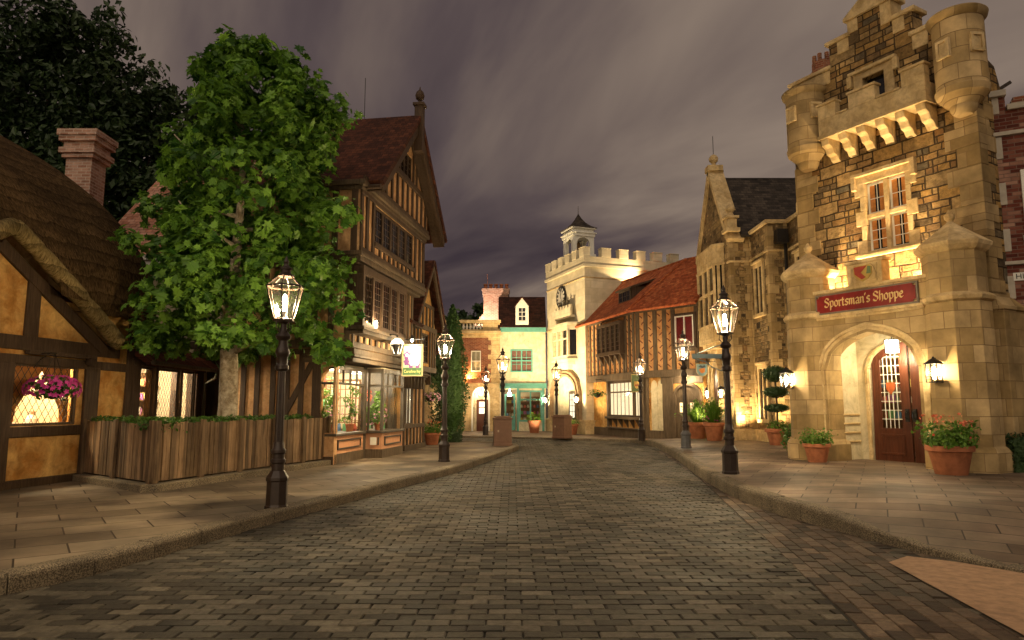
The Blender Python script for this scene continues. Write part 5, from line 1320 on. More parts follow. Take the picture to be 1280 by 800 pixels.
# roof: two slopes meeting at a hip
r = MB(); o = .45
a0 = Vector((-.15, -.3-o, 6.22)); a1 = Vector((6.8+.16, -.3-o, 6.22)); A = Vector((-.15, 1.9, 8.85))
H_ = M2 @ Vector((1.45, 1.9, 8.85)); e1 = M2 @ Vector((3.7, -.3-o, 6.22)); E1 = M2 @ Vector((3.7, 1.9, 8.85)); cn = M2 @ Vector((-.16+.0, -.3-o, 6.22)); cn = (a1+cn)/2
r.slab([a0, cn, H_, A], .12)
roof = r.build('roof', TILE_ORANGE, hb)
r = MB(); mi = M2.inverted(); r.slab([mi @ p for p in (cn, e1, E1, H_)], .12); r.slab([mi @ p for p in (A, H_, M2 @ Vector((2.5, 5, 6.2)), Vector((-.15, 5, 6.2)))], .1); r.slab([mi @ H_, mi @ E1, Vector((3.7, 5, 6.2)), Vector((2.5, 5, 6.2))], .1)
ro = r.build('roof', TILE_ORANGE, hb); ro.matrix_local = M2
h = MB(); h.tube([cn+Vector((0, 0, .03)), H_+Vector((0, 0, .03))], .07, 6); h.tube([A, H_], .07, 6); h.tube([H_, E1], .07, 6); h.build('ridge_tiles', TILE_ORANGE, roof)
d = MB(); d.box(3.9, 5.5, .25, 1.5, 6.5, 7.75); d.slab([(3.75, .1, 7.7), (5.65, .1, 7.7), (5.65, 2.0, 8.35), (3.75, 2.0, 8.35)], .1); dm = d.build('dormer', TIMBER, roof)
window(hb, 4.0, 5.4, 6.75, 7.6, .18, TIMBER_GREY, 6, 3, .06, .06, .02, DARKGLASS, mull=3, name='dormer_window')
pq = thing('porch_star_lamp', 'bright bare lamp over the arched timber door at the street end', 'door lamp', loc_to_world(hb, M2 @ Vector((2.75, -.30, 2.93))), 0)
b = MB(); b.ball((0, 0, 0), .07, 10); b.build('bulb', BULB, pq); b = MB(); b.tube([(0, 0, .05), (.12, .16, .1), (.2, .26, .05)], .02, 6); b.build('bracket', BLACKIRON, pq)
light('door_light', loc_to_world(hb, M2 @ Vector((2.75, -.42, 2.88))), 16, (1, .80, .5), .05)
flood(hb, (1.5, -2.2, .3), (2.5, -.3, 4.8), 150, 'added ground fill light before the herringbone house', 100)  # unseen light added to brighten the herringbone front
flood(hb, (5.6, -2.6, .3), (6.5, -.3, 5.0), 100, 'added ground fill light by the corner of the herringbone house', 110)  # second added light for the same house, no fixture stands here
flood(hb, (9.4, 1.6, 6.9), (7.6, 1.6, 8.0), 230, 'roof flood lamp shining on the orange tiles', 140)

# ------------------------------------------------------------------ clock tower
loc, rz = frame(2.28, 44.27, .3391, -.9407)
ck = thing('clock_tower', 'pale stone clock tower with battlements, black clock face and white cupola', 'clock tower', loc, rz)
L = 5.6; DP = 6.3
m = MB(); m.prism([(0, 0), (L, 0), (L, DP), (0, DP)], 0, 9.75)
m.build('wall', TOWERSTONE, ck)
b = MB(); b.panel(rect(-.1, L+.1, 9.7, 9.85), [], -.1, DP+.1) if False else b.prism([(-.12, -.12), (L+.12, -.12), (L+.12, DP+.12), (-.12, DP+.12)], 9.62, 9.80); b.prism([(-.06, -.06), (L+.06, -.06), (L+.06, DP+.06), (-.06, DP+.06)], 9.80, 10.25)
n = 6
for i in range(n):
    x = -.06+(L+.12-.62)*i/(n-1); b.box(x, x+.62, -.08, .34, 10.251, 10.75); b.box(x-.02, x+.64, -.11, .37, 10.75, 10.81)
    yy = -.08+(DP+.14-.66)*i/(n-1)
    if i: b.box(L-.34, L+.08, yy, yy+.62, 10.252, 10.751); b.box(L-.37, L+.11, yy-.02, yy+.64, 10.751, 10.812)
b.box(-.08, L+.08, -.04, DP, 6.05, 6.13) if False else None
b.build('battlements', TOWERSTONE, ck, bevel=.02)
b = MB()
for z0, z1, k in ((6.35, 6.45, .05), (0.0, .75, .14), (.75, .85, .20), (8.98, 9.05, .04)):
    b.box(-k, L+k, -k, .3, z0, z1); b.box(L-.3, L+k-.001, .3, DP, z0, z1)
b.build('string_course', TRIM, ck, bevel=.015)
b = MB(); XA, XB = 1.05, 4.75
b.panel(band(opening(XA-.32, XB+.32, .85, 2.3, 3.75), opening(XA, XB, .85, 2.3, 3.42)), [], -.2, .0); b.panel(band(opening(XA-.14, XB+.14, .85, 2.3, 3.56), opening(XA, XB, .85, 2.3, 3.42)), [], -.28, -.2)
b.build('arch_moulding', plain('brown_stone', (.30, .2, .11), .85, 0, .3), ck, bevel=.015)
b = MB(); b.panel(opening(XA, XB, .1, 2.3, 3.42), [], -.03, -.01); ar = b.build('arch_recess', CREAM, ck)
b = MB(); b.box(3.5, 4.55, -.12, -.03, .1, 2.5); b.build('door_case', SHOPWOOD, ar)
window(ck, 3.6, 4.45, .9, 2.4, -.16, SHOPWOOD, 2, 4, .07, .04, .03, GLASS); MB().box(3.62, 4.43, -.128, -.122, .9, 2.38).build('lit_pane', emit('lit_window_white', (1, .86, .62), .5), ar)
# oriel and little balcony
OX = Matrix.Translation((.75, .12, 0))
b = MB(OX); OR = [(.75, 0), (1.15, -.62), (3.45, -.62), (3.85, 0)]
def ork(k): return [(2.3+(x-2.3)*k, y*k if y < 0 else .02) for x, y in OR]
b.prism(ork(.32), 3.62, 3.8); b.prism(ork(.55), 3.8, 4.05); b.prism(ork(.8), 4.05, 4.3); b.prism(ork(1.05), 4.3, 4.42); b.prism(ork(1.0), 4.42, 4.62)
b.prism(ork(1.0), 6.1, 6.4); b.prism(ork(1.08), 6.4, 6.55)
for x in (1.15, 1.9, 2.65, 3.4): b.box(x-.05, x+.12, -.62, -.48, 4.62, 6.1)
b.box(.78, .92, -.15, .0, 4.62, 6.1); b.box(3.68, 3.82, -.15, .0, 4.62, 6.1); b.box(1.15, 3.45, -.60, -.5, 5.55, 5.64); b.build('oriel', TOWERSTONE, ck, bevel=.015)
b = MB(OX); b.add([(.86, -.1, 4.62), (1.16, -.55, 4.62), (1.16, -.55, 6.1), (.86, -.1, 6.1)], [(0, 1, 2, 3)]); b.box(1.2, 2.6, -.53, -.52, 4.62, 6.1); b.build('lit_pane', emit('lit_window_gold', (1, .60, .20), .55), ck)
b = MB(OX); b.box(2.62, 3.45, -.53, -.52, 4.62, 6.1); b.add([(3.45, -.55, 4.62), (3.75, -.1, 4.62), (3.75, -.1, 6.1), (3.45, -.55, 6.1)], [(0, 1, 2, 3)]); b.build('pane', DARKGLASS, ck)
b = MB(OX)
for i in range(1, 8): b.box(1.15+i*.32, 1.17+i*.32, -.55, -.531, 4.62, 6.1)
for z in (4.92, 5.22, 5.85): b.box(1.2, 3.4, -.548, -.532, z, z+.02)
b.build('glazing_bars', LEAD, ck)
b = MB(OX); b.box(1.2, 3.5, -.42, .0, 6.85, 7.0); b.box(1.15, 3.55, -.45, -.3, 7.0, 7.45)
for i in range(6): b.box(1.15+i*.43, 1.38+i*.43, -.455, -.295, 7.45, 7.62)
b.build('little_balcony', TOWERSTONE, ck, bevel=.012)
b = MB(OX)                                     # carved figures under the clock
for x, s in ((1.75, .8), (2.35, 1.0), (2.95, .8)): b.lathe([(.12, 0), (.14, .15*s), (.10, .3*s), (.05, .36*s), (.09, .42*s), (.09, .50*s), (.02, .56*s)], x, -.3, 8, z=7.5)
b.build('carved_group', plain('bronze_carving', (.10, .08, .05), .5, .3), ck)
# clock: hours ring, numerals, hands
K = Matrix.Translation((2.35, -.02, 8.3)) @ Matrix.Rotation(R(90), 4, 'X') @ Matrix.Scale(.88, 4)
b = MB(K); b.lathe([(.80, 0), (.80, .06), (.72, .09), (.70, .06)], n=36); cf = b.build('clock_face', plain('clock_black', (.018, .016, .015), .5), ck)
b = MB(K); b.lathe([(.42, .06), (.42, .072)], n=32); b.build('clock_centre', plain('clock_grey', (.46, .42, .36), .6), cf)
b = MB(K)
for i in range(12):
    a = R(90-30*i); c_, s_ = math.cos(a), math.sin(a); X = Vector((c_, s_, 0)); Y = Vector((-s_, c_, 0)); k = (1, 2, 3, 3, 2, 3, 3, 3, 3, 2, 2, 3)[i]
    for j in range(k):
        o_ = (j-(k-1)/2)*.055
        b.add([X*r_+Y*(o_+w_)+Vector((0, 0, h_)) for h_ in (.06, .075) for r_ in (.46, .66) for w_ in (-.017, .017)], [(0, 1, 3, 2), (4, 6, 7, 5), (0, 4, 5, 1), (2, 3, 7, 6), (0, 2, 6, 4), (1, 5, 7, 3)])
b.build('clock_numerals', plain('clock_white', (.68, .64, .55), .5), cf)
b = MB(K)
for a, l_, w_ in ((R(90), .6, .03), (R(75), .40, .045)):
    X = Vector((math.cos(a), math.sin(a), 0)); Y = Vector((-X.y, X.x, 0)); b.add([X*-.1-Y*w_+Vector((0, 0, .08)), X*l_-Y*w_*.4+Vector((0, 0, .08)), X*l_+Y*w_*.4+Vector((0, 0, .08)), X*-.1+Y*w_+Vector((0, 0, .08))], [(0, 1, 2, 3)])
b.build('clock_hands', BLACKIRON, cf)
# cupola
b = MB(); CX, CY = 2.75, 1.0
def ring4(r0, z0, z1): b.box(CX-r0, CX+r0, CY-r0, CY+r0, z0, z1)
ring4(.80, 9.7, 10.9); ring4(.78, 12.0, 12.18); ring4(.85, 12.18, 12.26); ring4(.72, 12.26, 12.46); ring4(.84, 12.46, 12.55)
for sx in (-1, 1):
    for sy in (-1, 1): b.box(min(CX+sx*.72, CX+sx*.45), max(CX+sx*.72, CX+sx*.45), min(CY+sy*.72, CY+sy*.45), max(CY+sy*.72, CY+sy*.45), 10.9, 12.0)
for y0 in (-.71, .60): b.panel([(CX-.45, 11.99)] + [(CX-.45, 11.5)] + arch(CX-.45, CX+.45, 11.5, 11.93)[1:-1] + [(CX+.45, 11.5), (CX+.45, 11.99)], [], CY+y0, CY+y0+.11)
for x0 in (-.71, .60): b.yzpanel([(CY-.45, 11.99)] + [(CY-.45, 11.5)] + arch(CY-.45, CY+.45, 11.5, 11.93)[1:-1] + [(CY+.45, 11.5), (CY+.45, 11.99)], [], CX+x0, CX+x0+.11)
cu = b.build('cupola', WHITE, ck, bevel=.015)
b = MB(); k = math.sqrt(2); b.lathe([(.90*k, 12.55), (.60*k, 12.72), (.34*k, 12.98), (.17*k, 13.25), (.05*k, 13.5), (.02, 13.6)], CX, CY, 4, PI/4); b.lathe([(.02, 13.5), (.012, 14.1)], CX, CY, 6); b.build('cupola_roof', SLATE, cu)
b = MB(); b.lathe([(.02, 11.8), (.10, 11.7), (.15, 11.45), (.22, 11.2), (.20, 11.18)], CX, CY, 16); b.build('bell', plain('bell_bronze', (.2, .12, .05), .35, .8), cu)
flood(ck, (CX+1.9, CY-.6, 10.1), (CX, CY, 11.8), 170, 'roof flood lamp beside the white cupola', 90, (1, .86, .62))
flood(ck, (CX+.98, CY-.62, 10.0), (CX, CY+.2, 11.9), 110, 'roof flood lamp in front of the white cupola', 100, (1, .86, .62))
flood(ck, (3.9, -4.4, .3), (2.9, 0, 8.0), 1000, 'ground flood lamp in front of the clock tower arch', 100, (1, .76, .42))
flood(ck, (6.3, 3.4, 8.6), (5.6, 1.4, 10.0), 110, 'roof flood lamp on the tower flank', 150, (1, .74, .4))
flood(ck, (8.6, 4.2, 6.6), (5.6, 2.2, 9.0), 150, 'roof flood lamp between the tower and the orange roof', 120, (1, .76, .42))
place_lantern(ck, (.45, -.16, 2.0), 'lantern left of the clock tower archway', 20)
place_lantern(ck, (5.0, -.16, 2.0), 'lantern right of the clock tower archway', 30)

# ------------------------------------------------------------------ cream shop with teal trim, and the brick shop with balustrade
loc, rz = frame(-3.04, 44, 1, 0)
cm = thing('cream_teal_shop', 'cream rendered shop with teal windows, dormered dark tile roof and lit display', 'shop', loc, rz); cm.scale = (1.048,)*3
m = MB(); m.panel(rect(2.16, 4.95, 0, 6.3), [rect(2.35, 3.2, .05, 2.55), rect(3.32, 4.72, .62, 2.5), rect(2.8, 4.17, 3.59, 5.01)], 0, .25); m.build('wall', CREAM, cm)
b = MB(); b.box(2.16, 5.0, -.10, .02, 2.62, 2.86); b.box(2.16, 5.0, -.2, .02, 2.86, 2.93); b.box(2.16, 4.98, -.16, .2, 6.06, 6.36); b.box(4.72, 4.86, -.05, .1, .05, 2.62); b.box(3.2, 3.32, -.05, .1, .05, 2.62); b.build('teal_trim', TEAL, cm, bevel=.01)
window(cm, 2.8, 4.17, 3.59, 5.01, -.02, TEAL, 4, 3, .09, .12, .03, GLASS, mull=2, top=4.3); MB().box(2.75, 4.22, .10, .13, 3.5, 5.05).build('curtain', plain('dusky_curtain', (.20, .10, .09), .9), cm)
window(cm, 3.32, 4.72, .62, 2.5, -.03, TEAL, 2, 1, .10, .12, .04, GLASS, mull=2, top=1.95)
room(cm, 2.3, 4.8, .26, 2.2, .1, 2.6); light('shop_light', loc_to_world(cm, (3.4, 1.2, 2.45)), 4, (1, .88, .64), .15)
d = MB(); d.box(2.45, 2.55, .12, .17, .1, 2.3); d.box(3.0, 3.1, .12, .17, .1, 2.3); d.box(2.55, 3.0, .121, .169, .1, .95); d.box(2.55, 3.0, .121, .169, 2.15, 2.3); dr = d.build('door', TEAL, cm); BX('pane', GLASS, dr, 2.55, 3.0, .14, .145, .95, 2.15)
d = MB(); d.lathe([(.10, 2.15), (.12, 2.3), (.03, 2.42), (.01, 2.6)], 2.75, -.18, 8); d.build('door_lantern', GLOW, cm)
r = MB(); r.slab([(2.05, -.2, 6.36), (5.0, -.2, 6.36), (5.0, 1.3, 8.45), (2.05, 1.3, 8.45)], .12); r.slab([(2.05, 1.3, 8.45), (5.0, 1.3, 8.45), (5.0, 4, 8.6), (2.05, 4, 8.6)], .1)
r.add([(2.05, -.2, 6.3), (2.05, 1.3, 8.4), (2.05, 4, 8.5), (2.05, 4, 6.3)], [(0, 1, 2, 3)]); roof = r.build('roof', TILE_DARK, cm)
d = MB(); d.panel([(3.12, 6.5), (3.92, 6.5), (3.92, 7.72), (3.52, 8.2), (3.12, 7.72)], [rect(3.26, 3.78, 6.72, 7.6)], -.12, 0); d.box(3.12, 3.2, 0, 1.1, 6.5, 7.7); d.box(3.84, 3.92, 0, 1.1, 6.5, 7.7); dm = d.build('dormer', WHITE, roof)
d = MB(); d.slab([(3.05, -.16, 7.66), (3.52, -.16, 8.26), (3.52, 1.4, 8.26), (3.05, 1.4, 7.66)], .06); d.slab([(3.52, -.16, 8.26), (3.99, -.16, 7.66), (3.99, 1.4, 7.66), (3.52, 1.4, 8.26)], .06); d.build('dormer_roof', TILE_DARK, dm)
window(cm, 3.26, 3.78, 6.72, 7.6, -.1, WHITE, 2, 3, .05, .08, .03, DARKGLASS, name='dormer_window')
bs = thing('brick_balustrade_shop', 'orange brick shop with stone quoins, arched door and balustraded roof terrace', 'shop', loc, rz); bs.scale = (1.048,)*3
m = MB(); m.panel(rect(-4.2, 2.15, 2.9, 5.95), [rect(.40, 1.0, 3.64, 4.91)], -.0, .25); m.build('wall', BRICK, bs)
m = MB(); m.panel(rect(-4.2, 2.15, 0, 2.9), [opening(.55, 1.46, .05, 2.1, 2.62), rect(-2.0, -.55, .75, 2.45)], -.02, .25); m.build('ground_wall', TRIM, bs)
q = MB(); z = 2.95; i = 0
while z < 5.7:
    q.box(1.45 if i % 2 else 1.62, 2.15, -.03, .24, z, z+.28); z += .29; i += 1
q.build('quoins', TRIM, bs, bevel=.012)
b = MB(); b.box(-4.2, 2.17, -.12, .25, 2.86, 2.96); b.box(-4.2, 2.17, -.10, .25, 5.72, 5.95); b.box(-4.2, 2.22, -.28, .3, 5.95, 6.12); b.box(-4.2, 2.2, -.12, .3, 6.12, 6.22); b.box(-4.2, 2.22, -.16, .32, 6.62, 6.80); b.box(1.1, 2.16, -.10, .25, 6.22, 6.62); b.box(-4.2, -.25, -.1, .25, 6.22, 6.62)
b.build('cornice', TRIM, bs, bevel=.012)
b = MB()
for i in range(6): b.lathe([(.07, 6.22), (.05, 6.28), (.09, 6.38), (.05, 6.5), (.07, 6.6)], -.08+i*.21, .08, 10)
b.build('balusters', WHITE, bs, smooth=True)
window(bs, .40, 1.0, 3.64, 4.91, -.02, WHITE, 2, 2, .06, .1, .03, GLASS, top=4.28); MB().box(.4, 1.0, .12, .14, 3.62, 4.92).build('curtain', plain('pale_curtain', (.42, .38, .30), .9), bs)
b = MB(); b.panel(band(opening(.45, 1.56, .05, 2.1, 2.72), opening(.55, 1.46, .05, 2.1, 2.62)), [], -.08, .0); b.build('arch_moulding', WHITE, bs, bevel=.01)
d = MB(); d.panel(rect(.75, 1.46, .05, 1.95), [rect(.9, 1.3, 1.1, 1.45), rect(.9, 1.3, 1.5, 1.82)], .20, .26); dr = d.build('door', DOORWOOD, bs); BX('lit_pane', emit('door_pane', (1, .8, .5), .8), dr, .88, 1.32, .235, .238, 1.08, 1.84)
b = MB(); b.panel(opening(.55, 1.46, .05, 2.1, 2.62), [], .27, .3); b.build('porch_back', CREAM, bs)
room(bs, -2.1, -.5, .26, 1.8, .6, 2.6); light('shop_light', loc_to_world(bs, (-1.2, 1, 2.4)), 14, (1, .85, .6), .15); window(bs, -2.0, -.55, .75, 2.45, 0, TRIM, 2, 1, .08, .1, .04)
light('arch_light', loc_to_world(bs, (1.0, -.15, 2.35)), 10, (1, .84, .58), .06); d = MB(); d.lathe([(.06, 2.2), (.09, 2.32), (.02, 2.45)], 1.0, .0, 8); d.build('arch_lantern', GLOW, bs)
fb = thing('window_flower_box', 'lit flower box glowing orange under the brick shop window', 'flower box', loc_to_world(bs, (.75, -.25, 2.98)), 0)
b = MB(); b.box(-.55, .55, -.12, .12, 0, .22); b.build('box', TERRACOTTA, fb); rng = random.Random(2); b = MB(); leaf_quads(b, (0, 0, .3), 60, .5, .14, .15, .1, rng); b.build('foliage', LEAF_GREEN, fb, normals=False)
light('brick_flood', loc_to_world(bs, (.3, -.22, 3.3)), 26, (1, .52, .16), .05)
c = MB(); c.box(1.05, 2.65, 2.2, 3.3, 5.5, 8.95); c.box(.98, 2.72, 2.13, 3.37, 8.75, 9.0); c.box(.94, 2.76, 2.09, 3.41, 9.0, 9.14); c.panel([(.35, 6.7), (1.05, 6.7), (1.05, 7.5)], [], 2.22, 3.28)
ch = c.build('chimney', BRICKPINK, bs)
c = MB()
for i in range(5): c.lathe([(.14, 9.14), (.11, 9.2), (.10, 9.42), (.15, 9.46), (.12, 9.52)], 1.15+i*.35, 2.7, 10)
c.tube([(1.3, 2.3, 9.1), (1.3, 2.3, 10.1)], .015, 5); c.build('chimney_pots', TERRACOTTA, ch)
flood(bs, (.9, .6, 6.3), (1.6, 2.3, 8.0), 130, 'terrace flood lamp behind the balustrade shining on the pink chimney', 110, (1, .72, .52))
flood(cm, (4.4, -4.0, .2), (3.9, 0, 5.4), 36, 'added ground fill light before the cream shop', 100, (1, .80, .5))  # added, unseen source that lifts the cream facade
flood(bs, (-.6, -3.6, .2), (.6, 0, 4.0), 110, 'added ground fill light before the brick shop', 90, (1, .74, .42))  # likewise added to brighten the brick facade, without a fixture
# ------------------------------------------------------------------ litter bins
def make_bin(label, loc_, rz_):
    t = thing('litter_bin', label, 'litter bin', loc_, rz_, 'litter bins beside the lamp posts')
    b = MB(); b.box(-.34, .34, -.34, .34, .06, 1.0); b.build('body', BROWNPAINT, t, bevel=.012)
    b = MB(); b.box(-.38, .38, -.38, .38, 1.0, 1.06); b.box(-.31, .31, -.31, .31, 1.06, 1.12); b.box(-.37, .37, -.37, .37, 0, .09); b.build('rim', BROWNPAINT, t, bevel=.015)
    d = MB()
    for q in ((-.27, .27, .18, .22), (-.27, .27, .88, .92)): d.box(q[0], q[1], -.352, -.338, q[2], q[3])
    for q in ((-.27, -.23), (.23, .27)): d.box(q[0], q[1], -.351, -.338, .22, .88)
    dr = d.build('door', BROWNPAINT, t, bevel=.004); BX('badge', plain('bin_badge', (.45, .36, .24), .5), dr, -.20, -.14, -.356, -.345, .52, .60)
    return t
b1 = make_bin('brown square litter bin at the left street corner, pale badge on its door', (-.37, 26.75, .14), R(4))
b2 = copy_tree(b1); b2['label'] = 'dark brown litter bin turned sideways before the clock tower archway'; b2.location = (2.42, 33.6, .10); b2.rotation_euler.z = R(-38)

# ------------------------------------------------------------------ pots, plants, baskets
rng = random.Random(21)
def pot(label, loc_, r, h, kind, seed, flower=None, group='terracotta pots along the pavement', nleaf=420):
    g = random.Random(seed)
    t = thing('flower_pot', label, 'potted plant', loc_, g.uniform(0, 6), group)
    b = MB(); b.lathe([(r*.62, 0), (r*.66, .02), (r*.88, h*.78), (r*.90, h*.80), (r*1.0, h*.82), (r*1.02, h*.98), (r*.96, h), (r*.9, h*.97), (r*.88, h*.9)], n=24); b.build('pot', TERRACOTTA, t, smooth=True, auto=True)
    b = MB(); b.lathe([(r*.88, h*.9), (r*.85, h*.93)], n=20); b.build('soil', SOIL, t)
    b = MB()
    if kind == 'bushy':
        leaf_quads(b, (0, 0, h+r*.38), nleaf, r*1.2, r*1.2, r*.62, r*.24, g, .5); leaf_quads(b, (0, 0, h+r*.1), nleaf//3, r*1.25, r*1.25, r*.35, r*.28, g, .2)
        for i in range(nleaf//8):
            a = g.uniform(0, 6.28); q = r*g.uniform(.5, 1.5); leaf_quads(b, (q*math.cos(a), q*math.sin(a), h+r*g.uniform(.2, 1.15)), 3, .05, .05, .05, r*.22, g, .5)
    else:                                    # tall feathery plant
        for i in range(nleaf):
            a = g.uniform(0, 6.28); k = abs(g.gauss(0, .55)); top = Vector((math.cos(a)*r*1.9*k, math.sin(a)*r*1.9*k, h+r*g.uniform(.8, 2.0)*(1.15-.3*k)))
            p0 = Vector((math.cos(a)*r*.5*k, math.sin(a)*r*.5*k, h)); mid = p0.lerp(top, .6)+Vector((0, 0, r*.3)); s = Vector((-math.sin(a), math.cos(a), 0))*.016
            b.add([p0-s, p0+s, mid+s, mid-s], [(0, 1, 2, 3)]); b.add([mid-s, mid+s, top], [(0, 1, 2)])
            if i % 3 == 0: leaf_quads(b, tuple(top), 3, .06, .06, .08, .09, g)
    b.build('foliage', LEAF_BRIGHT if kind != 'dark' else LEAF_GREEN, t, normals=False)
    if flower:
        b = MB(); flowers(b, (0, 0, h+r*.5), 14, r*1.2, r*1.2, r*.65, r*.15, g)
        for i in range(16):
            a = g.uniform(0, 6.28); q = r*g.uniform(.2, 1.2); flowers(b, (q*math.cos(a), q*math.sin(a), h+r*g.uniform(.95, 1.4)), 3, .05, .05, .05, r*.13, g)
        b.build('flowers', flower, t, normals=False)
    return t
pot('terracotta pot of bright foliage at the foot of the left porch pier', (7.24, 16.6, .31), .31, .46, 'bushy', 1)
pot('broad terracotta pot with red flowers at the foot of the right porch pier', (8.55, 13.65, .31), .42, .58, 'bushy', 2, PETAL_RED, nleaf=560)
pot('terracotta pot of tall pale green fronds, nearer one by the arched stone door', (7.72, 26.6, .30), .40, .72, 'tall', 4, PETAL_MAGENTA, nleaf=420)
pot('terracotta pot of tall pale green fronds, farther one by the arched stone door', (7.62, 28.6, .26), .40, .72, 'tall', 5, nleaf=420)
pot('terracotta pot with red and yellow flowers by the lower gabled house', (-3.12, 27.2, .14), .34, .48, 'bushy', 6, PETAL_RED)
pot('terracotta pot before the teal shop window', (1.32, 41.2, .05), .40, .75, 'bushy', 7, nleaf=160)
pot('terracotta pot with a shrub at the right side of the tower archway', (3.35, 38.6, .05), .34, .6, 'bushy', 10, nleaf=160)
# topiary of three clipped discs
tp = thing('topiary_tree', 'topiary clipped into three dark discs in a terracotta pot by the flint wall', 'topiary', (9.0, 23.6, .32))
b = MB(); b.lathe([(.26, 0), (.36, .44), (.42, .45), (.42, .56), (.36, .57), (.34, .5)], n=20); b.build('pot', TERRACOTTA, tp, smooth=True, auto=True)
b = MB(); b.tube([(0, 0, .4), (.02, 0, 1.2), (-.01, 0, 2.5)], .035, 6); b.build('stem', BARKDARK, tp)
for z, r_, h_ in ((1.26, .42, .15), (1.80, .42, .20), (2.42, .44, .30)):
    b = MB(); leaf_quads(b, (0, 0, z), 900, r_, r_, h_, .07, rng, .2, .75); b.ball((0, 0, z), r_*.9, 14, h_/r_*.9); b.build('clipped_disc', LEAF_HEDGE, tp, normals=False)
b = MB(); leaf_quads(b, (0, 0, .68), 240, .38, .38, .2, .10, rng); b.build('foliage', LEAF_BRIGHT, tp, normals=False)
def shrub(label, loc_, rx, ry, rz_, n, mat, size, seed, cat='shrub', name='shrub'):
    g = random.Random(seed); t = thing(name, label, cat, loc_)
    b = MB(); leaf_quads(b, (0, 0, rz_), n, rx, ry, rz_, size, g, .3, .3); b.build('foliage', mat, t, normals=False)
    b = MB(); b.tube([(0, 0, -.05), (.03, 0, rz_)], .02, 5); b.build('stem', BARKDARK, t); return t
shrub('loose green shrub between topiary and the left porch pier', (8.05, 20.0, .33), .36, .36, .42, 420, LEAF_GREEN, .12, 31)
shrub('low green shrub beside the flower pot below the cypress', (-2.75, 27.9, .14), .35, .3, .35, 300, LEAF_GREEN, .11, 32)
def hedge(label, loc_, rz_, x1, y1, z1, n, seed):
    g = random.Random(seed); t = thing('box_hedge', label, 'hedge', loc_, rz_); b = MB()
    b.box(.04, x1-.04, .04, y1-.04, 0, z1-.04)
    for _ in range(n):
        f_ = g.choice((0, 0, 1, 2, 2, 3)); p = [g.uniform(0, x1), g.uniform(0, y1), g.uniform(.02, z1)]
        if f_ == 0: p[1] = g.gauss(0, .02)
        elif f_ == 1: p[0] = g.choice((0, x1))+g.gauss(0, .02)
        elif f_ == 2: p[2] = z1+g.gauss(0, .025)
        else: p[1] = y1
        leaf_quads(b, tuple(p), 1, .01, .01, .01, .065, g, .3)
    b.build('foliage', LEAF_HEDGE, t, normals=False); return t
hedge('low clipped hedge at the right edge beside the porch pier', (10.0, 13.95, .32), R(-14), 4.0, .5, .74, 5200, 41)
hedge('tall clipped hedge at the right edge against the brick wall', (10.75, 14.45, .32), R(-27), 4.0, .5, 2.25, 6500, 42)
hedge('small box hedge on the corner by the cypress', (-2.95, 29.0, .14), R(5), .85, .6, .42, 900, 43)
def basket(label, loc_, r, n, seed, petal=None, hang=None, wall=None):
    g = random.Random(seed); t = thing('hanging_basket', label, 'hanging basket', loc_, 0, 'hanging flower baskets')
    b = MB(); b.lathe([(.03, -r*.52), (r*.3, -r*.45), (r*.5, -r*.22), (r*.56, 0), (r*.5, .02)], n=14); b.build('basket', SOIL, t)
    b = MB(); leaf_quads(b, (0, 0, 0), n, r*1.25, r, r*.62, r*.24, g, .2); b.build('foliage', LEAF_GREEN, t, normals=False)
    if petal: b = MB(); flowers(b, (0, 0, -.02), int(n*.35), r*1.25, r*1.05, r*.62, r*.24, g); b.build('flowers', petal, t, normals=False)
    if hang:
        b = MB()
        for k in range(3): a = k*2.09; b.tube([(r*.66*math.cos(a), r*.66*math.sin(a), 0), hang], .006, 4)
        b.build('chain', BLACKIRON, t)
    if wall:
        b = MB(); w0 = Vector(wall); top = Vector(hang); b.tube([top-w0*.12, top+w0], .012, 6); b.tube([top+w0*.25, top+w0*.7+Vector((0, 0, -.12)), top+w0+Vector((0, 0, -.28))], .009, 5); b.build('bracket', BLACKIRON, t)
    return t
basket('hanging basket of magenta petunias before the cottage window', (-8.69, 13.07, 1.99), .39, 460, 51, PETAL_MAGENTA, (0, 0, .66), (-.44, .07, 0))
basket('hanging basket of pink and red flowers at the lower gabled house', (-3.16, 26.8, 1.98), .34, 260, 52, PETAL_PINK, (0, 0, .8), (-.30, -.35, 0))
basket('plain green hanging basket on the tower corner by the herringbone house', (4.55, 37.0, 2.3), .42, 240, 53, None, (0, 0, .75), (.68, .19, 0))

# ------------------------------------------------------------------ signs and bracket lantern on the tall house
hs = thing('hanging_flower_sign', 'hanging painted sign of pale and purple blooms over a green lettered band, lit from above', 'hanging sign', loc_to_world(th, (2.75, -1.22, 3.05)), R(-5)); hs.scale = (.80, .9, .96)
b = MB(); b.box(-.36, .36, -.025, .025, -.50, .42); b.build('board', plain('sign_green', (.05, .13, .05), .6), hs)
b = MB(); b.box(-.40, .40, -.035, .035, .42, .46); b.box(-.40, .40, -.035, .035, -.54, -.50); b.box(-.40, -.36, -.034, .034, -.5, .42); b.box(.36, .40, -.034, .034, -.5, .42); b.build('frame', plain('sign_gilt', (.35, .28, .14), .5), hs)
b = MB(); b.box(-.34, .34, -.030, -.0255, -.27, .40); b.build('painted_panel', plain('sign_pale', (.42, .46, .36), .6), hs)
b = MB()
def bloom(cx, cz, r, y): b.panel([(cx+r*(1+.14*math.sin(5*t))*math.cos(t), cz+r*(1+.14*math.sin(5*t))*math.sin(t)) for t in [i*PI/12 for i in range(24)]], [], y, -.0302)
for cx, cz, r in ((-.20, .10, .13), (-.22, -.10, .10), (.20, -.20, .09), (-.05, -.20, .09)): bloom(cx, cz, r, -.033)
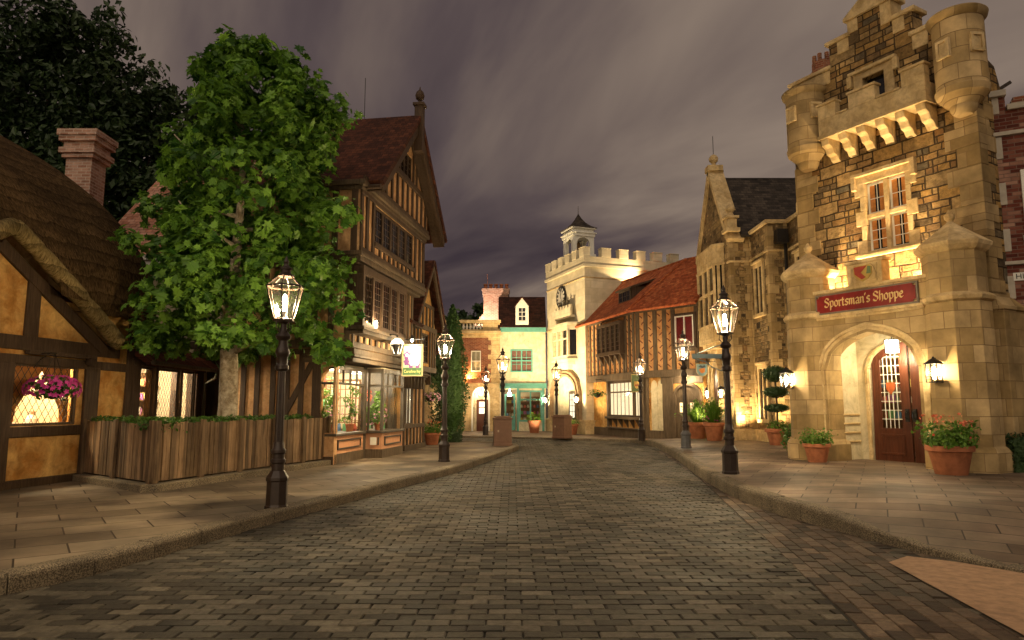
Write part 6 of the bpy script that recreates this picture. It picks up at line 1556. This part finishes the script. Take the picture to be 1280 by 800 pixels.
b.build('purple_blooms', plain('sign_purple', (.16, .05, .22), .6), hs)
b = MB(); bloom(.08, .0, .22, -.038); b.build('white_bloom', plain('sign_white', (.74, .68, .74), .6), hs)
b = MB(); bloom(-.21, .12, .06, -.040); bloom(.10, .02, .13, -.042); b.build('pink_bloom', plain('sign_pink', (.66, .46, .62), .6), hs)
letters('Caroline Ivy', .13, plain('sign_yellow', (.62, .56, .20), .5), hs, Matrix.Translation((0, -.029, -.39)))
b = MB(); b.tube([(-.3, 0, .46), (-.3, 0, .62)], .008, 4); b.tube([(.3, 0, .46), (.3, 0, .62)], .008, 4); b.tube([(-1.1, .25, .62), (.45, 0, .62)], .018, 6); b.build('hanger', BLACKIRON, hs)
b = MB(); b.lathe([(.12, .60), (.05, .70), (.02, .74)], 0, -.12, 10); b.build('sign_lamp_shade', BLACKIRON, hs); b = MB(); b.ball((0, -.12, .58), .055, 8); b.build('bulb', BULB, hs)
light('sign_light', hs.location+Vector((0.03, -.24, .50)), 2.5, (1, .86, .62), .05)
bl = thing('bracket_lantern', 'pale round-shouldered lantern on a scrolled iron bracket between sign and bay window', 'bracket lantern', loc_to_world(th, (1.5, -1.15, 3.05)), math.atan2(DL[1], DL[0]))
b = MB(); b.lathe([(.11, .06), (.20, .30), (.205, .32), (.19, .34)], n=8); b.lathe([(.02, .50), (.03, .55), (.01, .6)], n=8)
b.tube([(0, 0, .58), (0, .12, .62), (0, .65, .60)], .016, 6); b.tube([(0, .2, .60), (0, .35, .45), (0, .5, .40), (0, .6, .5), (0, .5, .55), (0, .45, .48)], .012, 6); b.tube([(0, .65, .25), (0, .65, .66)], .02, 6); b.build('bracket', BLACKIRON, bl)
b = MB(); b.lathe([(.105, .055), (.19, .30), (.195, .34), (.16, .42), (.09, .49), (.02, .51)], n=10); b.build('lantern_glass', emit('opal_glow', (1, .80, .46), 1.6), bl)
b = MB()
for k in range(8): a = k*PI/4; b.tube([(.11*math.cos(a), .11*math.sin(a), .05), (.2*math.cos(a), .2*math.sin(a), .31), (.1*math.cos(a), .1*math.sin(a), .49)], .008, 4)
b.lathe([(.115, .03), (.115, .06)], n=10); b.build('lantern_frame', BLACKIRON, bl)
light('bracket_light', bl.location+Vector((.12, -.05, -.12)), 16, (1, .76, .42), .1)
gs = thing('pub_board', 'green pictorial board with gold emblem on the herringbone house, behind the lamp', 'pub sign', (5.93, 32.9, 2.72), R(-12)); gs.scale = (.56, .8, .70)
b = MB(); b.box(-.40, .40, -.03, .03, -.55, .55); b.build('board', plain('board_green', (.10, .13, .05), .6), gs); b = MB(); b.box(-.45, .45, -.04, .04, .55, .61); b.box(-.45, .45, -.04, .04, -.61, -.55); b.box(-.45, -.40, -.04, .04, -.55, .55); b.box(.40, .45, -.04, .04, -.55, .55); b.tube([(-.2, 0, .6), (-.2, .0, .75)], .01, 4); b.tube([(.2, 0, .6), (.2, 0, .75)], .01, 4); b.tube([(-.3, 0, .75), (.3, 0, .75), (.75, .62, .75)], .02, 5); b.build('frame', plain('board_gold', (.33, .25, .08), .5), gs)
b = MB(); b.panel(shield(.02, -.38, .42, .5), [], -.045, -.031); b.build('emblem', plain('emblem_gold', (.45, .28, .06), .5), gs); b = MB(); b.box(-.14, .16, -.05, -.0455, -.2, -.08); b.build('emblem_band', plain('emblem_red', (.3, .08, .03), .5), gs)
os_ = thing('round_pub_sign', 'round blue-grey hanging sign with an orange device between the two arched doors', 'pub sign', (7.97, 28.9, 3.17), R(-10)); os_.scale = (.54, .7, .60)
b = MB(); pts_ = [(-.44, .40), (.44, .40)]+[(.44*math.cos(t), -.05+.46*math.sin(t)) for t in [-i*PI/14 for i in range(15)]]; b.panel(pts_, [], -.03, .03); b.build('board', plain('oval_gold', (.34, .27, .12), .5), os_)
b = MB(); b.panel([(x*.9, z*.9) for x, z in pts_], [], -.037, -.031); b.build('painted_field', plain('oval_blue', (.16, .25, .27), .6), os_); b = MB(); b.panel([(-.26, -.02), (-.05, .06), (.22, .08), (.2, -.18), (.05, -.28), (-.1, -.24)], [], -.043, -.0375); b.build('device', plain('oval_orange', (.45, .17, .04), .6), os_)
b = MB(); b.panel([(-.3, .16), (-.1, .3), (.05, .2), (.2, .3), (.3, .14), (0, .1)], [], -.042, -.0375); b.build('crest_bird', plain('oval_dark', (.05, .07, .09), .6), os_)
b = MB(); b.tube([(-.3, 0, .40), (-.3, 0, .55)], .01, 4); b.tube([(.3, 0, .40), (.3, 0, .55)], .01, 4); b.tube([(-.5, 0, .55), (1.36, 0, .55)], .02, 6); b.build('hanger', BLACKIRON, os_)

# ------------------------------------------------------------------ window displays
def shelf_unit(root, x0, x1, y, z0, n, label, dz=.34):
    t = thing('display_shelf', label, 'display shelf', loc_to_world(root, ((x0+x1)/2, y, z0)), root.rotation_euler.z, 'lit display shelves in the shop windows')
    h = (x1-x0)/2
    for i in range(n): BX('shelf_board', SHELFWOOD, t, -h, h, 0, .3, i*dz, i*dz+.03)
    BX('shelf_back', SHELFWOOD, t, -h, h, .30, .32, 0, n*dz); return t
def goods(root, spots, kinds, label, group, seed, cat='goods'):
    g = random.Random(seed); protos = {}
    cols = [(.5, .12, .08), (.1, .2, .35), (.5, .4, .12), (.12, .3, .14), (.55, .5, .42), (.35, .12, .28), (.2, .1, .06)]
    for i, p in enumerate(spots):
        k = (g.choice(kinds), g.randrange(len(cols)))
        if k not in protos:
            b = MB()
            if k[0] == 'tin': b.lathe([(.07, 0), (.07, .14), (.055, .15), (.055, .17)], n=12)
            elif k[0] == 'jar': b.lathe([(.06, 0), (.08, .06), (.07, .14), (.04, .17), (.05, .20)], n=12)
            elif k[0] == 'box': b.box(-.09, .09, -.06, .06, 0, .20)
            else: b.lathe([(.04, 0), (.045, .12), (.02, .17), (.018, .22)], n=10)
            o = b.build({'tin': 'tin', 'jar': 'jar', 'box': 'gift_box', 'bottle': 'bottle'}[k[0]], plain('goods_paint_'+'abcdefg'[k[1]], cols[k[1]], .4, 0, .1), smooth=False); protos[k] = o
        else: o = protos[k].copy(); col.objects.link(o)
        o.location = loc_to_world(root, p); o.rotation_euler.z = root.rotation_euler.z + g.uniform(-.4, .4); tag(o, label, cat, group)
shelf_unit(wg, 0.0, 3.1, 1.0, 1.02, 4, 'long shelf of goods behind the diamond panes of the low wing', .38)
goods(wg, [(.1+.165*i+U(-.03, .03), 1.12, 1.05+.38*j) for i in range(18) for j in range(4)], ['tin', 'jar', 'box'], 'small goods on the lit shelf inside the low wing', 'goods inside the low wing', 61)
shelf_unit(th, .35, 1.9, 1.75, .9, 5, 'shelf of goods in the first flower shop window', .36); shelf_unit(th, 2.5, 4.1, 1.75, .9, 5, 'shelf of goods in the second flower shop window', .36)
goods(th, [(.45+.17*i, 1.85, .935+.36*j) for i in range(9) for j in range(5)], ['jar', 'bottle', 'box'], 'small goods on the back shelf of the first flower shop window', 'goods in the first shop window', 62)
goods(th, [(2.6+.17*i, 1.85, .935+.36*j) for i in range(9) for j in range(5)], ['jar', 'bottle', 'box'], 'small goods on the back shelf of the second flower shop window', 'goods in the second shop window', 63)
shelf_unit(sh, .6, 2.6, 1.7, .5, 6, 'shelf of goods behind the stone shop door', .40)
goods(sh, [(.68+.165*i, 1.8, .535+.40*j) for i in range(12) for j in range(2, 6)], ['bottle', 'box', 'tin'], 'small goods seen through the glass of the stone shop door', 'goods behind the porch door', 64)
shelf_unit(cm, 3.4, 4.65, 1.1, .62, 4, 'shelf of toys in the teal shop window', .40)
goods(cm, [(3.5+.2*i, 1.2, .655+.40*j) for i in range(6) for j in range(4)], ['box', 'jar', 'tin'], 'colourful goods on the shelf in the teal shop window', 'goods in the teal shop window', 65)
shelf_unit(cm, 2.35, 3.15, 1.3, .1, 6, 'tall shelf of goods behind the teal shop door', .40)
goods(cm, [(2.45+.16*i, 1.4, .135+.40*j) for i in range(5) for j in range(2, 6)], ['box', 'jar', 'bottle'], 'small goods seen through the teal shop door', 'goods behind the teal door', 66)
for x, y0, y1, lab in ((2.17, .16, 1.25, 'dark lattice screen at the end of the first flower shop window'), (4.32, .05, 1.3, 'dark lattice screen at the end of the second flower shop window')):
    t = thing('lattice_screen', lab, 'display screen', loc_to_world(th, (x, y0, .93)), th.rotation_euler.z, 'wooden screens in the flower shop windows')
    b = MB(); L_ = y1-y0; b.box(-.02, .02, 0, .05, 0, 1.5); b.box(-.02, .02, L_-.05, L_, 0, 1.5); b.box(-.019, .019, .05, L_-.05, 1.44, 1.5); b.box(-.019, .019, .05, L_-.05, 0, .06); b.build('frame', SHELFWOOD, t)
    b = MB(); n_ = int(L_/.15)
    for i in range(1, n_): b.box(-.012, .012, L_*i/n_-.012, L_*i/n_+.012, .06, 1.44)
    for i in range(1, 6): b.box(-.017, -.011, .05, L_-.05, .24*i-.012, .24*i+.012)
    b.build('lattice', SHELFWOOD, t)
    goods(th, [(x-.12-.16*(i % 2), y0+.12+.13*i, .935) for i in range(7)], ['jar', 'bottle', 'box'], 'small goods on the window floor before the '+('first' if x < 3 else 'second')+' lattice screen', 'goods by the '+('first' if x < 3 else 'second')+' lattice screen', 67 if x < 3 else 68)
for i, (p, s, lab) in enumerate((((1.0, .55, .93), 1.0, 'tall leafy display plant in the first flower shop window'), ((.25, .5, .93), .8, 'low bright plant at the left end of the first flower shop window'),
                                 ((1.75, .3, .93), 1.15, 'tall leafy display plant at the right end of the first flower shop window'), ((3.0, -.1, .93), .75, 'bushy display plant in the middle of the second flower shop window'), ((3.75, .1, .93), 1.05, 'leafy display plant at the right end of the second flower shop window'), ((2.75, .2, .93), .6, 'small flowering plant in the second flower shop window'))):
    g = random.Random(70+i); t = thing('display_plant', lab, 'display plant', loc_to_world(th, p), 0, 'plants in the flower shop windows')
    b = MB(); b.lathe([(.09, 0), (.13, .2), (.12, .22)], n=12); b.build('pot', TERRACOTTA, t)
    b = MB(); b.tube([(0, 0, .1), (.02, .02, .5*s), (-.02, 0, 1.0*s)], .012, 5)
    for k in range(7): leaf_quads(b, (g.uniform(-.14, .14), g.uniform(-.14, .14), .3*s+.13*k*s), 26, .16, .16, .12, .11, g)
    b.build('foliage', LEAF_BRIGHT, t, normals=False)
    b = MB(); flowers(b, (0, 0, .42*s), 16, .22, .22, .30*s, .09, g); b.build('flowers', PETAL_PINK, t, normals=False)
for i, (p, lab) in enumerate((((1.45, .6, 1.95), 'red flower wreath hung high in the first shop window'), ((2.7, .1, 1.95), 'red flower wreath hung high in the second shop window'))):
    t = thing('flower_wreath', lab, 'wreath', loc_to_world(th, p), math.atan2(DL[1], DL[0]), 'wreaths in the flower shop windows'); g = random.Random(80+i); b = MB()
    for k in range(40): a = k*2*PI/40; flowers(b, (.15*math.cos(a), 0, .15*math.sin(a)), 2, .03, .03, .03, .06, g)
    b.build('blossoms', PETAL_RED, t, normals=False); b = MB(); b.tube([(0, 0, .15), (0, 0, .75)], .005, 4); b.build('cord', BLACKIRON, t)
t = thing('window_ornament', 'bright vases and a table lamp on the sill inside the cottage window', 'ornaments', loc_to_world(ct, (5.15, .75, 1.02)), math.atan2(DL[1], DL[0]))
b = MB()
for x, s in ((-.45, 1), (-.1, .8), (.35, 1.1)): b.lathe([(.06*s, 0), (.12*s, .2*s), (.10*s, .34*s), (.05*s, .42*s), (.07*s, .48*s)], x, 0, 12)
b.build('vases', plain('vase_white', (.6, .55, .5), .3), t); BX('sill_board', SHELFWOOD, t, -.75, .7, -.2, .2, -.03, 0)

# ------------------------------------------------------------------ trees
pt = thing('plane_tree', 'leafy plane tree with mottled pale trunk rising behind the board fence', 'tree', (-6.42, 15.6, .5))
b = MB(); b.tube([(0, 0, -.4), (.0, 0, 0.3), (.03, .0, 1.2), (.0, .02, 2.1), (-.05, 0, 2.9), (-.02, .1, 4.2), (.1, 0, 6.2), (.05, 0, 8.2)], [.27, .235, .205, .195, .17, .12, .08, .03], 14)
g = random.Random(90); limbs = []
for i in range(16):
    a = i*2.4+g.uniform(-.3, .3); z0 = 2.3+i*.36; ln = 2.2*math.sin(PI*min(1, max(.12, (z0-1.2)/7.8)))+.35
    e = Vector((math.cos(a)*ln, math.sin(a)*ln, z0+.9+g.uniform(0, .5))); m_ = Vector((math.cos(a)*ln*.5, math.sin(a)*ln*.5, z0+.3))
    e = m_.lerp(e, .3); b.tube([(0, 0, z0), m_, e], [.06, .03, .012], 6); limbs.append(e)
b.build('trunk', BARK, pt, smooth=True)
b = MB()
clumps = []
for i in range(210):
    z = g.uniform(2.4, 9.3); u = (z-1.6)/8.0
    rad = 2.5*max(.05, 1-(abs(2*u-.78)/1.22)**2.6)**.5*(.93+.12*math.sin(i*1.7))
    a = g.uniform(0, 2*PI); q = rad*math.sqrt(g.uniform(.10, 1.0))
    clumps.append((Vector((math.cos(a)*q+.28, math.sin(a)*q*.92, z)), g.uniform(.32, .62)))
for c, r_ in clumps:
    for _ in range(int(82*r_/.5)):
        d = Vector((g.gauss(0, 1), g.gauss(0, 1), g.gauss(0, .8))); d.normalize(); q = c+d*r_*g.uniform(.3, 1.0)
        if q.z < 2.15+.25*math.sin(q.x*2.5): continue
        nrm = (d*.7+Vector((g.gauss(0, .5), g.gauss(0, .5), .6+g.gauss(0, .4)))).normalized(); maple_leaf(b, q, nrm, g.choice((.09, .13, .16, .20, .24, .28)), g)
b.build('crown', LEAF_PLANE, pt, normals=False)
def big_tree(label, x, y, z0, blobs, leaf, size, seed, dens=1.0, mat=None):
    g = random.Random(seed); t = thing('background_tree', label, 'tree', (x, y, 0), 0, 'dark trees beyond the roofs'); b = MB()
    b.tube([(0, 0, -.2), (.1, 0, z0), (0, .1, z0+3)], [.45, .35, .2], 10)
    for bx, bz, br in blobs: b.tube([(0, 0, z0), (bx*.5, g.uniform(-.5, .5), (z0+bz)/2), (bx, 0, bz)], [.2, .12, .04], 6)
    b.build('trunk', BARKDARK, t); b = MB()
    for bx, bz, br in blobs:
        for k in range(int(9*br*br*dens)+3):
            d = Vector((g.gauss(0, 1), g.gauss(0, 1), g.gauss(0, 1))).normalized(); c = Vector((bx, 0, bz))+d*br*g.uniform(.45, 1.0); r_ = br*g.uniform(.2, .34)
            leaf_quads(b, tuple(c), 42, r_, r_, r_*.8, size, g, .3)
    b.build('crown', mat or LEAF_DARK, t, normals=False); return t
big_tree('tall dark tree at the top left behind the thatched roof', -20.6, 29, 8, [(-1.8, 17.8, 2.6), (1.2, 18.0, 2.2), (0, 15.5, 3.2), (-3.5, 15, 3), (2.4, 14.6, 2.6), (-1.5, 12, 3.2), (2, 11.5, 3)], 0, .34, 101)
big_tree('dark spreading tree behind the brick chimney and leafy street tree', -16.6, 30, 7, [(-1.2, 15.8, 2.2), (1.4, 14.4, 2.0), (.2, 12.8, 2.6), (2.5, 12.2, 2.2), (-2.2, 13, 2.4), (1, 9.8, 3), (-2, 10, 2.6)], 0, .34, 102)
big_tree('small far dark tree above the brick shop terrace', -2.6, 52, 4, [(-1.2, 7.4, 1.8), (1.0, 7.8, 1.8), (0, 6.2, 2.2), (-3.0, 6.6, 1.8)], 0, .4, 103, 1.2)
big_tree('far dark tree between the cypress and the lower gabled house', -7.4, 44, 4, [(-1.4, 7.2, 2), (1.4, 6.6, 1.8), (0, 5, 2.4), (2.6, 4.2, 1.8)], 0, .4, 104)
cy = thing('cypress_tree', 'dense columnar cypress at the end of the left pavement', 'cypress', (-2.62, 30.2, .14))
b = MB(); b.tube([(0, 0, -.1), (0, 0, 5.2)], [.12, .03], 8); b.build('trunk', BARKDARK, cy); b = MB(); g = random.Random(110)
for i in range(5200):
    u = g.random(); z = .35+5.6*u; r_ = .80*(math.sin(PI*min(1, u*.86+.14)))**.7*(1.0-.35*u); a = g.uniform(0, 6.28); q = r_*(g.uniform(.7, 1.06)+.1*math.sin(a*3+z*4))
    leaf_quads(b, (math.cos(a)*q, math.sin(a)*q, z), 1, .04, .04, .06, .13, g, .9)
b.lathe([(.2, .4), (.5, 1.2), (.52, 2.5), (.36, 4), (.1, 5.4)], n=10); b.build('crown', LEAF_CYPRESS, cy, normals=False)
shrub('dark climbing shrub on the end wall under the pink basket', (-3.0, 28.4, .14), .45, .4, 1.25, 700, LEAF_HEDGE, .12, 33)

# ------------------------------------------------------------------ night sky, camera, render settings
wd = bpy.data.worlds.new('World'); sc.world = wd; wd.use_nodes = True
nt = wd.node_tree; nt.nodes.clear()
class WN(NT):
    def __init__(s): s.t = nt
t = WN(); out = nt.nodes.new('ShaderNodeOutputWorld')
d = t.n('TexCoord').outputs['Generated']; sp = t.n('SeparateXYZ', {0: d}); x, y, z = sp.outputs
zz = t.math('ADD', t.math('MAXIMUM', z, 0.0), .10)
px_ = t.math('DIVIDE', x, zz); py_ = t.math('DIVIDE', y, zz)
pv = t.n('CombineXYZ', {0: px_, 1: py_}).outputs[0]
ro_ = t.n('Mapping', {'Vector': pv, 'Rotation': (0, 0, R(64))}).outputs[0]
st_ = t.n('Mapping', {'Vector': ro_, 'Scale': (.30, 1.0, 1), 'Location': (.1, .35, 0)}).outputs[0]
n1 = t.noise(st_, 1.05, 6, .53, .8)
n2 = t.noise(t.n('Mapping', {'Vector': ro_, 'Scale': (.45, .8, 1), 'Location': (3.1, 1.7, 0)}).outputs[0], .62, 4, .5, .3)
f_ = t.math('ADD', t.math('MULTIPLY', n1, .62), t.math('MULTIPLY', n2, .50))
c_ = t.ramp(f_, [(.40, (.022, .016, .0195)), (.49, (.045, .033, .033)), (.56, (.078, .058, .049)), (.67, (.145, .110, .084))])
sk = t.n('TexSky', sky_type='NISHITA', sun_disc=False, sun_elevation=R(-4), sun_rotation=R(200))
tot = t.mix(1.0, c_, t.mix(1.0, sk.outputs[0], (.02, .02, .02), 'MULTIPLY'), 'ADD')
bg = t.n('Background', {'Color': tot, 'Strength': .62}); nt.links.new(bg.outputs[0], out.inputs[0])
sun = bpy.data.lights.new('soft_fill_sun', 'SUN'); sun.energy = .36; sun.angle = R(75); sun.color = (1, .82, .60); so = bpy.data.objects.new('soft_fill_sun', sun); col.objects.link(so); so.rotation_euler = (R(48), 0, R(-12))  # broad warm fill added from behind the camera to lift dark areas

cam = bpy.data.cameras.new('camera'); co = bpy.data.objects.new('camera', cam); col.objects.link(co)
cam.sensor_width = 36; cam.lens = 860/1280*36; cam.clip_end = 2000; cam.clip_start = .05
co.location = (0, 0, 1.66); co.rotation_euler = (R(90)+math.atan(107/860), 0, 0); sc.camera = co
sc.render.engine = 'CYCLES'
cy_ = sc.cycles; cy_.use_denoising = True
try: cy_.denoiser = 'OPENIMAGEDENOISE'
except Exception: pass
cy_.max_bounces = 6; cy_.diffuse_bounces = 3; cy_.glossy_bounces = 3; cy_.transmission_bounces = 4; cy_.transparent_max_bounces = 16
cy_.sample_clamp_indirect = 4; cy_.caustics_reflective = False; cy_.caustics_refractive = False
cy_.use_light_tree = True
vs = sc.view_settings; vs.view_transform = 'Standard'; vs.look = 'None'; vs.exposure = 1.75; vs.gamma = 1; vs.use_curve_mapping = False
sc.render.resolution_x = 1024; sc.render.resolution_y = 640
